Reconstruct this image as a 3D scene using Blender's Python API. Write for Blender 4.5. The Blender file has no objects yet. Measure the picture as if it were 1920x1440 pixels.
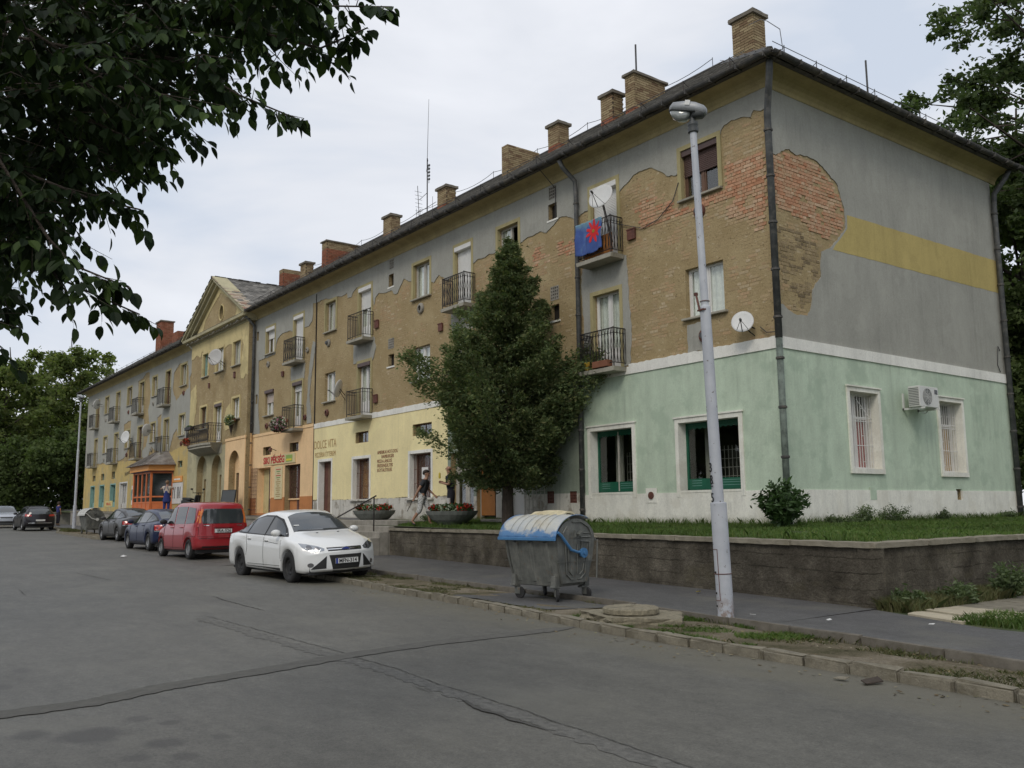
import bpy, bmesh, math, random
import numpy as np
from mathutils import Vector, Matrix, Euler
from mathutils.geometry import delaunay_2d_cdt
from mathutils.bvhtree import BVHTree
R = math.radians
PI = math.pi
random.seed(7)
rng = np.random.default_rng(11)
S = bpy.context.scene
COL = S.collection

# ---------------------------------------------------------------- camera
cam_d = bpy.data.cameras.new('camera')
cam = bpy.data.objects.new('camera', cam_d)
COL.objects.link(cam)
yaw, pitch, roll = 0.924213188, 0.138767876, -0.0107181866
fwd = Vector((-math.sin(yaw)*math.cos(pitch), math.cos(yaw)*math.cos(pitch), math.sin(pitch)))
rt = Vector((math.cos(yaw), math.sin(yaw), 0)); up = rt.cross(fwd)
rr = rt*math.cos(roll)+up*math.sin(roll); uu = -rt*math.sin(roll)+up*math.cos(roll)
m = Matrix((rr, uu, -fwd)).transposed().to_4x4()
m.translation = Vector((11.1710654, -15.2858761, 1.5))
cam.matrix_world = m
cam_d.sensor_width = 36
cam_d.lens = 1685.53931/1920*36
cam_d.clip_start = .05
cam_d.clip_end = 3000
S.camera = cam

# ---------------------------------------------------------------- sky, sun, exposure
W = bpy.data.worlds.new('World'); S.world = W; W.use_nodes = True
nt = W.node_tree; nt.nodes.clear()
SUN_EL, SUN_AZ = R(42), R(303)     # azimuth measured in the xy plane from +x
out = nt.nodes.new('ShaderNodeOutputWorld'); bg = nt.nodes.new('ShaderNodeBackground')
sky = nt.nodes.new('ShaderNodeTexSky'); sky.sky_type = 'NISHITA'; sky.sun_disc = False
sky.sun_elevation = SUN_EL; sky.sun_rotation = PI/2 - SUN_AZ
tc = nt.nodes.new('ShaderNodeTexCoord'); mp = nt.nodes.new('ShaderNodeMapping')
mp.inputs['Scale'].default_value = (1.0, 1.0, 3.2)
n1 = nt.nodes.new('ShaderNodeTexNoise'); n1.inputs['Scale'].default_value = 2.6
n1.inputs['Detail'].default_value = 5; n1.inputs['Roughness'].default_value = .5; n1.inputs['Distortion'].default_value = .3
cr = nt.nodes.new('ShaderNodeValToRGB')
cr.color_ramp.elements[0].position = .36; cr.color_ramp.elements[0].color = (.57, .63, .73, 1)
cr.color_ramp.elements[1].position = .64; cr.color_ramp.elements[1].color = (.79, .81, .86, 1)
e = cr.color_ramp.elements.new(.52); e.color = (.72, .745, .80, 1)
sc = nt.nodes.new('ShaderNodeVectorMath'); sc.operation = 'SCALE'; sc.inputs['Scale'].default_value = 10.0
mx = nt.nodes.new('ShaderNodeMix'); mx.data_type = 'RGBA'; mx.inputs[0].default_value = .95
nt.links.new(tc.outputs['Generated'], mp.inputs['Vector']); nt.links.new(mp.outputs[0], n1.inputs['Vector'])
nt.links.new(n1.outputs['Fac'], cr.inputs[0]); nt.links.new(cr.outputs[0], sc.inputs[0])
nt.links.new(sky.outputs[0], mx.inputs[6]); nt.links.new(sc.outputs[0], mx.inputs[7])
nt.links.new(mx.outputs[2], bg.inputs['Color']); bg.inputs['Strength'].default_value = .105
nt.links.new(bg.outputs[0], out.inputs['Surface'])
sun_d = bpy.data.lights.new('sun', 'SUN'); sun_d.energy = 1.0; sun_d.angle = R(18); sun_d.color = (1, .93, .82)
sun = bpy.data.objects.new('sun', sun_d); COL.objects.link(sun)
sdir = Vector((math.cos(SUN_AZ)*math.cos(SUN_EL), math.sin(SUN_AZ)*math.cos(SUN_EL), math.sin(SUN_EL)))
sun.rotation_euler = sdir.to_track_quat('Z', 'Y').to_euler()
S.view_settings.view_transform = 'Standard'; S.view_settings.look = 'None'
S.view_settings.exposure = 0.10; S.view_settings.gamma = 1; S.view_settings.use_curve_mapping = False
S.render.engine = 'CYCLES'

# ---------------------------------------------------------------- helpers
def tag(o, label=None, cat=None, group=None, kind=None):
    if label: o['label'] = label
    if cat: o['category'] = cat
    if group: o['group'] = group
    if kind: o['kind'] = kind
    return o
def empty(name, loc=(0, 0, 0), rz=0, label=None, cat=None, group=None, kind=None, rot=None):
    o = bpy.data.objects.new(name, None); COL.objects.link(o)
    o.location = loc; o.rotation_euler = rot or (0, 0, rz); o.empty_display_size = .2
    return tag(o, label, cat, group, kind)
def link(name, me, mat=None, parent=None, smooth=False):
    if mat is not None and not me.materials: me.materials.append(mat)
    o = bpy.data.objects.new(name, me); COL.objects.link(o)
    if parent: o.parent = parent
    if smooth: me.shade_smooth()
    return o
class MB:
    def __init__(s): s.v = []; s.f = []
    def add(s, vs, fs):
        n = len(s.v); s.v.extend([tuple(p) for p in vs]); s.f.extend([tuple(n+i for i in f) for f in fs]); return s
    def box(s, x0, x1, y0, y1, z0, z1, M=None):
        vs = [Vector(p) for p in ((x0,y0,z0),(x1,y0,z0),(x1,y1,z0),(x0,y1,z0),(x0,y0,z1),(x1,y0,z1),(x1,y1,z1),(x0,y1,z1))]
        if M: vs = [M@p for p in vs]
        return s.add(vs, [(0,3,2,1),(4,5,6,7),(0,1,5,4),(1,2,6,5),(2,3,7,6),(3,0,4,7)])
    def bar(s, a, b, r, n=6, r2=None):
        return s.tube([a, b], [r, r if r2 is None else r2], n)
    def tube(s, pts, rad, n=8, cap=True):
        pts = [Vector(p) for p in pts]
        if not hasattr(rad, '__len__'): rad = [rad]*len(pts)
        vs = []; fs = []; prev = None
        for i, p in enumerate(pts):
            d = (pts[min(i+1, len(pts)-1)]-pts[max(i-1, 0)])
            d = d.normalized() if d.length > 1e-9 else Vector((0, 0, 1))
            if prev is None:
                a = Vector((0, 0, 1)) if abs(d.z) < .9 else Vector((1, 0, 0))
                u = d.cross(a).normalized()
            else:
                u = (prev - d*prev.dot(d)); u = u.normalized() if u.length > 1e-6 else d.orthogonal().normalized()
            prev = u; w = d.cross(u)
            for k in range(n):
                t = 2*PI*k/n + (PI/4 if n == 4 else 0); vs.append(p+(u*math.cos(t)+w*math.sin(t))*rad[i])
        for i in range(len(pts)-1):
            for k in range(n):
                fs.append((i*n+k, i*n+(k+1)%n, (i+1)*n+(k+1)%n, (i+1)*n+k))
        if cap: fs.append(tuple(range(n))[::-1]); fs.append(tuple((len(pts)-1)*n+k for k in range(n)))
        return s.add(vs, fs)
    def lathe(s, prof, n=16, M=None, cap=True):
        vs = []; fs = []
        for r, z in prof:
            for k in range(n):
                t = 2*PI*k/n; p = Vector((r*math.cos(t), r*math.sin(t), z)); vs.append(M@p if M else p)
        for i in range(len(prof)-1):
            for k in range(n):
                fs.append((i*n+k, i*n+(k+1)%n, (i+1)*n+(k+1)%n, (i+1)*n+k))
        if cap:
            if prof[0][0] > 1e-5: fs.append(tuple(range(n))[::-1])
            if prof[-1][0] > 1e-5: fs.append(tuple((len(prof)-1)*n+k for k in range(n)))
        return s.add(vs, fs)
    def prism(s, poly, y0, y1, M=None):
        # poly in (x,z), extruded along y
        n = len(poly); vs = [Vector((p[0], y0, p[1])) for p in poly]+[Vector((p[0], y1, p[1])) for p in poly]
        if M: vs = [M@p for p in vs]
        return s.add(vs, [tuple(range(n)), tuple(range(2*n-1, n-1, -1))]+[(i, i+n, (i+1)%n+n, (i+1)%n) for i in range(n)])
    def mesh(s, name='mesh'):
        me = bpy.data.meshes.new(name); me.from_pydata(s.v, [], s.f); me.validate(); me.update(); return me
    def build(s, name, mat, parent=None, smooth=False, bevel=0):
        o = link(name, s.mesh(name), mat, parent, smooth)
        if bevel:
            b = o.modifiers.new('bevel', 'BEVEL'); b.width = bevel; b.segments = 2; b.limit_method = 'ANGLE'
        return o
def fast_mesh(name, V, F, k):
    # numpy verts (n,3), faces (m,k)
    me = bpy.data.meshes.new(name)
    V = np.ascontiguousarray(V, dtype=np.float32); F = np.ascontiguousarray(F, dtype=np.int32)
    me.vertices.add(len(V)); me.vertices.foreach_set('co', V.ravel())
    me.loops.add(F.size); me.loops.foreach_set('vertex_index', F.ravel())
    me.polygons.add(len(F)); me.polygons.foreach_set('loop_start', np.arange(0, F.size, k, dtype=np.int32))
    try: me.polygons.foreach_set('loop_total', np.full(len(F), k, dtype=np.int32))
    except Exception: pass
    me.update(calc_edges=True); return me
def copy_tree(o, parent=None):
    c = o.copy(); COL.objects.link(c)
    if parent: c.parent = parent
    for ch in list(o.children): copy_tree(ch, c)
    return c
def pip(x, y, poly):
    c = False; n = len(poly); j = n-1
    for i in range(n):
        xi, yi = poly[i]; xj, yj = poly[j]
        if (yi > y) != (yj > y) and x < (xj-xi)*(y-yi)/(yj-yi)+xi: c = not c
        j = i
    return c
def rect(a): x0, x1, z0, z1 = a; return [(x0, z0), (x1, z0), (x1, z1), (x0, z1)]
def jag(pts, amp=.05, step=.08, closed=False):
    out = []; n = len(pts); rs = random.Random(len(pts)*31+int(abs(pts[0][0])*100))
    for i in range(n if closed else n-1):
        a = pts[i]; b = pts[(i+1) % n]; L = math.hypot(b[0]-a[0], b[1]-a[1]); k = max(1, int(L/step))
        for j in range(k):
            t = j/k; f = 0 if j == 0 else 1
            out.append((a[0]+(b[0]-a[0])*t+rs.uniform(-amp, amp)*f, a[1]+(b[1]-a[1])*t+rs.uniform(-amp, amp)*f))
    if not closed: out.append(pts[-1])
    return out
def jag2(pts, amp=.03, step=.07, closed=False):
    return jag(jag(pts, amp*2.0, step*4, closed), amp*.75, step, closed)
def sheet(name, outers, holes, front, depth, to3, mat, parent, ragged=False):
    """2D polygon with holes -> solid slab; to3(u, z, d) maps to 3D, d = distance out of the wall."""
    vs = []; es = []
    for poly in list(outers)+list(holes):
        n0 = len(vs); vs += [Vector(p) for p in poly]; es += [(n0+i, n0+(i+1) % len(poly)) for i in range(len(poly))]
    V, E, F, _, _, _ = delaunay_2d_cdt(vs, es, [], 0, 1e-5)
    keep = []
    for f in F:
        cx = sum(V[i][0] for i in f)/len(f); cz = sum(V[i][1] for i in f)/len(f)
        if any(pip(cx, cz, p) for p in outers) and not any(pip(cx, cz, h) for h in holes): keep.append(tuple(f))
    cnt = {}
    for f in keep:
        for i in range(len(f)): e_ = (f[i], f[(i+1) % len(f)]); cnt[e_] = 1
    bm_v = []; mp_ = {}; fs = []
    def vid(i, d):
        k = (i, d)
        if k not in mp_: mp_[k] = len(bm_v); bm_v.append(to3(V[i][0], V[i][1], front if d == 0 else front-depth))
        return mp_[k]
    for f in keep:
        fs.append(tuple(vid(i, 0) for i in f)); fs.append(tuple(vid(i, 1) for i in reversed(f)))
    for (a, b) in cnt:
        if (b, a) not in cnt: fs.append((vid(b, 0), vid(a, 0), vid(a, 1), vid(b, 1)))
    me = bpy.data.meshes.new(name); me.from_pydata(bm_v, [], fs); me.validate(); me.update()
    bm = bmesh.new(); bm.from_mesh(me); bmesh.ops.recalc_face_normals(bm, faces=bm.faces); bm.to_mesh(me); bm.free()
    return link(name, me, mat, parent)
FRONT = lambda u, z, d: (u, -d, z)           # facade wall, outward -y
SIDE = lambda u, z, d: (d, u, z)             # end wall, outward +x
def text_mesh(s, size, depth=.004, align='CENTER', bold=0.0, xs=1.0, shear=0):
    c = bpy.data.curves.new('lettering', 'FONT'); c.body = s; c.size = size; c.extrude = depth; c.align_x = align
    c.offset = bold; c.shear = shear; c.resolution_u = 3
    o = bpy.data.objects.new('tmp', c); COL.objects.link(o); bpy.context.view_layer.update()
    dg = bpy.context.evaluated_depsgraph_get(); me = bpy.data.meshes.new_from_object(o.evaluated_get(dg))
    bpy.data.objects.remove(o)
    if xs != 1: me.transform(Matrix.Diagonal((xs, 1, 1, 1)))
    return me
def lettering(s, size, loc, mat, parent, width=None, normal='-y', rot=None, depth=.004, bold=0., name='lettering', align='CENTER'):
    me = text_mesh(s, size, depth, align, bold); me.materials.clear()
    if width:
        w = max(v.co.x for v in me.vertices)-min(v.co.x for v in me.vertices)
        me.transform(Matrix.Diagonal((width/w, 1, 1, 1)))
    o = link(name, me, mat, parent); o.location = loc
    o.rotation_euler = rot if rot else {'-y': (PI/2, 0, 0), '+x': (PI/2, 0, PI/2), '-x': (PI/2, 0, -PI/2)}[normal]
    return o

# ---------------------------------------------------------------- materials
def newmat(name):
    m = bpy.data.materials.new(name); m.use_nodes = True
    nt = m.node_tree; b = nt.nodes['Principled BSDF']; return m, nt, b
def N(nt, t, **k):
    n = nt.nodes.new(t)
    for a, v in k.items():
        if a.startswith('_'): setattr(n, a[1:], v)
        else: n.inputs[a.replace('__', ' ')].default_value = v
    return n
def noise(nt, vec, scale, detail=4, rough=.6, dist=0):
    n = N(nt, 'ShaderNodeTexNoise', Scale=scale, Detail=detail, Roughness=rough, Distortion=dist)
    nt.links.new(vec, n.inputs['Vector']); return n.outputs['Fac']
def ramp(nt, fac, stops):
    r = nt.nodes.new('ShaderNodeValToRGB'); el = r.color_ramp.elements
    while len(el) < len(stops): el.new(.5)
    for i, (p, c) in enumerate(stops):
        el[i].position = p; el[i].color = (*c, 1) if hasattr(c, '__len__') else (c, c, c, 1)
    nt.links.new(fac, r.inputs[0]); return r.outputs[0]
def mixc(nt, fac, a, b, mode='MIX'):
    x = nt.nodes.new('ShaderNodeMix'); x.data_type = 'RGBA'; x.blend_type = mode
    for s_, v in ((0, fac), (6, a), (7, b)):
        if isinstance(v, bpy.types.NodeSocket): nt.links.new(v, x.inputs[s_])
        else: x.inputs[s_].default_value = v if s_ == 0 else (*v, 1)
    return x.outputs[2]
def math_(nt, op, a, b=0.0, c=None):
    x = nt.nodes.new('ShaderNodeMath'); x.operation = op
    for i, v in enumerate((a, b, c)):
        if v is None: continue
        if isinstance(v, bpy.types.NodeSocket): nt.links.new(v, x.inputs[i])
        else: x.inputs[i].default_value = v
    return x.outputs[0]
def bump(nt, b, h, strength=.3, dist=.02, prev=None):
    x = N(nt, 'ShaderNodeBump', Strength=strength, Distance=dist); nt.links.new(h, x.inputs['Height'])
    if prev: nt.links.new(prev, x.inputs['Normal'])
    nt.links.new(x.outputs[0], b.inputs['Normal']); return x.outputs[0]
def coords(nt, sx=1, sy=1, sz=1, obj=False):
    if obj: src = nt.nodes.new('ShaderNodeTexCoord').outputs['Object']
    else: src = nt.nodes.new('ShaderNodeNewGeometry').outputs['Position']
    if (sx, sy, sz) == (1, 1, 1): return src
    m = nt.nodes.new('ShaderNodeMapping'); m.inputs['Scale'].default_value = (sx, sy, sz); nt.links.new(src, m.inputs[0]); return m.outputs[0]
def mul(c, k): return tuple(min(1, x*k) for x in c)
def P(name, col, rough=.7, metal=0, var=.12, scale=3, bumpk=.15, bscale=40, bdist=.01, dirt=None, dirt_amt=.4, dscale=1.5, obj=False, spec=.5, coat=0, fine=.08):
    """plain weathered material: base colour with broad + fine mottling, optional dirt colour, fine relief"""
    m, nt, b = newmat(name); v = coords(nt, obj=obj)
    c = ramp(nt, noise(nt, v, scale, 5), [(.3, mul(col, 1-var)), (.7, mul(col, 1+var))])
    if fine: c = mixc(nt, 1.0, c, ramp(nt, noise(nt, v, scale*18, 3), [(.3, 1-fine), (.7, 1+fine)]), 'MULTIPLY')
    if dirt:
        f = ramp(nt, noise(nt, v, dscale, 6, .65), [(.5, 0.0), (.68, dirt_amt)]); c = mixc(nt, f, c, dirt)
    nt.links.new(c, b.inputs['Base Color']); b.inputs['Roughness'].default_value = rough; b.inputs['Metallic'].default_value = metal
    b.inputs['Specular IOR Level'].default_value = spec; b.inputs['Coat Weight'].default_value = coat
    if bumpk: bump(nt, b, noise(nt, v, bscale, 4), bumpk, bdist)
    return m
def plain(name, col, rough=.5, metal=0, spec=.5, coat=0):
    m, nt, b = newmat(name); b.inputs['Base Color'].default_value = (*col, 1); b.inputs['Roughness'].default_value = rough
    b.inputs['Metallic'].default_value = metal; b.inputs['Specular IOR Level'].default_value = spec; b.inputs['Coat Weight'].default_value = coat
    return m
def wall_uv(nt):
    s = nt.nodes.new('ShaderNodeSeparateXYZ'); nt.links.new(coords(nt), s.inputs[0])
    c = nt.nodes.new('ShaderNodeCombineXYZ'); nt.links.new(math_(nt, 'ADD', s.outputs[0], s.outputs[1]), c.inputs[0]); nt.links.new(s.outputs[2], c.inputs[1])
    return c.outputs[0], s
# plaster, with vertical run-off streaks and faint patches
def plaster(name, col, streak=.18, patch=None, patch_amt=.5, pscale=1.3, var=.07, bk=.25, splash=0):
    m, nt, b = newmat(name); v = coords(nt)
    c = ramp(nt, noise(nt, v, .9, 5), [(.3, mul(col, 1-var)), (.7, mul(col, 1+var))])
    st = noise(nt, coords(nt, 1.6, 1.6, .5), 1.3, 7, .72)
    c = mixc(nt, 1.0, c, ramp(nt, st, [(.33, 1-streak*.7), (.62, 1+streak*.25)]), 'MULTIPLY')
    c = mixc(nt, 1.0, c, ramp(nt, noise(nt, coords(nt, 5, 5, .5), 1.1, 5, .7), [(.25, 1-streak*.35), (.45, 1.0)]), 'MULTIPLY')
    c = mixc(nt, 1.0, c, ramp(nt, noise(nt, v, 28, 3), [(.3, .93), (.7, 1.06)]), 'MULTIPLY')
    dr = math_(nt, 'MULTIPLY', ramp(nt, noise(nt, coords(nt, 7, 7, .28), 1.0, 5, .7), [(.52, 0.0), (.72, .55)]), ramp(nt, noise(nt, v, .8, 4), [(.44, .0), (.60, 1.0)]))
    c = mixc(nt, math_(nt, 'MULTIPLY', dr, streak*4.5), c, mul(col, .5))
    sp = ramp(nt, noise(nt, coords(nt, 1, 1, .6), 11, 4, .7), [(.66, 0.0), (.72, .35)])
    c = mixc(nt, sp, c, mul(col, .55))
    ck = noise(nt, coords(nt, 1, 1, .8), 1.1, 9, .75, .9); c = mixc(nt, ramp(nt, ck, [(.4965, 0.0), (.4995, .45), (.5025, 0.0)]), c, mul(col, .3))
    rp = noise(nt, coords(nt, .8, .8, 1), .75, 4, .5); c = mixc(nt, ramp(nt, rp, [(.585, 0.0), (.60, .22)]), c, mul(col, 1.22))
    if splash:
        s0 = N(nt, 'ShaderNodeSeparateXYZ'); nt.links.new(v, s0.inputs[0]); zz = math_(nt, 'ADD', s0.outputs[2], math_(nt, 'MULTIPLY', noise(nt, v, 4, 6, .7), -.5))
        c = mixc(nt, ramp(nt, math_(nt, 'SUBTRACT', zz, splash-.5), [(.30, .75), (.62, 0.0)]), c, (.24,.21,.15))
    if patch: c = mixc(nt, ramp(nt, noise(nt, v, pscale, 6, .62), [(.52, 0.0), (.60, patch_amt)]), c, patch)
    nt.links.new(c, b.inputs['Base Color']); b.inputs['Roughness'].default_value = .92; b.inputs['Specular IOR Level'].default_value = .2
    h = math_(nt, 'ADD', noise(nt, v, 60, 4), math_(nt, 'MULTIPLY', noise(nt, v, 7, 4), .6)); bump(nt, b, h, bk, .015)
    return m
M = {}
M['gray'] = plaster('gray_render', (.355, .35, .31), .14)
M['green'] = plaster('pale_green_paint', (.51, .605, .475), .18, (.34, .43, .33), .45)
M['green_shade'] = plaster('shade_darkened_green', (.27, .31, .25), .2)  # unpainted grey-green wall, its colour darkened for the shade behind the conifer
M['orange'] = plaster('apricot_paint', (.86, .60, .34), .10)
M['orange_low'] = plaster('terracotta_paint', (.52, .22, .085), .12)
M['yellow'] = plaster('pale_yellow_paint', (.86, .75, .42), .08)
M['ochre_paint'] = plaster('ochre_paint', (.54, .41, .17), .2, (.38, .33, .21), .7)
M['cream'] = plaster('cream_paint', (.60, .50, .26), .12, (.42, .34, .18), .6)
M['olive'] = plaster('olive_cream_paint', (.46, .42, .27), .15, (.33, .30, .21), .6)
M['cornice'] = plaster('ochre_cornice_paint', (.42, .345, .18), .22)
M['stripe'] = plaster('yellow_stripe_paint', (.47, .375, .15), .14)
M['white'] = plaster('whitewash', (.80, .79, .73), .14)
M['plinth'] = plaster('white_plinth_paint', (.80, .79, .71), .22, (.60, .57, .47), .35, splash=1.0)
M['peel_plinth'] = plaster('peeling_plinth_paint', (.60, .58, .52), .25, (.28, .25, .20), .8, 2.2, splash=1.0)
M['trim'] = plaster('ochre_window_trim_paint', (.41, .355, .19), .2)
M['slab'] = plaster('balcony_concrete', (.36, .34, .28), .3, bk=.4)

def tan_wall():
    m, nt, b = newmat('bare_lime_mortar'); v = coords(nt); uv, s = wall_uv(nt)
    base = ramp(nt, noise(nt, v, 1.1, 6, .6), [(.3, (.32, .24, .125)), (.5, (.37,.285,.155)), (.7, (.44, .35, .20))])
    base = mixc(nt, 1.0, base, ramp(nt, noise(nt, v, 35, 4), [(.3, .84), (.7, 1.14)]), 'MULTIPLY')
    br = N(nt, 'ShaderNodeTexBrick', Scale=1.0, **{'Mortar Size': .012, 'Brick Width': .26, 'Row Height': .076, 'Mortar Smooth': .5, 'Bias': -.2})
    nt.links.new(uv, br.inputs['Vector'])
    br.inputs['Color1'].default_value = (.40, .30, .17, 1); br.inputs['Color2'].default_value = (.50, .38, .22, 1); br.inputs['Mortar'].default_value = (.24, .18, .10, 1)
    # bricks showing through, mostly higher up and towards the corner
    mask = ramp(nt, noise(nt, v, .8, 6, .7), [(.46, 0.0), (.62, .62)])
    z = ramp(nt, math_(nt, 'MULTIPLY', s.outputs[2], .1), [(.5, .25), (.72, 1.0)])
    fac = math_(nt, 'MULTIPLY', mask, z)
    fine = ramp(nt, noise(nt, v, 9, 4), [(.4, .25), (.6, 1.0)])
    fac = math_(nt, 'MULTIPLY', fac, fine)
    c = mixc(nt, fac, base, br.outputs['Color'])
    pale = ramp(nt, noise(nt, coords(nt, 1, 1, 2.2), 5.5, 3, .5), [(.63, 0.0), (.66, .7)])
    c = mixc(nt, math_(nt, 'MULTIPLY', pale, .7), c, (.56, .47, .33))
    soot = ramp(nt, noise(nt, coords(nt, 1, 1, .8), 3.0, 6, .75), [(.60, 0.0), (.72, .5)])
    c = mixc(nt, soot, c, (.16, .12, .075))
    cr_ = ramp(nt, noise(nt, coords(nt, 1, 1, 1.5), 2.2, 8, .8, 1.2), [(.497, 0.0), (.5, .5), (.503, 0.0)])
    c = mixc(nt, cr_, c, (.12, .09, .05))
    pit = math_(nt, 'MULTIPLY', ramp(nt, noise(nt, coords(nt, 1, 1, 1.4), 13, 4, .6), [(.59, 0.0), (.64, .8)]), ramp(nt, noise(nt, v, 1.6, 3), [(.40, .15), (.58, 1.0)]))
    c = mixc(nt, pit, c, (.13, .10, .055))
    nt.links.new(c, b.inputs['Base Color']); b.inputs['Roughness'].default_value = .95; b.inputs['Specular IOR Level'].default_value = .15
    h = math_(nt, 'ADD', math_(nt, 'MULTIPLY', noise(nt, v, 14, 6, .7), .8), math_(nt, 'MULTIPLY', math_(nt, 'SUBTRACT', 1.0, br.outputs['Fac']), math_(nt, 'MULTIPLY', fac, .25)))
    bump(nt, b, h, .75, .035)
    return m
M['tan'] = tan_wall()

def brick_mat(name, cols, seed=0.0, grime=.3):
    """colour changes from brick to brick by its place on the wall"""
    m, nt, b = newmat(name); uv, s = wall_uv(nt); g = nt.nodes.new('ShaderNodeNewGeometry')
    f = g.outputs['Random Per Island']; oi = nt.nodes.new('ShaderNodeObjectInfo')
    f = math_(nt, 'FRACT', math_(nt, 'ADD', f, oi.outputs['Random']))
    n = len(cols); c = ramp(nt, f, [(i/(n-1), cc) for i, cc in enumerate(cols)])
    v = coords(nt)
    c = mixc(nt, 1.0, c, ramp(nt, noise(nt, v, 30, 5, .7), [(.3, .72), (.7, 1.18)]), 'MULTIPLY')
    c = mixc(nt, ramp(nt, noise(nt, v, 4.5, 5, .7), [(.5, 0.0), (.65, grime)]), c, (.42, .33, .21))
    nt.links.new(c, b.inputs['Base Color']); b.inputs['Roughness'].default_value = .95; b.inputs['Specular IOR Level'].default_value = .15
    bump(nt, b, noise(nt, v, 50, 5), .5, .015); return m
M['red_brick'] = brick_mat('worn_red_brick', [(.50,.25,.145), (.56,.32,.20), (.43,.195,.11), (.60,.43,.29), (.50,.28,.17), (.50,.36,.23)], grime=.7)
M['tan_brick'] = brick_mat('mortar_smeared_brick', [(.38,.28,.15), (.45,.34,.20), (.42,.29,.16), (.46,.32,.19), (.36,.27,.15), (.52,.42,.28)], grime=.8)
M['soot_brick'] = brick_mat('sooty_brick', [(.25,.19,.11), (.34,.26,.15), (.17,.13,.08), (.38,.29,.17), (.27,.21,.12)], grime=.5)
M['chim_brick'] = brick_mat('yellow_chimney_brick', [(.30,.23,.13), (.38,.30,.18), (.22,.155,.09), (.34,.26,.155), (.18,.115,.07)], grime=.1)
M['chim_red'] = brick_mat('red_chimney_brick', [(.27,.10,.06), (.32,.13,.08), (.22,.08,.045), (.29,.15,.095)], grime=.15)
M['mortar'] = P('brick_mortar', (.30, .23, .14), .95, var=.2, scale=6, bumpk=.4)
M['dark_mortar'] = P('chimney_mortar', (.085, .065, .045), .95, var=.2, scale=6, bumpk=.3)
M['cap'] = P('chimney_cap_concrete', (.17, .15, .12), .95, var=.25, bumpk=.4)

M['slate'] = brick_mat('slate_shingle', [(.17,.163,.15), (.235,.225,.205), (.12,.115,.105), (.29,.275,.25), (.20,.19,.17)], grime=0.0)
M['pale_slate'] = brick_mat('pale_patched_shingle', [(.42,.35,.27), (.50,.43,.34), (.30,.17,.12), (.46,.40,.32)], grime=.0)
M['roof_board'] = P('roof_underlay', (.05, .047, .043), .95)
M['gutter'] = P('weathered_gutter_zinc', (.075, .072, .068), .7, metal=.3, var=.4, scale=5, dirt=(.17, .15, .12), dirt_amt=.8, dscale=6)
M['pipe'] = P('weathered_downpipe', (.085, .088, .088), .65, metal=.25, var=.35, scale=4, dirt=(.20, .19, .17), dirt_amt=.7, dscale=7)
M['pipe_green'] = P('green_stained_downpipe', (.13, .16, .135), .7, var=.4, scale=5, dirt=(.05, .06, .05), dirt_amt=.8, dscale=8)
M['pipe_ochre'] = P('painted_downpipe', (.40, .24, .10), .7, var=.2)
M['iron'] = P('black_wrought_iron', (.022, .021, .02), .55, metal=.2, var=.3, dirt=(.10, .05, .03), dirt_amt=.5, dscale=12)
M['wire'] = plain('thin_wire', (.05, .05, .05), .6)
M['rust'] = P('rusty_brown_grille', (.13, .05, .035), .7, var=.3, scale=8)
M['whiteframe'] = P('white_window_paint', (.70, .69, .66), .45, var=.06, bumpk=0)
M['greyframe'] = P('dull_window_paint', (.45, .43, .38), .6, var=.15, bumpk=0)
M['brownframe'] = P('brown_window_paint', (.12, .065, .04), .6, var=.2, bumpk=0)
M['tealframe'] = P('teal_shop_paint', (.22, .38, .34), .6, var=.15, bumpk=0)
M['greenframe'] = P('dark_green_shop_paint', (.012, .105, .06), .4, var=.15, bumpk=0)
M['shutter'] = P('white_roller_shutter', (.70, .69, .66), .5, var=.06, bumpk=0)
M['brown_shutter'] = P('brown_roller_shutter', (.085, .05, .042), .5, var=.1, bumpk=0)
M['pink_shutter'] = P('faded_pink_shutter', (.50, .42, .36), .6, var=.1, bumpk=0)
M['curtain'] = P('net_curtain', (.82, .82, .79), .9, var=.1, scale=12, bumpk=0)
M['red_curtain'] = P('red_curtain', (.45, .05, .06), .9, var=.15, bumpk=0)
M['gold_curtain'] = P('amber_curtain', (.62, .33, .09), .9, var=.15, bumpk=0)
M['dark'] = plain('dark_room', (.012, .011, .010), .95)
M['room'] = plain('dim_room_wall', (.06, .055, .05), .95)
M['wood'] = P('bare_brown_door_wood', (.16, .085, .05), .7, var=.25, scale=4)
M['orangeboard'] = P('orange_chipboard', (.42, .17, .045), .75, var=.12)
M['hole'] = plain('shade_and_ink_black', (.02, .016, .012), .95)  # near-black paints in the dark inside vents, flues and gaps; also letters
M['concrete'] = P('grey_concrete', (.30, .28, .24), .92, var=.2, scale=4, bumpk=.5, bscale=60, dirt=(.13, .12, .09), dirt_amt=.6)
def glass():
    m, nt, b = newmat('window_glass'); nt.nodes.remove(b)
    t = N(nt, 'ShaderNodeBsdfTransparent'); t.inputs[0].default_value = (.93, .95, .93, 1)
    g = N(nt, 'ShaderNodeBsdfGlossy', Roughness=.03); g.inputs[0].default_value = (.9, .9, .9, 1)
    f = N(nt, 'ShaderNodeLayerWeight', Blend=.5); mx = N(nt, 'ShaderNodeMixShader')
    k = math_(nt, 'ADD', math_(nt, 'MULTIPLY', math_(nt, 'POWER', f.outputs['Facing'], 3.0), .75), .06)
    nt.links.new(k, mx.inputs[0]); nt.links.new(t.outputs[0], mx.inputs[1]); nt.links.new(g.outputs[0], mx.inputs[2])
    nt.links.new(mx.outputs[0], nt.nodes['Material Output'].inputs[0]); return m
M['glass'] = glass()
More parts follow.
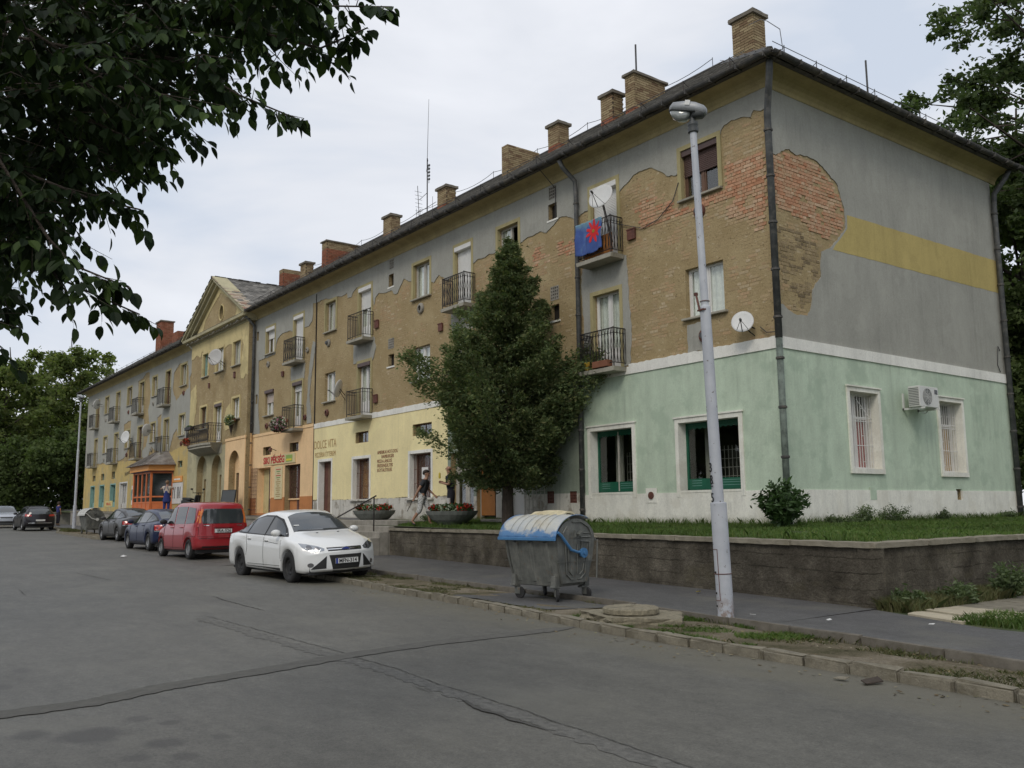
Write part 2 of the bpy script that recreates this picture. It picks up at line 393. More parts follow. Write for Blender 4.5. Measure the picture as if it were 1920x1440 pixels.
def leafmat(name, cols, trans=.3, rough=.5, spec=.3):
    m, nt, b = newmat(name); g = nt.nodes.new('ShaderNodeNewGeometry'); oi = nt.nodes.new('ShaderNodeObjectInfo')
    f = math_(nt, 'FRACT', math_(nt, 'ADD', g.outputs['Random Per Island'], oi.outputs['Random'])); n = len(cols)
    c = ramp(nt, f, [(i/(n-1), cc) for i, cc in enumerate(cols)])
    big = ramp(nt, noise(nt, coords(nt), .55, 4), [(.35, .68), (.65, 1.3)])
    c = mixc(nt, 1.0, c, big, 'MULTIPLY')
    nt.links.new(c, b.inputs['Base Color']); b.inputs['Roughness'].default_value = rough; b.inputs['Specular IOR Level'].default_value = spec
    if trans:
        tr = N(nt, 'ShaderNodeBsdfTranslucent'); nt.links.new(mixc(nt, 1.0, c, (1.3, 1.5, .7), 'MULTIPLY'), tr.inputs[0])
        mx = N(nt, 'ShaderNodeMixShader'); mx.inputs[0].default_value = trans
        nt.links.new(b.outputs[0], mx.inputs[1]); nt.links.new(tr.outputs[0], mx.inputs[2]); nt.links.new(mx.outputs[0], nt.nodes['Material Output'].inputs[0])
    return m
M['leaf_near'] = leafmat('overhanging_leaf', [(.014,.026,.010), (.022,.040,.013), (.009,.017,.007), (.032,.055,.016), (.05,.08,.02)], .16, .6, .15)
M['thuja'] = leafmat('conifer_spray', [(.085,.12,.055), (.115,.155,.065), (.055,.08,.038), (.18,.20,.08), (.09,.13,.06), (.15,.14,.065)], .25, .8, .1)
M['maple'] = leafmat('broad_leaf', [(.065,.095,.04), (.09,.125,.05), (.05,.075,.032), (.12,.15,.06)], .35, .6, .15)
M['bgleaf'] = leafmat('distant_leaf', [(.12,.155,.055), (.155,.19,.065), (.09,.12,.045), (.22,.235,.08)], .4, .7, .1)
M['bgleaf2'] = leafmat('distant_dark_leaf', [(.08,.11,.045), (.10,.135,.05), (.06,.085,.035), (.12,.15,.055)], .35, .7, .1)
M['bush'] = leafmat('bush_leaf', [(.04,.08,.025), (.06,.11,.035), (.03,.06,.02)], .25)
M['weed'] = leafmat('weed_leaf', [(.07,.10,.045), (.10,.13,.06), (.055,.08,.035)], .25)
M['grass'] = leafmat('grass_blade', [(.085,.15,.035), (.11,.18,.045), (.07,.12,.03), (.16,.19,.06)], .3)
M['drygrass'] = leafmat('dry_grass_blade', [(.085,.10,.035), (.14,.13,.06), (.06,.09,.03), (.18,.15,.08)], .2)
M['bark'] = P('tree_bark', (.055, .042, .032), .95, var=.3, scale=9, bumpk=.8, bscale=25, bdist=.03)
M['flower_red'] = leafmat('red_petal', [(.55,.02,.02), (.40,.02,.02), (.65,.06,.03)], .2)
M['flower_pink'] = leafmat('magenta_petal', [(.42,.03,.14), (.60,.45,.50), (.35,.02,.10), (.68,.60,.62)], .2)
M['flower_white'] = leafmat('pale_petal', [(.55,.58,.48), (.38,.45,.32), (.62,.62,.55)], .2)
M['flower_yellow'] = leafmat('yellow_petal', [(.55,.42,.05), (.10,.15,.04), (.60,.58,.45), (.08,.13,.03)], .2)
# ---------------------------------------------------------------- ground
def zr(x): return min(.62, max(0.0, .0105*(-4-x)))
def pl(pts):
    xs = [p[0] for p in pts]; ys = [p[1] for p in pts]
    return lambda x: float(np.interp(x, xs, ys))
KERB = pl([(-140,-1.0),(-70,-3.3),(-52,-3.75),(-47.5,-4.3),(-46,-4.85),(-34.5,-5.2),(-33.2,-4.2),(-14.6,-4.2),(-13.4,-6.2),(-12,-6.35),(-6.37,-6.6),(-3.25,-6.88),(-.5,-7.14),(1.95,-7.47),(2.94,-7.66),(5.7,-7.78),(7.82,-7.95),(14,-8.35),(60,-11)])
EDGE = pl([(-140,.4),(-70,-2.2),(-46,-3.6),(-34,-4.0),(-14,-4.0),(-12.5,-5.1),(-7.5,-5.2),(-3.8,-5.34),(0,-5.62),(2.5,-5.98),(3.6,-6.2),(5.2,-6.41),(7.35,-6.81),(14,-7.4),(60,-10)])
WALL = pl([(-140,2),(-70,-.9),(-16.2,-1.6),(-13.7,-1.9),(-6.8,-2.3),(-2.6,-2.82),(1.23,-3.35),(4.2,-3.93)])
ZT = lambda x: 1.15 + .0115*max(0.0, -x-6)       # terrace in front of the building
def strip(name, xs, ya, yb, z, mat, ny=1, kind='structure', jitter=0):
    b = MB(); n = ny+1; rs = random.Random(3)
    for x in xs:
        for j in range(n):
            t = j/ny; y = ya(x)*(1-t)+yb(x)*t; b.v.append((x, y, z(x, t)+(rs.uniform(-jitter, jitter) if 0 < j < ny else 0)))
    for i in range(len(xs)-1):
        for j in range(ny): b.f.append((i*n+j, (i+1)*n+j, (i+1)*n+j+1, i*n+j+1))
    o = b.build(name, mat, smooth=jitter > 0); return tag(o, kind=kind)
def arange(a, b, s): return [a+(b-a)*i/max(1, round((b-a)/s)) for i in range(round((b-a)/s)+1)]

def asphalt(name, c0, c1, stains=(), speck=.5):
    m, nt, b = newmat(name); v = coords(nt)
    c = ramp(nt, noise(nt, v, .35, 6, .6), [(.3, c0), (.7, c1)])
    c = mixc(nt, 1.0, c, ramp(nt, noise(nt, coords(nt, .5, 2.5, 1), .8, 5, .6), [(.3, .88), (.7, 1.1)]), 'MULTIPLY')
    c = mixc(nt, 1.0, c, ramp(nt, noise(nt, v, 55, 3, .7), [(.3, .70), (.7, 1.30)]), 'MULTIPLY')
    c = mixc(nt, 1.0, c, ramp(nt, noise(nt, v, 15, 5, .8), [(.3, .70), (.7, 1.27)]), 'MULTIPLY')
    c = mixc(nt, 1.0, c, ramp(nt, noise(nt, coords(nt, 1, 1.8, 1), 2.6, 6, .7), [(.35, .84), (.65, 1.12)]), 'MULTIPLY')
    ck = noise(nt, coords(nt, .6, 1.1, 1), 1.2, 9, .72, .8); c = mixc(nt, ramp(nt, ck, [(.4965, 0.0), (.4995, .55), (.5025, 0.0)]), c, (.05,.047,.042))
    c = mixc(nt, ramp(nt, noise(nt, v, 90, 2, .5), [(.68, 0.0), (.74, .6)]), c, (.25, .245, .225))
    # dusty worn patches and darker repaired ones
    c = mixc(nt, ramp(nt, noise(nt, v, .6, 5, .6), [(.54, 0.0), (.66, .45)]), c, (.145, .14, .115))
    c = mixc(nt, ramp(nt, noise(nt, coords(nt, .7, 1.6, 1), 1.1, 6, .65), [(.60, 0.0), (.70, .4)]), c, mul(c0, .62))
    if stains:   # grit and dust washed along the kerb
        s0 = N(nt, 'ShaderNodeSeparateXYZ'); nt.links.new(v, s0.inputs[0]); e1 = math_(nt, 'ADD', s0.outputs[1], math_(nt, 'MULTIPLY', s0.outputs[0], .11))
        g1 = math_(nt, 'ADD', math_(nt, 'MULTIPLY', math_(nt, 'ADD', e1, 8.7), .8), math_(nt, 'MULTIPLY', math_(nt, 'SUBTRACT', noise(nt, coords(nt, .7, 1, 1), 2.2, 6, .7), .5), 1.6))
        c = mixc(nt, ramp(nt, g1, [(.25, 0.0), (.95, .65)]), c, (.135, .125, .09))
    for (sx, sy, rx, ry, k) in stains:
        a = N(nt, 'ShaderNodeVectorMath', _operation='SUBTRACT'); nt.links.new(v, a.inputs[0]); a.inputs[1].default_value = (sx, sy, 0)
        mm = N(nt, 'ShaderNodeVectorMath', _operation='MULTIPLY'); nt.links.new(a.outputs[0], mm.inputs[0]); mm.inputs[1].default_value = (1/rx, 1/ry, 0)
        l = N(nt, 'ShaderNodeVectorMath', _operation='LENGTH'); nt.links.new(mm.outputs[0], l.inputs[0])
        d = math_(nt, 'ADD', l.outputs['Value'], math_(nt, 'MULTIPLY', noise(nt, v, 7, 4), .9))
        c = mixc(nt, ramp(nt, math_(nt, 'MULTIPLY', d, .5), [(.5, k), (.72, 0.0)]), c, (.045, .042, .038))
    nt.links.new(c, b.inputs['Base Color']); b.inputs['Roughness'].default_value = .62; b.inputs['Specular IOR Level'].default_value = .6
    bump(nt, b, math_(nt, 'ADD', noise(nt, v, 110, 3), math_(nt, 'MULTIPLY', noise(nt, v, 3, 4), 1.5)), .5, .012); return m
ST = [(4.3,-13.75,.28,.30,.75),(4.02,-14.05,.2,.14,.6),(3.98,-13.35,.14,.12,.6),(4.83,-13.4,.16,.16,.7),(5.1,-13.65,.12,.10,.6),(5.25,-13.4,.14,.10,.6),(4.25,-13.2,.10,.10,.6),(1.06,-13.67,.22,.10,.5),(1.9,-13.95,.2,.1,.5),(4.9,-13.05,.1,.08,.5)]
M['road'] = asphalt('worn_road_asphalt', (.094,.091,.078), (.128,.124,.106), ST)
M['walk'] = asphalt('footway_asphalt', (.078,.077,.076), (.104,.102,.10))
M['bay'] = asphalt('bay_asphalt', (.10,.095,.082), (.14,.132,.115))
M['tar'] = P('tar_seam', (.062,.059,.052), .85, var=.3, bumpk=.3)
M['scar'] = P('gravelly_patch', (.125,.122,.11), .95, var=.35, scale=14, bumpk=.8, bscale=90, fine=.3)
M['kerb'] = P('kerb_concrete', (.20,.18,.135), .95, var=.25, scale=6, bumpk=.7, bscale=50, bdist=.015, dirt=(.12,.105,.07), dirt_amt=.7, dscale=5, fine=.2)
M['edging'] = P('edging_concrete', (.15,.135,.11), .95, var=.2, scale=6, bumpk=.4, dirt=(.10,.085,.06), dirt_amt=.7, dscale=5)
def dirtm():
    m, nt, b = newmat('dry_earth_and_grit'); v = coords(nt)
    c = ramp(nt, noise(nt, v, 1.3, 6, .65), [(.32, (.085,.08,.045)), (.5, (.17,.145,.10)), (.68, (.27,.235,.18))])
    c = mixc(nt, 1.0, c, ramp(nt, noise(nt, v, 45, 4, .8), [(.3, .55), (.7, 1.4)]), 'MULTIPLY')
    nt.links.new(c, b.inputs['Base Color']); b.inputs['Roughness'].default_value = 1; b.inputs['Specular IOR Level'].default_value = .1
    bump(nt, b, noise(nt, v, 40, 6, .8), .8, .03); return m
M['dirt'] = dirtm()
M['soil'] = P('turf_soil', (.055,.075,.025), 1, var=.3, scale=3, bumpk=.8, bscale=30, bdist=.03, dirt=(.10,.09,.045), dirt_amt=.6)

# far ground: one sheet to the horizon
b = MB(); gx = [-900,-300,-140,-63,-4,40,300,900]
for x in gx:
    for y in (-900, -60, 60, 900): b.v.append((x, y, zr(x)-.25))
for i in range(7):
    for j in range(3): b.f.append((i*4+j, (i+1)*4+j, (i+1)*4+j+1, i*4+j+1))
tag(b.build('ground', M['soil']), kind='structure')
XR = arange(-140, -8, 3)+arange(-7.5, 30, .5)[0:]
XR = sorted(set([round(x, 3) for x in XR+[-52,-47.5,-46,-34.5,-33.2,-14.6,-13.4,-12]]))
strip('road', XR, lambda x: -18.2, KERB, lambda x, t: zr(x), M['road'])
XS = [x for x in XR if x <= 30]
strip('far_verge', XR, lambda x: -60, lambda x: -18.2, lambda x, t: zr(x)+.10, M['soil'])
tag(strip('verge', [x for x in XS if x >= -14.6 and x <= 16], lambda x: KERB(x)+.10, EDGE, lambda x, t: zr(x)+.070-.030*t+.014*math.sin(t*PI)*(1+.5*math.sin(x*2.1)), M['dirt'], ny=8, jitter=.012), kind='structure')
strip('verge', [x for x in XS if x <= -33.2], lambda x: KERB(x)+.10, EDGE, lambda x, t: zr(x)+.10, M['dirt'], ny=2)
strip('parking_bay', [x for x in XS if -33.2 <= x <= -13.4]+[-13.0], lambda x: -6.9 if x > -33.0 else -5.3, EDGE, lambda x, t: zr(x)+.004+.05*t, M['bay'], ny=2)
strip('pavement', [x for x in XS if x < 4.2]+[4.2], EDGE, WALL, lambda x, t: zr(x)+.115+.01*t, M['walk'], ny=2)
strip('pavement', [4.2]+[x for x in XS if 4.2 < x <= 16], EDGE, lambda x: -3.95-.44*(x-4.2) if x < 6 else -4.74-.06*(x-6), lambda x, t: zr(x)+.115, M['walk'], ny=1)
# rough grass yard to the right of the retaining wall
strip('yard', [4.2, 4.35]+[x for x in XS if 4.5 <= x <= 20]+[26], lambda x: -3.90-.44*(x-4.2) if x < 6 else -4.70-.06*(x-6), lambda x: 40, lambda x, t: .10, M['soil'], ny=20)

# terrace in front of and beside the building
XT = [-140,-63]+arange(-62, 0, 2)+[4.05]
def wall_back(x): return WALL(x)+.12
def ZG(x, y):
    wb = wall_back(x); t1 = min(1, max(0, (y-wb)/(.3-wb))); t2 = 1-x/4.05 if x > 0 else 1
    return ZT(x)-.17*(1-min(t1, t2))
XT += [.8, 1.6, 2.4, 3.2]; XT = sorted(XT)
strip('terrace', XT, wall_back, lambda x: .3, lambda x, t: ZG(x, wall_back(x)+(.3-wall_back(x))*t)-.004, M['soil'], ny=10)
strip('terrace', [0.0, 1, 2, 3, 4.05], lambda x: .3, lambda x: 30, lambda x, t: ZG(x, 1)-.004, M['soil'], ny=2)
tag(strip('shop_pavement', [x for x in XT if x <= -16]+[-15.6], lambda x: WALL(x)+.32, lambda x: .3, lambda x, t: ZT(x)+.006-.16*(1-t), M['walk'], ny=2))

# kerb stones, each its own piece
ks = empty('kerb', kind='structure'); rs = random.Random(5)
def stone_mesh(L, w, h, top=.012, chip=.02):
    bm = bmesh.new(); bmesh.ops.create_cube(bm, size=1)
    for v in bm.verts: v.co = Vector((v.co.x*L, v.co.y*w, v.co.z*h-h/2))
    bmesh.ops.bevel(bm, geom=[e for e in bm.edges if min(v.co.z for v in e.verts) > -h*.1 or abs(e.verts[0].co.z-e.verts[1].co.z) > h*.5], offset=top, segments=2, affect='EDGES')
    r2 = random.Random(int(L*1000)+int(chip*777))
    for v in bm.verts: v.co += Vector((r2.uniform(-chip, chip)*.5, r2.uniform(-chip, chip)*.6, r2.uniform(-chip, chip)*.5))
    me = bpy.data.meshes.new('kerb_stone'); bm.to_mesh(me); bm.free(); return me
KM = [stone_mesh(.485, .14, .22, .02, c) for c in (.012, .016, .02, .024, .028, .014)]
for me in KM: me.materials.append(M['kerb'])
def lay(xa, xb, step, fy, meshes, parent, zoff, name, dz=0.008):
    x = xa
    while x < xb:
        x2 = x+step*.96; xm = (x+x2)/2; y = fy(xm); ang = math.atan2(fy(x2)-fy(x), x2-x)
        o = bpy.data.objects.new(name, rs.choice(meshes)); COL.objects.link(o); o.parent = parent
        o.location = (xm, y+rs.uniform(-.008, .008), zr(xm)+zoff+rs.uniform(-dz, dz)); o.rotation_euler = (rs.uniform(-.03, .03), rs.uniform(-.012, .012), ang+rs.uniform(-.012, .012)); x += step
lay(-13.2, 14, .5, lambda x: KERB(x)+.06, KM, ks, .098, 'kerb_stone')
FM = [stone_mesh(.97, .13, .2, .01, c) for c in (.006, .010)]
for me in FM: me.materials.append(M['kerb'])
lay(-60, -34.6, 1.0, lambda x: KERB(x)+.06, FM, ks, .12, 'kerb_stone')
ed = empty('footway_edging', kind='structure')
EM = [stone_mesh(.98, .06, .24, .006, c) for c in (.004, .007)]
for me in EM: me.materials.append(M['edging'])
lay(-12.4, 14, 1.0, lambda x: EDGE(x), EM, ed, .136, 'edging_stone')
lay(-33, -14.5, 1.0, lambda x: EDGE(x), EM, ed, .14, 'edging_stone')

# crack and patch marks lying on the road
def ribbon(name, pts, wid, z, mat, seed=1, kind='structure', jt=1.0):
    r2 = random.Random(seed); P_ = []
    for a, b_ in zip(pts, pts[1:]):
        n = max(2, int(math.dist(a, b_)/.06))
        for i in range(n): P_.append((a[0]+(b_[0]-a[0])*i/n, a[1]+(b_[1]-a[1])*i/n))
    P_.append(pts[-1]); b = MB(); w0 = 0; off = 0
    for i, p in enumerate(P_):
        q = P_[min(i+1, len(P_)-1)]; o_ = P_[max(i-1, 0)]; dx, dy = q[0]-o_[0], q[1]-o_[1]; L = math.hypot(dx, dy) or 1; nx, ny = -dy/L, dx/L
        off = off*.9+r2.uniform(-.010, .010)*jt; w = wid*(1+(r2.random()-.5)*.9*jt)*min(1, .15+i/6, .15+(len(P_)-1-i)/6)
        zz = zr(p[0])+z
        b.v += [(p[0]+nx*(off+w/2), p[1]+ny*(off+w/2), zz), (p[0]+nx*(off-w/2), p[1]+ny*(off-w/2), zz)]
    b.f = [(2*i, 2*i+1, 2*i+3, 2*i+2) for i in range(len(P_)-1)]
    return tag(b.build(name, mat), kind=kind)
ribbon('worn_road_patch', [(-2.2,-10.93),(0,-10.95),(2.2,-10.95),(3.9,-11.02),(5.3,-11.1),(6.35,-11.18),(8.5,-11.35)], .17, .003, M['scar'], 4)
ribbon('road_crack', [(-2.4,-10.76),(.3,-10.74),(2.2,-10.78),(3.94,-10.88),(5.32,-10.99),(6.35,-11.08),(8.5,-11.25)], .010, .006, M['tar'], 5)
ribbon('road_crack', [(4.2,-11.15),(4.6,-11.17)], .014, .008, M['tar'], 6)
ribbon('road_crack', [(4.9,-11.13),(5.3,-11.2),(5.8,-11.24),(6.2,-11.23)], .045, .009, M['tar'], 7)
ribbon('road_crack', [(-5.3,-9.65),(-3.7,-9.75),(-2.4,-9.8)], .02, .006, M['tar'], 8)
ribbon('road_crack', [(-9,-12.2),(-7.5,-12.3)], .012, .006, M['tar'], 18)
ribbon('road_crack', [(-13,-10.4),(-10,-10.25)], .02, .006, M['tar'], 19)
MS = P('faint_sealed_trench', (.098,.095,.083), .9, var=.2, scale=9, fine=.25)
ribbon('tar_seam', [(3.2,-14.9),(3.15,-13.5),(2.87,-12.88),(2.64,-11.82),(2.36,-10.84),(2.2,-9.77),(2.2,-8.57),(2.2,-7.56)], .30, .0065, MS, 9, jt=.25)

# retaining wall: concrete face with casting joints, coping on top
def conc():
    m, nt, b = newmat('stained_board_marked_concrete'); v = coords(nt); uv, s = wall_uv(nt)
    c = ramp(nt, noise(nt, v, 1.4, 7, .7), [(.34, (.062,.054,.042)), (.5, (.115,.102,.08)), (.66, (.20,.178,.14))])
    c = mixc(nt, 1.0, c, ramp(nt, noise(nt, v, 40, 4, .8), [(.3, .65), (.7, 1.35)]), 'MULTIPLY')
    zz = s.outputs[2]; wob = math_(nt, 'MULTIPLY', noise(nt, v, 2.5, 5), .10)
    lines = None
    for h, k in ((.36, .45), (.58, .7), (.78, .6), (.17, .35)):
        d = math_(nt, 'ABSOLUTE', math_(nt, 'SUBTRACT', math_(nt, 'ADD', zz, wob), h+.05))
        f = ramp(nt, math_(nt, 'MULTIPLY', d, 10), [(.03, k), (.13, 0.0)]); lines = f if lines is None else math_(nt, 'MAXIMUM', lines, f)
    gap = ramp(nt, noise(nt, coords(nt, 1, 1, .1), 1.7, 3), [(.42, .15), (.55, 1.0)])
    c = mixc(nt, math_(nt, 'MULTIPLY', lines, gap), c, (.02, .017, .012))
    sx = N(nt, 'ShaderNodeSeparateXYZ'); nt.links.new(v, sx.inputs[0])
    c = mixc(nt, ramp(nt, noise(nt, coords(nt, .9, .9, 2), 1.0, 5, .65), [(.55, 0.0), (.7, .45)]), c, (.12, .105, .062))
    nt.links.new(c, b.inputs['Base Color']); b.inputs['Roughness'].default_value = 1; b.inputs['Specular IOR Level'].default_value = .1
    bump(nt, b, math_(nt, 'ADD', noise(nt, v, 22, 6, .75), noise(nt, v, 5, 4)), 1.0, .05); return m
M['retain'] = conc()
M['coping'] = P('pale_coping_concrete', (.25,.225,.17), .95, var=.2, scale=5, bumpk=.7, bscale=50, bdist=.02, dirt=(.16,.14,.09), dirt_amt=.6, dscale=4)
rw = empty('retaining_wall', (0, 0, 0), label='long weathered concrete retaining wall with pale coping holding up the grass terrace', cat='wall')
def wall_run(b, pts, z0, z1f, t):
    for a, c in zip(pts, pts[1:]):
        d = Vector((c[0]-a[0], c[1]-a[1], 0)); L = d.length; n = max(1, int(L/.25)); d.normalize(); nr = Vector((-d.y, d.x, 0))
        base = len(b.v)
        for i in range(n+1):
            p = Vector((a[0], a[1], 0))+d*(L*i/n)
            for q, z in ((0, z0), (0, z1f(p.x)), (t, z1f(p.x)), (t, z0)): b.v.append((p.x+nr.x*q, p.y+nr.y*q, z))
        for i in range(n):
            for k in range(4): b.f.append((base+i*4+k, base+(i+1)*4+k, base+(i+1)*4+(k+1)%4, base+i*4+(k+1)%4))
        b.f += [(base, base+1, base+2, base+3), (base+n*4+3, base+n*4+2, base+n*4+1, base+n*4)]
WP = [(x, WALL(x)) for x in (-12.55,-10,-6.8,-2.6,1.23,4.2)]
b = MB(); wall_run(b, WP, -.1, lambda x: .925, .22); wall_run(b, [(4.2,-3.93),(4.22,14)], -.1, lambda x: .923, .22)
b.build('wall_face', M['retain'], rw)
rs2 = random.Random(9)
def coping_mesh(L, c):
    bm = bmesh.new(); bmesh.ops.create_cube(bm, size=1)
    bmesh.ops.subdivide_edges(bm, edges=[e for e in bm.edges if abs(e.verts[0].co.x-e.verts[1].co.x) > .5], cuts=7)
    r2 = random.Random(c)
    for v in bm.verts: v.co = Vector((v.co.x*L, v.co.y*.30+r2.uniform(-.008, .008), v.co.z*.075+r2.uniform(-.006, .006)))
    me = bpy.data.meshes.new('coping_stone'); bm.to_mesh(me); bm.free(); me.materials.append(M['coping']); return me
CM = [coping_mesh(1.38, i) for i in range(3)]
for a, c in list(zip(WP, WP[1:]))+[((4.2,-3.93),(4.22,14))]:
    d = Vector((c[0]-a[0], c[1]-a[1], 0)); L = d.length; n = max(1, round(L/1.4)); d.normalize(); nr = Vector((-d.y, d.x, 0))
    for i in range(n):
        p = Vector((a[0], a[1], 0))+d*(L*(i+.5)/n)+nr*.10
        o = bpy.data.objects.new('coping_stone', rs2.choice(CM)); COL.objects.link(o); o.parent = rw
        o.location = (p.x, p.y, .963+rs2.uniform(-.003, .003)); o.rotation_euler = (0, 0, math.atan2(d.y, d.x)); o.scale = (L/n/1.4, 1, 1)
# lower wall further along the street, behind the parked cars
rw2 = empty('retaining_wall', (0, 0, 0), label='low concrete wall behind the parked cars below the shop fronts', cat='wall')
b = MB()
pts = [(x, WALL(x)) for x in (-62,-50,-40,-30,-22,-16.4)]
for a, c in zip(pts, pts[1:]):
    zt = ZT((a[0]+c[0])/2)-.12
    wall_run(b, [a, c], 0, (lambda zt: (lambda x: ZT(x)-.14))(zt), .25)
b.build('wall_face', M['concrete'], rw2)
b = MB()
for a, c in zip(pts, pts[1:]):
    base = len(b.v)
    for (x, y) in (a, c):
        for q, z in ((-.04, -.14), (-.04, -.05), (.30, -.05), (.30, -.14)): b.v.append((x, y+q, ZT(x)+z))
    for k in range(4): b.f.append((base+k, base+4+k, base+4+(k+1)%4, base+(k+1)%4))
b.build('coping', M['coping'], rw2)

# steps up to the terrace beside the wall
st = empty('steps', (0, 0, 0), label='short flight of worn concrete steps beside the end of the long retaining wall', cat='steps')
for i in range(6):
    z1 = .12+.165*(i+1)+zr(-14); y0 = -2.62+.30*i-.6
    MB().box(-16.3, -12.56, y0, y0+.34 if i < 5 else y0+1.2, -.05, z1).build('step', M['concrete'], st, bevel=.015)
b = MB().box(-16.55, -16.3, -3.2, -1.3, 0, 1.02); b.build('cheek_wall', M['concrete'], st, bevel=.01)
hr = empty('handrail', (-13.0, -2.0, 1.15), label='thin dark metal handrail sloping up beside the concrete steps', cat='handrail')
b = MB(); b.bar((.0, -.2, .80), (-3.3, -.2, -.02), .022, 8); b.build('rail', M['iron'], hr)
MB().bar((-.12, -.2, .76), (-.12, -.2, -.25), .022, 8).build('post', M['iron'], hr)
MB().bar((-3.2, -.2, .0), (-3.2, -.2, -.9), .022, 8).build('post', M['iron'], hr)

# paving slabs on the path beside the wall
sp = empty('slab_path', kind='structure')
def slab(pts, z, mat):
    b = MB(); n = len(pts); b.v = [(x, y, z-.05) for x, y in pts]+[(x, y, z) for x, y in pts]
    b.f = [tuple(range(n))[::-1], tuple(range(n, 2*n))]+[(i, (i+1) % n, n+(i+1) % n, n+i) for i in range(n)]
    return b.build('paving_slab', mat, sp, bevel=.006)
M['slabc'] = P('pale_paving_concrete', (.42,.37,.27), .95, var=.15, scale=5, bumpk=.3, dirt=(.22,.19,.13), dirt_amt=.6)
slab([(4.78,-4.16),(5.65,-4.52),(5.72,-4.12),(4.72,-3.78)], .135, M['slabc']); slab([(4.76,-3.72),(5.85,-4.1),(6.1,-3.2),(4.86,-3.05)], .15, M['slabc'])
slab([(4.72,-2.98),(5.6,-3.08),(5.55,-1.9),(4.74,-1.9)], .138, M['kerb']); slab([(4.74,-1.85),(5.6,-1.85),(5.5,-.6),(4.7,-.6)], .138, M['kerb'])

# raised manhole on its concrete base
mh = empty('manhole', (2.72, -6.98, 0), label='round concrete manhole lid on a raised rough concrete base in the verge', cat='manhole')
def rough(poly, z0, z1, seed, amp=.015, sub=6):
    bm = bmesh.new(); vs = [bm.verts.new((x, y, z0)) for x, y in poly]; f = bm.faces.new(vs)
    r = bmesh.ops.extrude_face_region(bm, geom=[f]); bmesh.ops.translate(bm, verts=[g for g in r['geom'] if isinstance(g, bmesh.types.BMVert)], vec=(0, 0, z1-z0))
    bmesh.ops.subdivide_edges(bm, edges=bm.edges[:], cuts=sub, use_grid_fill=True); r2 = random.Random(seed)
    for v in bm.verts: v.co += Vector((r2.uniform(-amp, amp), r2.uniform(-amp, amp), r2.uniform(-amp, amp)*.7))
    bmesh.ops.recalc_face_normals(bm, faces=bm.faces); me = bpy.data.meshes.new('rough'); bm.to_mesh(me); bm.free(); return me
M['aggregate'] = P('exposed_aggregate_concrete', (.27,.24,.17), 1, var=.3, scale=20, bumpk=1, bscale=80, bdist=.02, dirt=(.10,.09,.06), dirt_amt=.5, dscale=8, fine=.35)
link('base', rough([(-.82,-.22),(.05,-.46),(.70,.10),(.2,.66),(-.62,.48)], -.05, .155, 3, .02), M['aggregate'], mh)
b = MB(); b.lathe([(0, .20), (.34, .20), (.36, .215), (.36, .268), (.345, .282), (.2, .288), (0, .29)], 40, cap=False)
rj = random.Random(4); b.v = [(x+rj.uniform(-.006, .006), y+rj.uniform(-.006, .006), z+rj.uniform(-.004, .004)) for x, y, z in b.v]
o = b.build('lid', M['aggregate'], mh); o.location = (-.10, .02, -.035)

# a flat asphalt pad under the first bin
pj = jag2([(-1.9,-6.75),(.95,-6.98),(1.25,-6.1),(1.0,-5.85),(-1.6,-5.55)], .025, .1, True)
tag(MB().add([(x, y, .062-.018*(y+7)/1.4+.020) for x, y in pj], [tuple(range(len(pj)))]).build('bin_pad', M['walk']), kind='structure')
# ---------------------------------------------------------------- the apartment building
from mathutils import noise as mnoise
B = empty('apartment_building', (0, 0, 0), label='long three-storey apartment block with peeling grey plaster over bare brick and painted shop fronts', cat='building')
XL, XPL, XPR, DEP = -62.9, -37.2, -28.9, 9.85
T0, T1, D0 = 8.55, 9.74, 7.74        # top floor window / door heights
L0, L1, E0 = 5.76, 6.9, 4.93         # middle floor
topw = [(-1.89,1.1),(-9.18,1.0),(-14.03,1.06),(-20.9,.92),(-27.0,.98)]
doors = [(-5.08,.98),(-11.53,.92),(-18.02,.98),(-23.95,.98)]
OP = []
for x, w in topw: OP += [(x-w/2,x+w/2,T0,T1),(x-w/2,x+w/2,L0,L1)]
for x, w in doors: OP += [(x-w/2,x+w/2,D0,T1),(x-w/2,x+w/2,E0,L1)]
ltw = [(-39.45,1.02),(-45.08,.98),(-50.85,1.08),(-56.9,1.1)]; ldo = [(-42.35,.95),(-47.9,1.08),(-53.8,1.05),(-59.65,.95)]
for x, w in ltw: OP += [(x-w/2,x+w/2,T0,T1),(x-w/2,x+w/2,L0,L1)]
for x, w in ldo: OP += [(x-w/2,x+w/2,D0,T1),(x-w/2,x+w/2,E0,L1)]
pav = [(-34.89,.86,T0-.1,9.64),(-32.75,1.1,T0-.1,9.62),(-30.4,1.05,T0-.1,9.62),(-34.93,.98,L0,6.88),(-32.73,1.05,E0,6.84),(-30.3,.96,L0+.12,6.87)]
PO = [(x-w/2,x+w/2,a,b_) for x, w, a, b_ in pav]
vents = [(-7.27,-6.95,9.95,10.31),(-7.31,-6.94,9.37,9.82),(-16.19,-15.9,9.98,10.31),(-16.26,-15.9,9.34,9.79),(-7.29,-6.93,6.54,6.98),(-7.27,-6.95,7.12,7.48),(-16.25,-15.88,7.13,7.47),(-16.27,-15.86,6.49,6.92),(-28.68,-28.42,9.36,9.78),(-28.6,-28.36,6.41,6.84)]
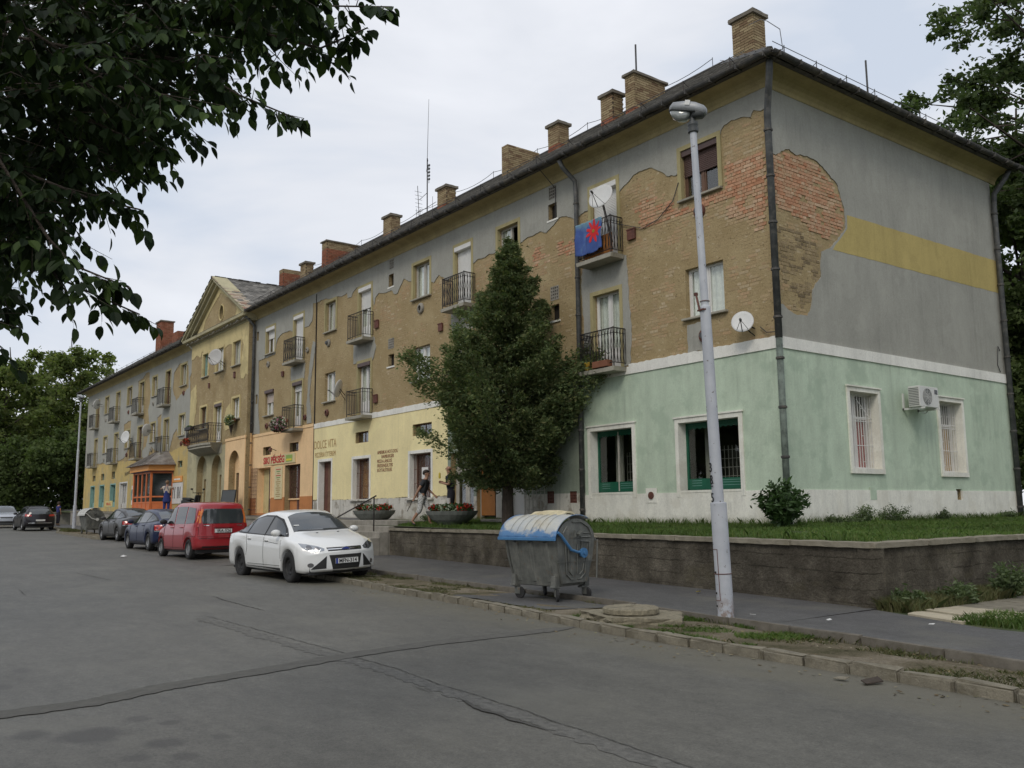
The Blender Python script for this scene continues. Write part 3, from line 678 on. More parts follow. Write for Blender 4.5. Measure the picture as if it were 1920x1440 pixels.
low = dict(g1=(-27.53,-26.61,3.99,4.36),g2=(-24.6,-23.68,3.98,4.36),d1=(-28.03,-26.52,1.46,3.45),d2=(-25.05,-23.45,1.44,3.45),yd=(-21.67,-20.58,1.34,3.43),yg1=(-18.63,-17.62,3.96,4.36),yw1=(-18.78,-17.51,1.93,3.39),yg2=(-14.54,-13.34,3.94,4.32),yw2=(-14.7,-13.37,1.91,3.36),dd=(-12.25,-10.98,1.24,3.25),od=(-10.85,-9.6,1.24,3.25),wd=(-9.25,-8.55,1.2,3.3),
  GA=(-5.75,-4.26,1.89,3.43),GB=(-2.78,-1.07,1.88,3.40), lgw=(-39.89,-39.08,4.0,4.36),s1=(-60.6,-59.42,1.95,3.46),s2=(-57.8,-56.55,1.95,3.46),s3=(-54.75,-53.44,1.95,3.46),s4=(-52.24,-50.44,1.8,3.48),
  u1=(-60.2,-59.3,3.85,4.25),u2=(-57.6,-56.7,3.85,4.3),u3=(-54.6,-53.7,3.85,4.35),a1=(-35.4,-34.4,1.5,3.2),a2=(-33.1,-32.1,1.5,3.35),a3=(-30.8,-29.75,1.5,3.35))
lowv = [(-7.55,-7.25,1.65,1.97),(-6.62,-6.34,1.65,1.95),(-3.81,-3.54,1.66,1.92)]
ALLOP = [rect(a) for a in OP+PO+vents+list(low.values())+lowv]
b0 = .9
sheet('facade_wall', [[(XL,b0),(-.003,b0),(-.003,10.36),(XL,10.36)]], ALLOP, 0, .30, FRONT, M['tan'], B)
SO = [(2.33,3.44,2.30,4.0),(6.12,7.22,2.28,4.02)]; SV = [(6.68,6.95,1.62,1.88)]
SW = sheet('end_wall', [[(.003,b0),(DEP,b0),(DEP,10.36),(.003,10.36)]], [rect(a) for a in SO+SV], 0, .30, SIDE, M['tan'], B)
MB().box(XL, -.3, DEP-.3, DEP, b0, 10.74).build('rear_wall', M['gray'], B)
MB().box(XL, XL+.3, .3, DEP-.3, b0, 10.74).build('far_end_wall', M['gray'], B)
MB().box(XL+.4, -.4, 1.6, 1.7, b0, 10.6).box(XL+.4, -1.7, 1.71, 9.4, 10.5, 10.6).box(-1.75,-1.65,1.75,9.5,b0,10.4).build('inner_wall', M['room'], B)
MB().box(XL+.4, -.35, .32, 1.58, 4.55, 4.7).box(XL+.4, -.35, .32, 1.58, 7.38, 7.52).box(-1.6,-.35,1.75,9.5,4.55,4.7).build('floor_slab', M['room'], B)
for a in vents+lowv: MB().box(a[0]-.03, a[1]+.03, .13, .16, a[2]-.03, a[3]+.03).build('vent_backing', M['hole'], B)
MB().box(-.16,-.13,6.6,7.0,1.58,1.92).build('vent_backing', M['hole'], B)
# pierced vent covers (small grilles)
for a in (vents[0], vents[2], vents[5], vents[6], lowv[0], lowv[1]):
    b = MB(); w = a[1]-a[0]; h = a[3]-a[2]
    for i in range(5): b.box(a[0]+w*i/4-.014, a[0]+w*i/4+.014, -.012, .04, a[2], a[3])
    for i in range(5): b.box(a[0], a[1], -.010, .042, a[2]+h*i/4-.014, a[2]+h*i/4+.014)
    b.build('vent_grille', M['concrete'] if a[2] > 3 else M['rust'], B)
for a in (vents[1], vents[3], vents[4], vents[7], lowv[2]):
    MB().box(a[0]-.05, a[1]+.05, -.035, .06, a[2]-.05, a[2]).build('vent_sill', M['white'], B)

# ---- grey top coat with its ragged lower edge
GB_ = [(-28.97,5.0),(-28.6,5.69),(-28.27,6.9),(-28.39,8.40),(-27.57,8.42),(-26.45,8.42),(-26.33,8.9),(-26.15,9.1),(-25.6,9.24),(-24.86,9.23),(-24.5,9.09),(-23.45,9.1),(-22.95,9.09),(-22.63,9.25),(-22.58,9.99),(-22.17,9.94),(-21.69,9.96),(-21.06,9.87),(-20.4,9.84),(-19.94,9.75),(-19.5,9.8),(-19.42,9.58),(-19.14,9.56),(-19.0,9.73),(-18.73,9.85),(-17.5,9.85),(-17.34,8.91),(-17.18,9.21),(-16.96,9.3),(-16.63,9.21),(-16.04,9.2),(-15.83,9.02),(-15.62,9.01),(-15.42,9.23),(-15.17,9.44),(-14.87,9.27),(-14.67,9.23),(-13.48,8.98),(-13.25,8.88),(-12.93,9.08),(-12.71,8.96),(-12.49,8.79),(-12.27,8.82),(-10.98,9.01),(-10.74,9.09),(-10.35,9.05),(-10.12,9.11),(-9.85,9.07),(-8.5,9.08),(-7.91,9.15),(-7.7,9.18),(-7.41,9.07),(-7.09,9.2),(-6.85,9.35),(-6.54,9.31),(-6.2,9.12),(-4.5,9.36),(-4.39,9.45),(-4.19,9.53),(-3.99,9.66),(-3.61,9.68),(-3.36,9.65),(-3.03,9.43),(-2.89,9.29),(-2.6,9.21),(-1.3,9.6),(-1.22,9.83),(-1.13,9.92),(-.92,9.96),(-.65,9.93),(-.4,9.84),(-.32,9.97),(-.13,9.88),(0,9.9)]
edge = jag2(GB_, .022, .07)
G1 = [(-28.97,10.40)]+edge+[(0,10.40)]
pats = [jag2(p, .03, .10, True) for p in (
 [(-5.95,7.7),(-4.32,7.7),(-4.28,6.9),(-4.22,6.0),(-4.30,4.96),(-5.95,4.96)],
 [(-12.2,7.74),(-10.95,7.74),(-10.9,7.2),(-10.95,6.85),(-12.15,6.9)],
 [(-18.9,7.72),(-17.3,7.74),(-17.15,7.3),(-17.4,6.9),(-18.9,6.95)],
 [(-24.7,7.6),(-23.2,7.6),(-23.3,6.95),(-24.65,7.0)],
 [(-2.42,5.6),(-1.78,5.62),(-1.80,4.97),(-2.44,4.97)],
 [(-22.75,6.2),(-22.42,7.6),(-22.22,8.3),(-22.5,8.4),(-22.8,7.4),(-23.0,5.9),(-22.95,5.05),(-22.5,5.05)],
 [(-28.95,5.0),(-28.0,5.0),(-28.2,5.8),(-28.35,8.4),(-28.95,8.4)])]
sheet('grey_plaster', [G1]+pats, ALLOP, .022, .020, FRONT, M['gray'], B)
LB = [(XL,5.0),(-60,4.96),(-58,5.05),(-55,4.98),(-53,5.02),(-51.2,5.3),(-50,6.2),(-49.2,5.6),(-48.8,4.9),(-46,4.9),(-45.3,5.5),(-44.2,5.2),(-43.2,5.0),(-41.6,5.0),(-41,5.9),(-40.4,6.2),(-39.9,5.6),(-38.6,5.4),(-37.9,6.4),(-37.2,6.8)]
lp = [jag2(p, .06, .14, True) for p in ([(-48.9,9.9),(-46.4,10.2),(-45.9,8.9),(-46.3,7.8),(-45.9,6.9),(-46.4,5.6),(-47.2,5.4),(-47.1,7.3),(-48.6,7.6)],[(-41.3,9.4),(-40.1,9.9),(-38.7,9.6),(-38.5,8.3),(-39.7,8.1),(-40.7,7.8),(-41.4,8.5)],[(-51.9,7.4),(-50.2,7.5),(-50.1,5.9),(-51.6,5.6)],[(-44.2,7.2),(-43.4,7.3),(-43.3,5.7),(-44.0,5.6)],[(-38.4,8.9),(-37.6,9.3),(-37.5,7.3),(-38.1,7.0)])]
sheet('grey_plaster', [[(XL,10.40)]+jag2(LB, .05, .13)+[(XPL,10.40)]], ALLOP+lp, .022, .020, FRONT, M['gray'], B)
SP = [(-.02,5.62),(.16,5.66),(.55,5.5),(1.03,5.51),(1.19,5.78),(1.26,6.12),(1.6,6.45),(1.67,7.03),(2.02,7.17),(2.43,7.51),(2.66,7.75),(2.66,8.2),(2.54,8.47),(2.42,8.74),(2.09,8.91),(1.69,9.11),(1.32,9.14),(.9,9.07),(.69,9.15),(.42,9.04),(.2,8.9),(-.02,8.92)]
spj = jag2(SP, .022, .07, True)
sheet('grey_plaster', [[(-.022,4.95),(DEP,4.95),(DEP,10.40),(-.022,10.40)]], [spj], .022, .020, SIDE, M['gray'], B)
sheet('yellow_band', [jag([(2.74,8.06),(9.83,8.13),(9.83,7.22),(2.1,7.14),(2.2,7.26),(2.46,7.48),(2.72,7.74)], .008, .2, True)], [], .026, .003, SIDE, M['stripe'], B)

# ---- painted ground floor, white band, plinth
S1 = jag([(0,1.87),(-.0,4.71)], 0, .2)
sheet('green_paint', [[(-6.0,1.84),(0,1.84),(0,4.72),(-6.0,4.72)]], ALLOP, .034, .032, FRONT, M['green'], B)
sheet('green_paint', [[(-.034,1.84),(DEP,1.84),(DEP,4.72),(-.034,4.72)]], [rect(a) for a in SO+SV], .034, .032, SIDE, M['green'], B)
sheet('shade_darkened_wall', [[(-12.4,1.9),(-6.0,1.9),(-6.0,4.95),(-12.4,4.95)]], ALLOP, .028, .026, FRONT, M['green_shade'], B)  # shade behind the conifer is put into this wall colour
sheet('yellow_paint', [jag([(-22.18,1.95),(-21.7,1.97),(-20.5,1.93),(-18,1.95),(-16,1.93),(-14.8,1.96),(-13.2,1.94),(-12.4,1.96)], .02, .1)+[(-12.4,4.78),(-22.18,4.78)]], ALLOP, .030, .028, FRONT, M['yellow'], B)
sheet('apricot_paint', [[(XPR,2.12),(-22.24,2.12),(-22.24,4.88),(XPR,4.88)]], ALLOP, .030, .028, FRONT, M['orange'], B)
sheet('terracotta_plinth', [[(XPR,b0),(-22.24,b0),(-22.24,2.12),(XPR,2.12)]], ALLOP, .040, .038, FRONT, M['orange_low'], B)
sheet('apricot_string_course', [[(XPR,4.88),(-22.24,4.88),(-22.24,5.0),(XPR,5.0)]], [], .055, .053, FRONT, M['orange'], B)
sheet('peeling_plinth', [[(-22.18,b0),(-12.4,b0),(-12.4,1.93),(-22.18,1.93)]], ALLOP, .026, .024, FRONT, M['peel_plinth'], B)
sheet('plinth', [[(-12.4,b0),(-6.0,b0),(-6.0,1.9),(-12.4,1.9)]], ALLOP, .03, .028, FRONT, M['peel_plinth'], B)
sheet('white_plinth', [[(-6.0,b0),(0,b0),(0,1.84),(-6.0,1.84)]], ALLOP, .055, .053, FRONT, M['plinth'], B)
sheet('white_plinth', [[(-.055,b0),(DEP,b0),(DEP,1.84),(-.055,1.84)]], [rect(a) for a in SV], .055, .053, SIDE, M['plinth'], B)
sheet('white_band', [jag([(-22.18,4.97),(-12.4,4.97)], .012, .15)[::1]+[(-12.4,4.78),(-22.18,4.78)]], ALLOP, .05, .048, FRONT, M['white'], B)
sheet('white_band', [jag([(-4.3,4.96),(0,4.97)], .014, .1)+[(0,4.72),(-6.0,4.72),(-6.0,4.90),(-4.3,4.90)]], ALLOP, .062, .060, FRONT, M['white'], B)
sheet('white_band', [[(-.062,4.72),(DEP,4.72),(DEP,4.96),(-.062,4.96)]], [], .062, .060, SIDE, M['white'], B)
sheet('ochre_paint', [jag([(XL,4.98),(-60,4.94),(-58,5.0),(-55,4.9),(-52.5,4.95),(-49,4.8),(-45,4.92),(-43.4,4.98),(-41,4.95),(-38.6,5.3),(-37.2,5.35)], .04, .15)+[(XPL,b0),(XL,b0)]], ALLOP, .018, .016, FRONT, M['ochre_paint'], B)
# ---- cornice under the eaves (coved)
def cornice(name, x0, x1, yz, mat, side=False, mitre=None):
    n = len(yz); b = MB()
    for x in (x0, x1):
        for o_, z in yz:
            xx = (x+o_*(-1 if side else 1)) if mitre == x else x
            b.v.append((o_, xx, z) if side else (xx, -o_, z))
    b.f = [tuple(range(n)), tuple(range(2*n-1, n-1, -1))]+[(i, (i+1) % n, n+(i+1) % n, n+i) for i in range(n)]
    o = b.build(name, mat, B); bm = bmesh.new(); bm.from_mesh(o.data); bmesh.ops.recalc_face_normals(bm, faces=bm.faces); bm.to_mesh(o.data); bm.free(); return o
CP = [(0,10.36),(.035,10.36),(.045,10.38),(.06,10.45),(.11,10.53),(.19,10.59),(.30,10.625),(.47,10.64),(.48,10.72),(0,10.72)]
cornice('cornice', XPR, 0, CP, M['cornice'], mitre=0); cornice('cornice', XL-.3, XPL, CP, M['cornice'])
CPS = [(o_, z) for o_, z in CP]
cornice('cornice', 0, DEP+.3, CPS, M['cornice'], True, mitre=0)

# ---- centre pavilion
def arch(x0, x1, zb, zt, n=14):
    r = (x1-x0)/2; xc = (x0+x1)/2
    return [(x0, zb), (x1, zb)]+[(xc+r*math.cos(PI*i/n), zt-r+r*math.sin(PI*i/n)) for i in range(n+1)]
AR = [arch(-35.65,-34.12,1.2,4.36), arch(-33.4,-31.92,1.2,4.30), arch(-30.97,-29.57,1.2,4.38)]
PH = [rect(a) for a in PO]+AR
sheet('pavilion_wall', [[(XPL,b0),(XPR,b0),(XPR,10.64),(XPL,10.64)]], PH, .30, .298, FRONT, M['tan'], B)
pb = [(-37.2,9.6),(-36.33,9.76),(-35.78,9.55),(-35.55,9.87),(-34.36,9.44),(-34.0,9.51),(-33.51,9.52),(-32.2,9.46),(-31.65,9.61),(-30.98,9.55),(-29.91,9.7),(-29.5,9.3),(-29.7,8.8),(-29.9,8.2),(-29.75,7.75),(-29.4,7.65),(-29.1,7.9),(-28.9,7.8)]
sheet('cream_plaster', [jag2(pb, .03, .09)+[(-28.9,10.62),(-37.2,10.62)], jag([(-31.6,6.5),(-31.1,6.7),(-30.95,6.2),(-31.0,5.5),(-31.7,5.4),(-31.9,5.9)], .03, .1, True), jag([(-37.15,7.9),(-36.3,8.2),(-36.1,7.2),(-36.4,6.0),(-37.15,5.6)], .03, .1, True)], PH, .318, .016, FRONT, M['cream'], B)
sheet('olive_plaster', [[(-37.2,b0),(-31.5,b0),(-31.5,4.75),(-37.2,4.78)]], PH, .322, .020, FRONT, M['olive'], B)
sheet('apricot_paint', [[(-31.5,b0),(-28.9,b0),(-28.9,4.88),(-31.5,4.85)]], PH, .330, .028, FRONT, M['orange'], B)
sheet('apricot_string_course', [[(-31.5,4.86),(-28.85,4.88),(-28.85,5.0),(-31.5,4.98)]], [], .36, .06, FRONT, M['orange'], B)
for i, (a, mt) in enumerate(((AR[0],'olive'),(AR[1],'olive'),(AR[2],'orange'))):
    sheet('niche_plaster', [[(p[0]*1.0, p[1]) for p in a]], [rect(low['a%d' % (i+1)])], .012, .010, FRONT, M[mt], B)
    xc = (a[0][0]+a[1][0])/2; b = MB(); b.tube([(xc+.16*math.cos(t), -.03, 3.78+.24*math.sin(t)) for t in [2*PI*k/14 for k in range(15)]], .02, 5, False)
    b.tube([(xc-.14,-.03,3.5),(xc-.06,-.03,3.56),(xc+.06,-.03,3.56),(xc+.14,-.03,3.5)], .02, 5); b.build('plaster_ornament', M[mt], B)
PC = [(.0,10.34),(.34,10.34),(.36,10.42),(.5,10.48),(.72,10.52),(.74,10.64),(0,10.64)]
cornice('pavilion_cornice', XPL-.35, XPR+.30, PC, M['olive'])
b = MB(); rs = random.Random(8)
for i in range(26): x = XPL-.2+i*.335; b.box(x, x+.16, -.55-rs.uniform(0,.08), -.30, 10.40, 10.475)
b.build('dentil_course', M['slab'], B)
AP = (-33.05, 13.12)
tym = [(-37.35,10.64),(-28.75,10.64),(AP[0],AP[1]-.12)]
rw_ = [(-32.75+.33*math.cos(2*PI*k/18), 11.42+.40*math.sin(2*PI*k/18)) for k in range(18)]
sheet('pediment_wall', [tym], [rw_], .30, .28, FRONT, M['tan'], B)
pk = jag([(-36.9,10.66),(-35.6,10.68),(-35.2,11.4),(-34.3,11.9),(-33.5,12.25),(-32.9,12.5),(-32.1,12.1),(-31.2,11.9),(-30.6,11.2),(-30.9,10.66),(-29.0,10.66),(-33.05,12.98)], .02, .1, True)
sheet('cream_plaster', [pk], [rw_], .318, .016, FRONT, M['cream'], B)
b = MB().prism([(-32.75+.30*math.cos(2*PI*k/18), 11.42+.37*math.sin(2*PI*k/18)) for k in range(18)], -.16, -.12); b.build('round_pane', M['glass'], B)
b = MB().box(-33.2,-32.3,-.05,-.02,10.95,11.9); b.build('attic_backing', M['dark'], B)
b = MB().tube([(-32.75+.33*math.cos(2*PI*k/18), -.31, 11.42+.40*math.sin(2*PI*k/18)) for k in range(19)], .035, 6, False); b.build('round_window_ring', M['cream'], B)
for s_ in (-1, 1):      # raking cornices
    e0 = Vector((XPL-.45 if s_ < 0 else XPR+.4, 0, 10.60)); ap = Vector((AP[0], 0, AP[1])); d = (ap-e0).normalized(); n = Vector((-d.z, 0, d.x)) if s_ < 0 else Vector((d.z, 0, -d.x))
    if n.z < 0: n = -n
    for (o0, o1, yy) in ((-.22, -.08, -.50), (-.08, .03, -.66), (.03, .17, -.76)):
        q = [e0+n*o0, ap+Vector((0, 0, o0/n.z)), ap+Vector((0, 0, o1/n.z)), e0+n*o1]
        b = MB(); b.v = [(p.x, yy, p.z) for p in q]+[(p.x, -.0, p.z) for p in q]
        b.f = [(0,1,2,3),(7,6,5,4)]+[(i, i+4, (i+1) % 4+4, (i+1) % 4) for i in range(4)]
        o = b.build('raking_cornice', M['olive'], B); bm = bmesh.new(); bm.from_mesh(o.data); bmesh.ops.recalc_face_normals(bm, faces=bm.faces); bm.to_mesh(o.data); bm.free()

# ---- windows
def shutter_mesh(w, h, pitch=.042):
    b = MB(); n = int(h/pitch)
    for i in range(n):
        z = h-(i+1)*h/n; b.add([(-w/2,.0,z),(w/2,.0,z),(w/2,-.009,z+h/n*.35),(-w/2,-.009,z+h/n*.35),(w/2,.0,z+h/n),(-w/2,.0,z+h/n)], [(0,1,2,3),(3,2,4,5)])
    return b
def wavy(w, z0, z1, seed, mat, o, y=.05, name='curtain', x0=None, amp=.02):
    r2 = random.Random(seed); n = max(6, int(w/.03)); b = MB(); xs = -w/2 if x0 is None else x0
    for i in range(n+1):
        x = xs+w*i/n; yy = y+amp*math.sin(i*1.15+seed)+r2.uniform(-.004, .004); b.v += [(x, yy, z0), (x, yy+.01, z1)]
    b.f = [(2*i, 2*i+2, 2*i+3, 2*i+1) for i in range(n)]
    return b.build(name, M[mat], o)
def window(x0, x1, z0, z1, side=False, out_=0., frame='whiteframe', cur='full', shut=None, shutcol='shutter', box=None, surround=None, sill=True, door=False, open_=False, rec=.15, seed=0, transom=False, blind=0, swid=.10):
    w, h = x1-x0, z1-z0; xc = (x0+x1)/2; t = .05; b = MB(); y = 0
    # frame lies rec behind the wall face; local -y points out of the wall
    b.box(-w/2, -w/2+t, -.03, .03, 0, h).box(w/2-t, w/2, -.03, .03, 0, h).box(-w/2+t, w/2-t, -.03, .03, 0, t).box(-w/2+t, w/2-t, -.03, .03, h-t, h)
    b.box(-.035, .035, -.036, .028, t, h-t)
    if not open_:
        for s_ in (-1, 1): c = s_*(w/4-.004); hw = w/4-.045; b.box(c-hw, c-hw+.03, -.026, .02, t, h-t).box(c+hw-.03, c+hw, -.026, .02, t, h-t)
    if transom: b.box(-w/2+t, w/2-t, -.040, .024, h*.66, h*.66+.06)
    if door: b.box(-w/2+t, w/2-t, -.024, .018, t, .55)
    loc = (rec-out_, )
    name = 'balcony_door' if door else 'window'
    o = b.build(name, M[frame], B)
    if side: o.location = (-rec+out_, xc, z0); o.rotation_euler = (0, 0, PI/2)
    else: o.location = (xc, rec-out_, z0)
    MB().box(-w/2+t, -.036, -.004, .002, t, h-t).build('pane', M['glass'], o)
    if open_:
        f = MB(); hw = w/2-t; 
        f.box(0, .04, -.02, .02, 0, h-2*t).box(hw-.04, hw, -.02, .02, 0, h-2*t).box(.04, hw-.04, -.02, .02, 0, .04).box(.04, hw-.04, -.02, .02, h-2*t-.04, h-2*t)
        s = f.build('open_casement', M[frame], o); s.location = (w/2-t, .0, t); s.rotation_euler = (0, 0, PI-R(62)+PI*0)
        g = MB().box(w/2-t-.02, w/2-t, .04, .3, t+.04, h-t-.04); 
    else: MB().box(.036, w/2-t, -.004, .002, t, h-t).build('pane', M['glass'], o)
    if cur == 'full': wavy(w-.1, .04, h-.04, seed+1, 'curtain', o)
    elif cur == 'sides': wavy(w*.3, .04, h-.04, seed+2, 'curtain', o, x0=-w/2+.05); wavy(w*.3, .04, h-.04, seed+3, 'curtain', o, x0=w/2-.05-w*.3)
    elif cur == 'right': wavy(w*.45, .04, h-.04, seed+2, 'curtain', o, x0=w/2-.05-w*.45)
    elif cur == 'left': wavy(w*.45, .04, h-.04, seed+2, 'curtain', o, x0=-w/2+.05)
    elif cur and cur.startswith('c:'): wavy(w-.1, .04, h*.64, seed+1, cur[2:], o, amp=.03)
    if shut:
        sm = shutter_mesh(w-.03, h*shut).build('roller_shutter', M[shutcol], o); sm.location = (0, -.055, h*(1-shut)-.01)
    if box:
        MB().box(-w/2+.005, w/2-.005, -.21, -.04, h-.15, h-.005).build('shutter_box', M[box], o, bevel=.012)
    if surround:
        s_ = swid; e_ = .034 if not side else .07; y1 = -(rec)+.0; y0 = y1-e_
        yb2 = -.035 if side else y1+.06
        b = MB().box(-w/2-s_, -w/2+.004, y0, yb2, -.0, h+s_).box(w/2-.004, w/2+s_, y0, yb2, -.0, h+s_).box(-w/2+.004, w/2-.004, y0, yb2, h-.004, h+s_)
        if side: b.box(-w/2-s_, w/2+s_, y0-.01, yb2, -s_*1.1, .003)
        b.build('surround', M[surround], o)
        if side: MB().box(-w/2-s_-.02, w/2+s_+.02, y0-.03, y0+.03, h+s_, h+s_+.03).build('drip_mould', M[surround], o)
    if sill and not door:
        MB().box(-w/2-.09, w/2+.09, -rec-.10, -.03, -.055, -.004).build('sill', M['slab'], o, bevel=.008)
    return o
win = window
kw = dict(surround='trim')
win(*OP[0], cur=None, shut=.52, shutcol='brown_shutter', frame='brownframe', seed=1, **kw)
win(*OP[1], cur='full', seed=2); win(*OP[2], cur='left', open_=True, frame='greyframe', seed=3, **kw); win(*OP[3], cur='full', seed=4)
win(*OP[4], cur='full', open_=False, frame='greyframe', seed=5, **kw); win(*OP[5], cur='full', seed=6)
win(*OP[6], cur='full', frame='greyframe', seed=7, **kw); win(*OP[7], cur='sides', seed=8)
win(*OP[8], cur='right', shut=.42, box='shutter', seed=9, **kw); win(*OP[9], cur='sides', shut=.5, shutcol='pink_shutter', box='brown_shutter', seed=10)
DO = OP[10:18]
win(*DO[0], door=True, cur=None, shut=.98, box='shutter', seed=11, **kw); win(*DO[1], door=True, cur='full', seed=12, **kw)
win(*DO[2], door=True, cur=None, shut=.98, box='shutter', seed=13, **kw); win(*DO[3], door=True, cur='full', seed=14, **kw)
win(*DO[4], door=True, cur='sides', shut=.40, box='shutter', seed=15, **kw); win(*DO[5], door=True, cur='sides', box='brown_shutter', seed=16, **kw)
win(*DO[6], door=True, cur=None, shut=.95, box='shutter', seed=17, **kw); win(*DO[7], door=True, cur='sides', shut=.2, box='brown_shutter', seed=18, **kw)
for i, a in enumerate(OP[18:26]): win(*a, cur=['full','sides','full',None,'right','full','sides','full'][i], frame=['greyframe','whiteframe'][i % 2], seed=20+i, **kw)
for i, a in enumerate(OP[26:34]): win(*a, door=True, cur=['full','sides',None,'full','sides','full','right',None][i], frame=['greyframe','brownframe'][i % 3 == 0], seed=30+i, **kw)
for i, a in enumerate(PO):
    win(*a, door=i == 4, out_=.3, cur=['left','full','full','sides','sides','full'][i], frame=['tealframe','whiteframe','greyframe','brownframe','whiteframe','whiteframe'][i], seed=40+i, box='brown_shutter' if i == 4 else None, surround='cream')
MB().box(-1.89-.56, -1.89+.56, .0, .14, T1-.14, T1-.002).build('shutter_box', M['brown_shutter'], B)

# ---- balconies
def railing(w, d, h=.95, style=0, seed=0):
    b = MB(); r = .011; rs = random.Random(seed)
    pts = [(-w/2,0),(-w/2,-d),(w/2,-d),(w/2,0)]
    for a, c in zip(pts, pts[1:]):
        for z, rr_ in ((h, .016), (.10, .011), (h-.12, .009)): b.bar((a[0],a[1],z), (c[0],c[1],z), rr_, 5)
        L = math.dist(a, c); n = max(2, round(L/.105))
        for i in range(n+1):
            t = i/n; x, y = a[0]+(c[0]-a[0])*t, a[1]+(c[1]-a[1])*t
            if style == 0:
                b.bar((x,y,.10), (x,y,h), r*.8, 4)
            else:
                t2 = min(1, (i+.5)/n); x2, y2 = a[0]+(c[0]-a[0])*t2, a[1]+(c[1]-a[1])*t2
                b.bar((x,y,.10), (x2,y2,h*.55), r*.8, 4); b.bar((x2,y2,h*.55), (x,y,h), r*.8, 4); b.bar((x2,y2,.10), (x,y,h*.55), r*.7, 4)
                if i < n: b.bar((x,y,h*.55), (x2,y2,h), r*.7, 4)
    for p in (pts[1], pts[2]): b.bar((p[0],p[1],0), (p[0],p[1],h+.03), .016, 5)
    return b
def balcony(x, z, w=1.20, d=.40, style=1, out_=0, seed=0):
    rs = random.Random(seed); M_ = MB()
    M_.prism([(-w/2-.03, -.11), (w/2+.03, -.11), (w/2+.05, -.02), (w/2+.06, .0), (-w/2-.06, .0), (-w/2-.06, -.02)], -d-.05, .0)
    o = M_.build('balcony', M['slab'], B, bevel=.01); o.location = (x, -.03-out_, z)
    railing(w, d, .95, style, seed).build('railing', M['iron'], o); return o
for i, (x, w) in enumerate(doors):
    balcony(x+.06, D0-.02, 1.20, .40, 1 if i != 2 else 0, seed=i)
    balcony(x+.06, E0-.04 if i != 0 else 4.90, 1.20, .40, 1 if i == 0 else 0, seed=i+9)
for i, (x, w) in enumerate(ldo):
    balcony(x+.03, D0-.02, 1.2, .42, 0, seed=i+20); balcony(x+.03, E0-.02, 1.2, .42, 0, seed=i+30)
# bowed balcony of the pavilion
b = MB(); n = 14; prof = [(0,0),(0,-.10),(.06,-.14),(.03,-.22),(.16,-.30),(.34,-.42),(.5,-.5)]
w2 = 1.75
for off, z in prof:
    for k in range(n+1):
        t = -1+2*k/n; x = t*(w2-off*.8); y = -(.75-off*1.2)*(1-abs(t)**4*.25) if off < .5 else -.05; b.v.append((x, min(y, -.02), z))
for r_ in range(len(prof)-1):
    for k in range(n): b.f.append((r_*(n+1)+k, r_*(n+1)+k+1, (r_+1)*(n+1)+k+1, (r_+1)*(n+1)+k))
    b.f.append(tuple())if 0 else None
b.f.append(tuple(range(n+1))[::-1]+()) if 0 else None
b.f = [f for f in b.f if f]; nb = len(b.v); b.v += [(-w2,0,0),(w2,0,0),(-w2,0,-.5),(w2,0,-.5)]; b.f += [tuple([nb+1]+[k for k in range(n, -1, -1)]+[nb])]
b.f += [tuple([nb]+[r_*(n+1) for r_ in range(len(prof))]+[nb+2]), tuple([nb+3]+[r_*(n+1)+n for r_ in range(len(prof)-1, -1, -1)]+[nb+1])]
pbal = b.build('balcony', M['slab'], B); pbal.location = (-33.75, -.33, 4.86)
r_ = railing(3.3, .66, .95, 1, 5).build('railing', M['iron'], pbal)

# ---- shop fronts and doors of the ground floor
def grille(b, w, h, nx, nz, r=.008, y=0):
    for i in range(nx+1): x = -w/2+w*i/nx; b.bar((x,y,0), (x,y,h), r, 4)
    for j in range(nz+1): z = h*j/nz; b.bar((-w/2,y,z), (w/2,y,z), r, 4)
def opening(name, a, y, parent=B): o = empty(name, ((a[0]+a[1])/2, y, a[2])); o.parent = parent; return o
def leaf(o, x0, x1, z0, z1, mat, t=.04, y=0, pane=None, name='door_leaf', rail=.08):
    b = MB().box(x0, x0+rail, y, y+t, z0, z1).box(x1-rail, x1, y, y+t, z0, z1).box(x0+rail, x1-rail, y, y+t, z0, z0+rail*1.5).box(x0+rail, x1-rail, y, y+t, z1-rail, z1)
    q = b.build(name, M[mat], o); MB().box(x0+rail, x1-rail, y+.012, y+.024, z0+rail*1.5, z1-rail).build('pane' if pane == 'glass' else 'panel', M[pane or mat], o); return q
def frame_in(o, w, h, mat, t=.05, d=.10, y=0):
    return MB().box(-w/2, -w/2+t, y, y+d, 0, h).box(w/2-t, w/2, y, y+d, 0, h).box(-w/2+t, w/2-t, y, y+d, h-t, h).build('frame', M[mat], o)
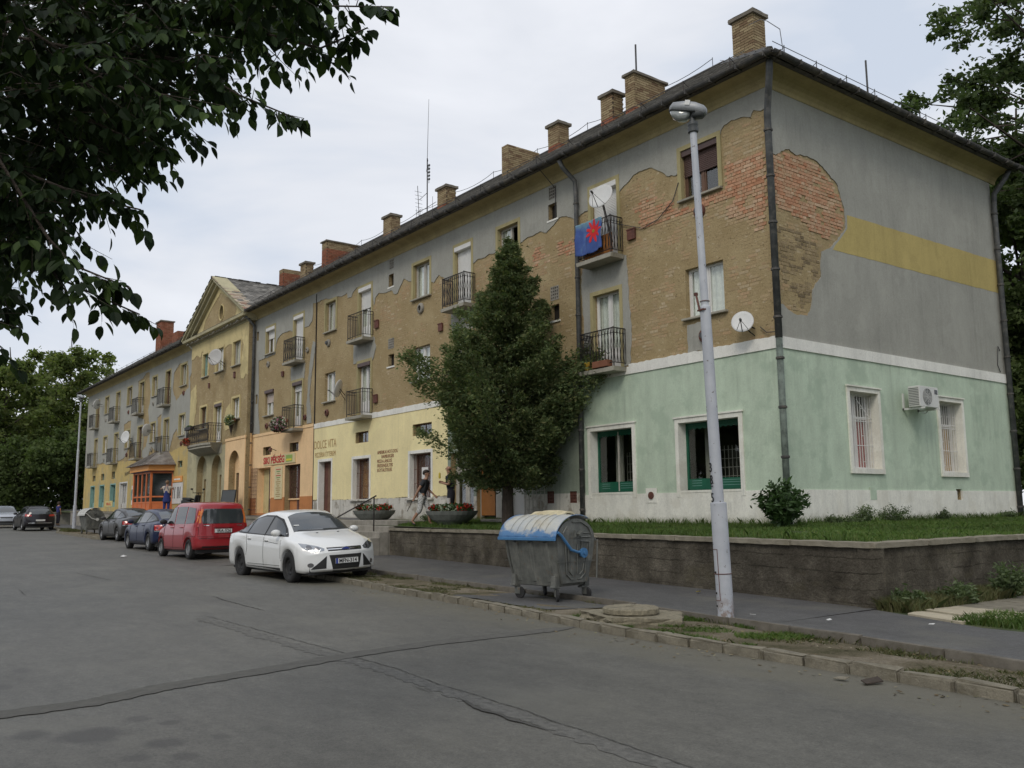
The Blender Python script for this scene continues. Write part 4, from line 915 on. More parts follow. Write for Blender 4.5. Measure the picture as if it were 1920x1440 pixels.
# big green shop windows
for key, sd in (('GA', 1), ('GB', 2)):
    a = low[key]; w, h = a[1]-a[0], a[3]-a[2]; o = opening('shop_window', a, .22)
    MB().box(-w/2, -w/2+.05, -.03, .03, 0, h).box(w/2-.05, w/2, -.03, .03, 0, h).box(-w/2, w/2, -.03, .03, h-.05, h).box(-w/2, w/2, -.03, .03, 0, .03).build('frame', M['greenframe'], o)
    MB().box(-.018, .018, -.028, .022, .03, h-.05).build('mullion', M['greyframe'], o)
    MB().box(-w/2+.05, w/2-.05, -.006, .0, .03, h-.05).build('pane', M['glass'], o)
    b = MB().box(-w/2+.05, w/2-.05, -.022, -.010, .03, .26); b.build('green_panel', M['greenframe'], o)
    b = MB()
    for zz in (.10, .16, .21): b.box(-w/2+.14, -w/2+.42, -.026, -.022, zz, zz+.008).box(.05, w/2-.1, -.026, -.022, zz, zz+.008)
    b.build('pale_line', M['tealframe'], o)
    b = MB(); n = 11
    for i in range(n): x0_ = -w/2+.05+(w-.1)*i/n; x1_ = x0_+(w-.1)/n; xm = (x0_+x1_)/2; b.prism([(x0_, h-.05),(x1_, h-.05),(x1_, h-.12),(xm, h-.16),(x0_, h-.12)], -.020, -.012)
    b.build('valance', M['greenframe'], o)
    b = MB()
    for i in range(7): x = -w/2+.12+(w-.24)*i/6; b.lathe([(0,-.03),(.025,-.03),(.025,-.018),(0,-.018)], 10, Matrix.Translation((x, 0, h-.11))@Matrix.Rotation(PI/2, 4, 'X')@Matrix.Translation((0,0,.0)))
    b.build('white_dot', M['whiteframe'], o)
    b = MB(); b.box(-w/2+.1, -w/2+.36, .5, .54, .05, h-.05).build('inner_jamb', M['greyframe'], o)
    b = MB(); 
    for i in range(12): x = -w*.24+w*.72*i/11; b.bar((x,.62,.1), (x,.62,h*.66), .007, 4)
    for j in range(5): b.bar((-w*.24,.62,.12+j*h*.13), (w*.48,.62,.12+j*h*.13), .007, 4)
    b.build('inner_lattice', M['greyframe'], o)
    MB().box(-w*.22, w*.48, .80, .82, .05, h*.62).build('inner_blind', M['room'], o)
    # white surround with moulded edge
    s = .10; b = MB().box(-w/2-s, -w/2+.004, -.285, -.032, -.14, h+s).box(w/2-.004, w/2+s, -.285, -.032, -.14, h+s).box(-w/2+.004, w/2-.004, -.285, -.032, h-.004, h+s).box(-w/2, w/2, -.283, -.03, -.05, .0)
    b.box(-w/2-s-.03, w/2+s+.03, -.31, -.26, h+s, h+s+.035).build('surround', M['plinth'], o)
# barred yellow shop windows
for key, cmat in (('yw1', 'gold_curtain'), ('yw2', 'wood')):
    a = low[key]; w, h = a[1]-a[0], a[3]-a[2]; o = opening('barred_window', a, .24)
    frame_in(o, w, h, 'brownframe', .06); MB().box(-w/2+.06, w/2-.06, .02, .026, .02, h-.06).build('pane', M['glass'], o)
    wavy(w-.14, .05, h-.08, 5, cmat, o, y=.12, amp=.015)
    b = MB(); grille(b, w-.08, h-.04, 12, 3, .009, -.12); b.build('bars', M['rust'], o)
    MB().box(-w/2-.16, w/2+.16, -.36, -.02, -.07, -.005).build('sill', M['peel_plinth'], o, bevel=.01)
    MB().box(-w/2-.1, -w/2+.004, -.285, -.004, 0, h+.1).box(w/2-.004, w/2+.1, -.285, -.004, 0, h+.1).box(-w/2+.004, w/2-.004, -.285, -.004, h-.004, h+.1).build('surround', M['white'], o)
    if key == 'yw2': MB().box(-.12, .26, -.14, -.13, h*.42, h*.68).build('white_notice', M['whiteframe'], o)
a = low['yd']; w, h = a[1]-a[0], a[3]-a[2]; o = opening('shop_door', a, .2)
frame_in(o, w, h, 'brownframe', .06)
for i in range(4): MB().box(-w/2+.07+i*(w-.14)/4, -w/2+.07+(i+1)*(w-.14)/4-.014, .01, .05, 0, h-.06).build('board', M['wood'] if i % 2 else M['rust'], o)
MB().box(-w/2-.1, -w/2+.004, -.245, -.004, 0, h+.1).box(w/2-.004, w/2+.1, -.245, -.004, 0, h+.1).box(-w/2+.004, w/2-.004, -.245, -.004, h-.004, h+.1).build('surround', M['white'], o)
# small high windows
for key in ('g1','g2','yg1','yg2','lgw','u1','u2','u3'):
    a = low[key]; w, h = a[1]-a[0], a[3]-a[2]; o = opening('small_window', a, .12)
    MB().box(-w/2, w/2, 0, .04, 0, .04).box(-w/2, w/2, 0, .04, h-.04, h).box(-w/2, -w/2+.04, 0, .04, .04, h-.04).box(w/2-.04, w/2, 0, .04, .04, h-.04).box(-.02, .02, 0, .04, .04, h-.04).build('frame', M['brownframe' if key[0] in 'gy' else 'tealframe'], o)
    MB().box(-w/2+.04, w/2-.04, .012, .018, .04, h-.04).build('pane', M['glass'], o); MB().box(-w/2, w/2, .2, .21, 0, h).build('backing', M['room'], o)
# bakery fronts
a = low['d1']; w, h = a[1]-a[0], a[3]-a[2]; o = opening('bakery_entrance', a, .22)
frame_in(o, w, h, 'orange', .05); leaf(o, -.05, w/2-.05, .0, h-.06, 'brownframe', pane='glass')
MB().box(-w/2+.05, -.07, .02, .05, 0, h-.06).build('side_panel', M['cream'], o)
b = MB(); grille(b, .9, 2.0, 7, 12, .009); g = b.build('open_grille', M['rust'], o); g.location = (-w/2-.43, -.30, 0)
MB().box(-w/2-.1, -w/2+.004, -.275, -.004, 0, h+.09).box(w/2-.004, w/2+.1, -.275, -.004, .62, h+.09).box(-w/2+.004, w/2-.004, -.275, -.004, h-.004, h+.09).build('surround', M['orange'], o)
a = low['d2']; w, h = a[1]-a[0], a[3]-a[2]; o = opening('bakery_window', a, .22)
frame_in(o, w, h, 'brownframe', .06); MB().box(-.04, .04, 0, .06, 0, h-.06).build('mullion', M['brownframe'], o)
MB().box(-w/2+.06, -.04, .02, .03, .62, h-.06).build('pane', M['glass'], o); MB().box(-w/2+.06, -.04, -.0, .06, 0, .62).build('stall_riser', M['orange_low'], o)
leaf(o, .04, w/2-.06, 0, h-.06, 'rust', pane='rust'); b = MB(); grille(b, w-.1, h-.7, 10, 6, .008, -.05); g = b.build('bars', M['rust'], o); g.location = (0, 0, .64)
MB().box(-w/2, w/2, -.06, .0, .56, .62).build('ledge', M['orange'], o)
# recessed doorways behind the conifer
a = low['dd']; w, h = a[1]-a[0], a[3]-a[2]; o = opening('stair_door', a, .18)
frame_in(o, w, h, 'greyframe', .07); leaf(o, -w/2+.07, .0, 0, h-.5, 'greyframe', pane='glass', rail=.1); leaf(o, .01, w/2-.07, 0, h-.5, 'greyframe', pane='glass', rail=.1)
MB().box(-w/2+.07, w/2-.07, .01, .05, h-.5, h-.42).build('transom', M['greyframe'], o); MB().box(-w/2+.07, w/2-.07, .02, .026, h-.42, h-.07).build('pane', M['glass'], o)
a = low['od']; w, h = a[1]-a[0], a[3]-a[2]; o = opening('boarded_door', a, .12)
frame_in(o, w, h, 'greyframe', .05); MB().box(-w/2+.05, .10, .0, .03, .10, h-.06).build('orange_board', M['orangeboard'], o); MB().box(.14, w/2-.05, .01, .04, .02, h-.06).build('grey_panel', M['greyframe'], o)
a = low['wd']; w, h = a[1]-a[0], a[3]-a[2]; o = opening('white_door', a, .1)
frame_in(o, w, h, 'whiteframe', .07); MB().box(-w/2+.07, w/2-.07, .01, .04, .02, .95).build('lower_panel', M['whiteframe'], o); MB().box(-w/2+.07, w/2-.07, .015, .035, .95, 1.25).build('green_panel', M['greenframe'], o); MB().box(-w/2+.07, w/2-.07, .02, .026, 1.25, h-.07).build('pane', M['glass'], o)
b = MB(); grille(b, .85, 1.75, 5, 7, .010); g = b.build('open_grille', M['greyframe'], B); g.location = (-7.98, -.10, 1.25)
MB().box(-9.9,-7.9,-.55,-.035,1.0,1.24).build('door_step', M['concrete'], B, bevel=.01); MB().box(-12.4,-10.9,-.5,-.035,1.0,1.22).build('door_step', M['concrete'], B, bevel=.01)
# teal shop fronts of the far wing
for key in ('s1','s2','s3','s4'):
    a = low[key]; w, h = a[1]-a[0], a[3]-a[2]; o = opening('shop_window', a, .14); fm = 'tealframe' if key != 's4' else 'whiteframe'
    b = MB().box(-w/2, w/2, 0, .05, h-.06, h); nn = 2 if key != 's4' else 4
    for i in range(nn+1): x = -w/2+.03+(w-.06)*i/nn; b.box(x-.03, x+.03, 0, .05, 0, h-.06)
    b.box(-w/2, w/2, .0, .05, 0, .35); b.build('frame', M[fm], o); MB().box(-w/2+.02, w/2-.02, .055, .06, .3, h-.05).build('pane', M['glass'], o)
    MB().box(-w/2-.1, -w/2+.004, -.165, -.004, 0, h+.08).box(w/2-.004, w/2+.1, -.165, -.004, 0, h+.08).box(-w/2+.004, w/2-.004, -.165, -.004, h-.004, h+.08).build('surround', M[fm], o)
for key, mt in (('a1','olive'),('a2','greyframe'),('a3','rust')):
    a = low[key]; w, h = a[1]-a[0], a[3]-a[2]; o = opening('arched_doorway', a, .08); frame_in(o, w, h, mt, .06); leaf(o, -w/2+.06, -.005, 0, h-.06, mt if mt != 'olive' else 'greyframe', pane='glass' if key != 'a3' else 'rust'); leaf(o, .005, w/2-.06, 0, h-.06, mt if mt != 'olive' else 'greyframe', pane='glass')

# end wall windows behind white bars
for i, a in enumerate(SO):
    o = win(*a, side=True, frame='whiteframe', cur=['c:red_curtain', 'c:gold_curtain'][i], surround='plinth', sill=False, rec=.26, transom=True, seed=60+i, swid=.095)
    w, h = a[1]-a[0], a[3]-a[2]; b = MB()
    for k in range(11): x = -w/2+.05+(w-.1)*k/10; b.bar((x,-.14,.02), (x,-.14,h-.02), .0085, 4)
    for zz in (.03, h*.31, h*.63, h*.68, h-.03): b.bar((-w/2+.02,-.14,zz), (w/2-.02,-.14,zz), .010, 4)
    for k in range(0, 10, 3):
        x = -w/2+.05+(w-.1)*(k+.5)/10
        for z0_ in (h*.10, h*.44, h*.80): b.bar((x-.05,-.14,z0_), (x+.05,-.14,z0_), .007, 4)
    if i == 0: b.bar((-.05,-.15,h*.92), (w/2-.16,-.15,h*.7), .009, 4)
    b.build('window_bars', M['whiteframe'], o)
sheet('blocked_vent', [rect((2.90,3.14,1.63,1.90))], [], .062, .02, SIDE, M['green'], B)
MB().box(-3.85,-3.5,-.066,-.050,1.62,1.96).build('vent_surround', M['plinth'], B)
b = MB(); b.lathe([(.055,-.02),(.085,-.02),(.085,.03),(.055,.03)], 14, Matrix.Translation((-3.675,-.06,1.79))@Matrix.Rotation(PI/2, 4, 'X')); b.build('vent_pipe', M['rust'], B)

# flue outlets in the walls
for i, (x, z, r_) in enumerate([(-1.92,8.15,.15),(-14.05,8.18,.17),(-1.9,5.28,.16),(-21.04,8.09,.14),(-21.07,5.32,.13),(-27.18,8.07,.13),(-27.17,5.29,.12),(-23.0,8.1,.11),(-23.1,5.32,.11),(-9.1,8.12,.14),(-39.3,8.1,.13),(-45.2,8.1,.13),(-50.9,8.1,.13),(-57,8.1,.13),(-39.4,5.3,.13),(-45.2,5.3,.13),(-50.9,5.3,.13),(-57,5.3,.13)]):
    T = Matrix.Translation((x, -.02, z))@Matrix.Rotation(PI/2, 4, 'X')
    o = MB().lathe([(r_*.55,.0),(r_*.55,.07),(r_,.05),(r_*1.08,0)], 16, T, False).build('flue_collar', M['concrete'] if i % 2 else M['rust'], B)
    MB().lathe([(0,.035),(r_*.56,.03),(r_*.56,0)], 16, T).build('flue_hole', M['hole'], o)
    if i in (0, 2, 3): MB().lathe([(0,.14),(r_*.4,.14),(r_*.62,.07),(r_*.4,.0)], 12, T).build('flue_cowl', M['pipe'], o)
for x, z, w, h in [(-12.8,7.32,.22,.26),(-17.07,8.16,.26,.3),(-17.1,5.46,.26,.3),(-4.09,8.17,.26,.28),(-25.5,7.42,.2,.22),(-34.2,7.9,.15,.25),(-30.6,8.0,.18,.3)]:
    yo = -.33 if x < -29 else -.045
    MB().box(x-w/2, x+w/2, yo-.03, yo+.03, z-h/2, z+h/2).box(x-w/2-.02, x+w/2+.02, yo-.045, yo-.03, z+h/2-.04, z+h/2).build('flue_plate', M['rust'], B, bevel=.008)

# downpipes
def pipe(pts, mat, r=.06, br=True):
    o = MB().tube(pts, r, 10).build('downpipe', M[mat], B, smooth=True)
    b = MB(); z = min(p[2] for p in pts)+.4; x, y = pts[-1][0], pts[-1][1]
    while z < pts[-2][2] and br: b.lathe([(r*1.0,z),(r*1.25,z+.01),(r*1.25,z+.05),(r*1.0,z+.06)], 10, Matrix.Translation((x, y, 0)), False); z += 1.0
    tag(b.build('pipe_collar', M['gutter'], o), kind='stuff'); return o
pipe([(.50,-.50,10.70),(.45,-.45,10.42),(.20,-.20,9.98),(.11,-.13,9.7),(.11,-.13,4.9)], 'pipe', .075)
pipe([(.11,-.13,4.92),(.12,-.14,1.05)], 'pipe_green', .07)
pipe([(-6.1,-.62,10.60),(-6.1,-.5,10.42),(-6.02,-.16,10.1),(-6.02,-.13,9.8),(-6.02,-.13,1.05)], 'pipe', .062)
pipe([(-28.7,-.62,10.60),(-28.7,-.45,10.4),(-28.72,-.14,10.1),(-28.72,-.13,9.8),(-28.72,-.13,5.1)], 'pipe', .065); pipe([(-28.72,-.13,5.1),(-28.72,-.13,1.2)], 'pipe_ochre', .045)
pipe([(-37.3,-.62,10.62),(-37.33,-.4,10.4),(-37.33,-.12,10.1),(-37.33,-.12,9.6),(-37.33,-.12,5)], 'whiteframe', .04)
pipe([(.5,DEP+.2,10.65),(.4,DEP+.1,10.4),(.14,DEP-.03,10.0),(.12,DEP-.05,9.6),(.12,DEP-.05,1.0)], 'pipe', .07)

# ---- roof
EZ, RZ, RY, OV = 10.72, 14.5, 4.93, .62
HX = 5.05                                    # hip: ridge ends HX in from the wall
b = MB(); xl, xr_ = XL-OV, OV; yf, yb_ = -OV, DEP+OV
b.v = [(xl,yf,EZ),(xr_,yf,EZ),(xr_,yb_,EZ),(xl,yb_,EZ),(XL+HX,RY,RZ),(-HX,RY,RZ)]
b.f = [(0,1,5,4),(1,2,5),(2,3,4,5),(3,0,4),(3,2,1,0)]
roof = b.build('roof', M['roof_board'], B)
GX0, GX1, GZ = XPL-.55, XPR+.48, AP[1]+.10
ym = -OV+(GZ-EZ)/(RZ-EZ)*(RY+OV)
b = MB(); b.v = [(GX0,-.78,EZ-.04),(AP[0],-.78,GZ),(GX1,-.78,EZ-.04),(AP[0],ym,GZ),(GX0,-OV,EZ),(GX1,-OV,EZ),(AP[0],-.7,EZ)]; b.f = [(0,1,3,4),(1,2,5,3)]
gable_roof = b.build('gable_roof', M['roof_board'], B)
tiles = []
def shingles(o0, u, v, Lu, Lv, inside, mat, wid=.30, exp=.27, seed=0, ux=None):
    """lay staggered courses on the plane o0 + a*u + b*v"""
    rs = random.Random(seed); n = u.cross(v).normalized(); n = n if n.z > 0 else -n
    nv = int(Lv/exp)
    for j in range(nv+1):
        a = -(wid/2 if j % 2 else 0)
        while a < Lu:
            ca, cb = a+wid/2, j*exp+exp/2
            if inside(ca, cb) and rs.random() > .006:
                tiles.append((o0+u*(ca+rs.uniform(-.008, .008))+v*(cb+rs.uniform(-.022, .016))+n*(.028+rs.uniform(0, .012)), u, v, n, wid*.965*(1-rs.random()*.05), exp*1.35, mat if not callable(mat) else mat(ca, cb, rs)))
            a += wid
sl = math.hypot(RY+OV, RZ-EZ); vf = Vector((0, RY+OV, RZ-EZ))/sl; Lx = xr_-xl
def in_front(a, c): t = c/sl; return t*(OV+HX) < a < Lx-t*(OV+HX) and c < sl and not (GX0+.0 < xl+a < GX1 and c < (ym+OV)/(RY+OV)*sl*(1-abs(xl+a-AP[0])/((GX1-GX0)/2)))
shingles(Vector((xl,yf,EZ)), Vector((1,0,0)), vf, Lx, sl, in_front, 'slate', seed=1)
sh = math.hypot(HX+OV, RZ-EZ); vh = Vector((-(HX+OV), 0, RZ-EZ))/sh; Ly = yb_-yf
shingles(Vector((xr_,yf,EZ)), Vector((0,1,0)), vh, Ly, sh, lambda a, c: (c/sh)*(RY+OV) < a < Ly-(c/sh)*(RY+OV) and c < sh, 'slate', seed=2)
gs = Vector((AP[0]-GX1, 0, GZ-EZ)); Lg = gs.length; gs.normalize()
shingles(Vector((GX1,-.80,EZ)), Vector((0,1,0)), gs, ym+.8, Lg, lambda a, c: .1 < a < .12+(ym+.8)*(c/Lg), lambda a, c, rs: 'pale_slate' if a < .62 and rs.random() < .9 else 'slate', seed=3)
gs2 = Vector((AP[0]-GX0, 0, GZ-EZ)); gs2.normalize()
shingles(Vector((GX0,-.80,EZ)), Vector((0,1,0)), gs2, ym+.8, Lg, lambda a, c: .1 < a < .12+(ym+.8)*(c/Lg), 'slate', seed=4)
camv = Vector((11.17,-15.29,1.5)); tiles.sort(key=lambda t: (t[0]-camv).length)
def tile_pts(t):
    c, u, v, n, w, l = t[:6]; th = .012; q = []
    for dz in (0, th):
        for su, sv in ((-1,-1),(1,-1),(1,1),(-1,1)): q.append(c+u*(su*w/2)+v*(sv*l/2)+n*(dz+(.018 if sv < 0 else 0)))
    return q
TF = [(4,5,6,7),(0,1,5,4),(1,2,6,5),(3,0,4,7)]
tm = {}
for mt in ('slate', 'pale_slate'):
    me = MB().add([(sx*.145, sy*.182, z+(.018 if sy < 0 else 0)) for z in (0,.012) for sx, sy in ((-1,-1),(1,-1),(1,1),(-1,1))], TF).mesh('shingle'); me.materials.append(M[mt]); tm[mt] = me
for t in tiles[:300]:
    o = bpy.data.objects.new('shingle', tm[t[6]]); COL.objects.link(o); o.parent = roof
    mm = Matrix((t[1], t[2], t[1].cross(t[2]))).transposed()
    o.matrix_local = Matrix.Translation(t[0])@mm.to_4x4()
for mt in ('slate', 'pale_slate'):
    b = MB(); 
    for t in tiles[300:]:
        if t[6] == mt: b.add(tile_pts(t), TF)
    tag(b.build('shingles', M[mt], roof if mt == 'slate' else gable_roof), kind='stuff')
# ridge and hip caps
b = MB(); b.tube([(XL+HX,RY,RZ+.03),(-HX,RY,RZ+.03)], .09, 6); b.tube([(-HX,RY,RZ+.03),(xr_-.05,yf+.05,EZ+.06)], .09, 6); b.tube([(-HX,RY,RZ+.03),(xr_-.05,yb_-.05,EZ+.06)], .09, 6); b.tube([(AP[0],-.8,GZ+.02),(AP[0],ym,GZ+.02)], .07, 6)
b.build('ridge_capping', M['gutter'], roof)
# eave gutters, with torn lumpy undersides
def gutter(p0, p1, r=.085):
    p0, p1 = Vector(p0), Vector(p1); L = (p1-p0).length; n = int(L/.35); rs = random.Random(int(L)); b = MB(); d = (p1-p0).normalized(); nrm = d.cross(Vector((0,0,1)))
    K = 8
    for i in range(n+1):
        c = p0+d*(L*i/n)+Vector((0,0,rs.uniform(-.012,.012))); rr_ = r*rs.uniform(.92,1.1)
        for k in range(K+1): t = PI+PI*k/K; b.v.append(c+nrm*(rr_*math.cos(t))+Vector((0,0,rr_*math.sin(t))))
        for k in range(K+1): t = 2*PI-PI*k/K; b.v.append(c+nrm*((rr_-.012)*math.cos(t))+Vector((0,0,(rr_-.012)*math.sin(t))))
    m_ = 2*(K+1)
    for i in range(n):
        for k in range(m_): b.f.append((i*m_+k, i*m_+(k+1) % m_, (i+1)*m_+(k+1) % m_, (i+1)*m_+k))
    o = b.build('gutter', M['gutter'], B)
    bb = MB()
    for i in range(0, n, 2): c = p0+d*(L*(i+.5)/n); bb.box(-.015,.015,-r-.02,r+.02,-r-.02,.01, Matrix.Translation(c)@Matrix.Rotation(math.atan2(d.y,d.x),4,'Z'))
    tag(bb.build('gutter_bracket', M['gutter'], o), kind='stuff'); return o
gutter((XPR+.5,-.70,10.70),(.74,-.70,10.70)); gutter((XL-.6,-.70,10.70),(XPL-.55,-.70,10.70)); gutter((.70,-.70,10.70),(.70,DEP+.7,10.70))
MB().box(XPR,.48,-.60,-.48,10.64,10.72).box(XL-.5,XPL,-.60,-.48,10.64,10.72).box(.48,.60,-.60,DEP+.5,10.641,10.72).build('fascia', M['gutter'], B)
# snow guards along the eaves
b = MB(); b.bar((0,0,0),(0,0,.30),.010,4); b.bar((0,.24,.17),(0,0,.28),.008,4); b.bar((0,0,.02),(0,.30,.22),.008,4); sgm = b.mesh('snow_guard'); sgm.materials.append(M['iron'])
x = -.6
while x > XL:
    if not (XPL-.5 < x < XPR+.4):
        o = bpy.data.objects.new('snow_guard', sgm); COL.objects.link(o); o.parent = roof; o.location = (x, -.38, EZ+.17)
    x -= 1.35
b = MB(); b.bar((XPR+.5,-.38,EZ+.44),(-.2,-.38,EZ+.44),.009,4); b.bar((XL,-.38,EZ+.44),(XPL-.5,-.38,EZ+.44),.009,4)
for k in range(9): y = .2+k*1.15; b.bar((.38,y,EZ+.10),(.38,y,EZ+.50),.010,4); b.bar((.1,y,EZ+.35),(.38,y,EZ+.45),.008,4)
b.bar((.38,-.2,EZ+.46),(.38,9.8,EZ+.46),.008,4); b.bar((.38,.0,EZ+.33),(.38,9.8,EZ+.33),.008,4)
b.build('guard_rail', M['wire'], roof)
b = MB()
for k in range(18):
    x0_ = -HX-.3-k*2.8
    if x0_-2.8 < XL+HX: break
    b.tube([(x0_-2.8*t, RY-.1, RZ+.30-.14*4*t*(1-t)) for t in [i/6 for i in range(7)]], .010, 4); b.bar((x0_, RY-.1, RZ), (x0_, RY-.1, RZ+.34), .010, 4)
b.bar((-8.0,4.3,RZ-.4),(-8.0,4.3,RZ+1.75),.03,6); b.bar((.35,3.4,EZ+.1),(.35,3.4,EZ+1.15),.022,6)
b.tube([(-2.3,2.6,EZ+3.0),(-1.2,1.6,EZ+2.3),(-.3,.6,EZ+1.5),(.3,.2,EZ+.9),(.4,.15,EZ+.2)], .009, 4)
b.build('lightning_conductor', M['wire'], roof)

# chimneys: each a mortar core with coursed bricks and a concrete cap
def chimney(x0, x1, y0, dy, ztop, cap=.09, red=.28, slant=0):
    zb = EZ+(y0+OV)/(RY+OV)*(RZ-EZ)-.35
    if x1 > -HX: zb = min(zb, EZ+(OV-x1)/(HX+OV)*(RZ-EZ)-.35)
    y1 = y0+dy; o = MB().box(x0+.012, x1-.012, y0+.012, y1-.012, zb-.5, ztop-.01).build('chimney', M['dark_mortar'], B)
    rs = random.Random(int(-x0*10)); H = .075; n = int((ztop-zb)/H); bb = {'chim_brick': MB(), 'chim_red': MB()}
    for j in range(n):
        z0_, z1_ = ztop-(j+1)*H+.014, ztop-j*H; mt = 'chim_red' if (n-j)/n < red+.2*0+rs.uniform(-.05, .05)+(.35/(ztop-zb)) else 'chim_brick'
        for face in range(4):
            L = (x1-x0) if face % 2 == 0 else (y1-y0); a = -(.13 if (j+face) % 2 else 0)
            while a < L-.02:
                a0, a1 = max(a, 0), min(a+.245, L); a += .257
                if a1-a0 < .03: continue
                p = rs.uniform(0, .006)
                if face == 0: q = (x0+a0, x0+a1, y0-p, y0+.05)
                elif face == 2: q = (x0+a0, x0+a1, y1-.05, y1+p)
                elif face == 1: q = (x1-.05, x1+p, y0+a0, y0+a1)
                else: q = (x0-p, x0+.05, y0+a0, y0+a1)
                if face in (1, 3) and a0 == 0: q = (q[0], q[1], q[2]+.052, q[3])
                if face in (1, 3) and a1 == L: q = (q[0], q[1], q[2], q[3]-.052)
                if q[3]-q[2] < .01: continue
                bb[mt].box(q[0], q[1], q[2], q[3], z0_, z1_)
    for k, v in bb.items():
        if v.v: tag(v.build('brickwork', M[k], o), kind='stuff')
    if cap:
        link('cap', rough([(x0-.07,y0-.07),(x1+.07,y0-.07),(x1+.07,y1+.07),(x0-.07,y1+.07)], ztop-.005, ztop+cap, 3, .008, 3), M['cap'], o)
    return o
for c in [(-3.15,-2.47,3.0,.5,14.28,.10,.3),(-7.22,-6.84,3.0,1.35,14.42,.07,.12),(-8.31,-7.77,3.0,.45,14.16,.09,.15),(-13.52,-13.17,3.0,1.45,14.36,.0,.1),(-10.91,-10.36,3.0,.45,14.12,.09,.25),(-17.82,-17.16,3.0,.45,14.0,.09,.08),(-22.2,-21.51,3.0,.45,14.03,.09,.05),(-28.34,-27.8,3.0,1.75,14.48,.05,.55),(-30.85,-30.19,3.0,.42,13.93,.09,.1),(-33.6,-33.08,3.0,1.0,14.28,.0,.6),(-56.5,-55.28,3.0,.9,15.35,.08,.9),(-52.47,-51.2,3.0,1.2,13.95,.0,.95)]:
    chimney(*c)

# ---- bare bricks: each a block standing proud of the wall
RF = [(-1.30,9.06),(-.9,9.0),(-.17,8.91),(-.02,8.95),(-.02,7.34),(-.47,7.30),(-.55,7.66),(-1.1,7.78),(-1.3,8.25),(-1.59,8.33),(-2.5,8.48),(-3.84,8.21),(-3.81,8.82),(-2.55,8.50),(-1.4,8.52)]
RS = [(.08,8.86),(.42,8.98),(.69,9.06),(.9,9.0),(1.32,9.06),(1.69,9.02),(2.05,8.84),(2.36,8.66),(2.48,8.42),(2.6,8.2),(2.6,7.80),(2.35,7.55),(1.95,7.36),(1.5,7.42),(1.0,7.6),(.5,7.72),(.08,7.82)]
SS = [(.1,7.3),(.9,7.34),(1.62,7.1),(1.6,6.5),(1.25,6.2),(1.1,5.7),(.6,5.6),(.3,6.2),(.1,6.9)]
red = []; tanb = []; soot = []
H, WB = .077, .262
for j in range(int(5.6/H)):
    z = 4.98+j*H
    WBj = WB if j % 2 else WB/2
    for i in range(int(17.5/WBj)+2):
        x = -17.3+i*WBj
        if x > -.1: continue
        zc = z+H/2
        if any(a[0]-.2 < x < a[1]+.2 and a[2]-.08 < zc < a[3]+.10 for a in OP+vents): continue
        if any(abs(x-d_[0]) < .85 and (D0-.25 < zc < D0+.1) for d_ in doors): continue
        inr = pip(x, zc, RF)
        nv = mnoise.fractal(Vector((x*.9, zc*1.1, 3.3)), 1.0, 2.0, 4); n2 = mnoise.noise(Vector((x*3.1, zc*3.7, 9.1)))
        if inr and n2 > -.42: red.append(('F', x, zc, WBj))
        elif zc < float(np.interp(x, [p[0] for p in GB_], [p[1] for p in GB_]))-.10 and not any(pip(x, zc, p) for p in pats):
            near = max(0, 1+x/17)*.35; hi = .16 if zc > 7.6 else -.10; cornr = .30 if x > -.75 else 0
            if nv+near*.5+hi+cornr+n2*.9 > .37: tanb.append(('F', x, zc, WBj)) if not (x > -9 and 8.2 < zc < 9 and nv > .12 and x > -8.5) else red.append(('F2', x, zc, WBj))
for j in range(int(3.7/H)):
    z = 5.5+j*H
    WBj = WB if j % 2 else WB/2
    for i in range(24):
        y = .08+i*WBj; zc = z+H/2; n2 = mnoise.noise(Vector((y*3.1, zc*3.7, 2.1)))
        if pip(y, zc, RS) and n2 > -.5: red.append(('S', y, zc, WBj))
        elif pip(y, zc, SS) and n2 > -.15: soot.append(('S', y, zc, WBj))
        elif pip(y, zc, [(p[0]-.04, p[1]) for p in SP]) and n2 > .05: tanb.append(('S', y, zc, WBj))
def nd(t): p = Vector((t[1], 0, t[2])) if t[0] != 'S' else Vector((0, t[1], t[2])); return (p-camv).length
red.sort(key=nd)
bmesh_ = []
for k in range(4):
    rs = random.Random(k); q = MB().box(-.122,.122,-.018,.01,-.0315,.0315)
    q.v = [(x+rs.uniform(-.006,.006), y+rs.uniform(-.004,.004), z+rs.uniform(-.004,.004)) for x, y, z in q.v]; me = q.mesh('brick'); me.materials.append(M['red_brick']); bmesh_.append(me)
rs = random.Random(77)
for t in red[:300]:
    o = bpy.data.objects.new('brick', rs.choice(bmesh_)); COL.objects.link(o); o.parent = B; o.scale = (t[3]/WB-(.04 if t[3] < .2 else 0), 1, 1)
    d = rs.uniform(0, .008)
    if t[0] == 'S': o.location = (-.004+d, t[1], t[2]); o.rotation_euler = (0, 0, PI/2)
    else: o.location = (t[1], .004-d, t[2])
def joined(lst, mat, dmax=.012):
    b = MB()
    for t in lst:
        d = rs.uniform(-.004, dmax); w = t[3]/2-rs.uniform(.006, .016); h = rs.uniform(.027, .032)
        if t[0] == 'S': b.box(-.02, .006+d, t[1]-w, t[1]+w, t[2]-h, t[2]+h)
        else: b.box(t[1]-w, t[1]+w, -.006-d, .02, t[2]-h, t[2]+h)
    if b.v: tag(b.build('exposed_bricks', M[mat], B), kind='stuff')
joined(red[300:], 'red_brick'); joined(tanb, 'tan_brick', .000); joined(soot, 'soot_brick', .004)
# bricks at the corner arris
for jx in range(18):
    zc = 5.2+jx*.21+rs.uniform(-.05,.05)
# expansion joint in the facade
MB().box(-22.235,-22.185,-.036,.0,1.0,10.3).build('wall_joint', M['hole'], B)

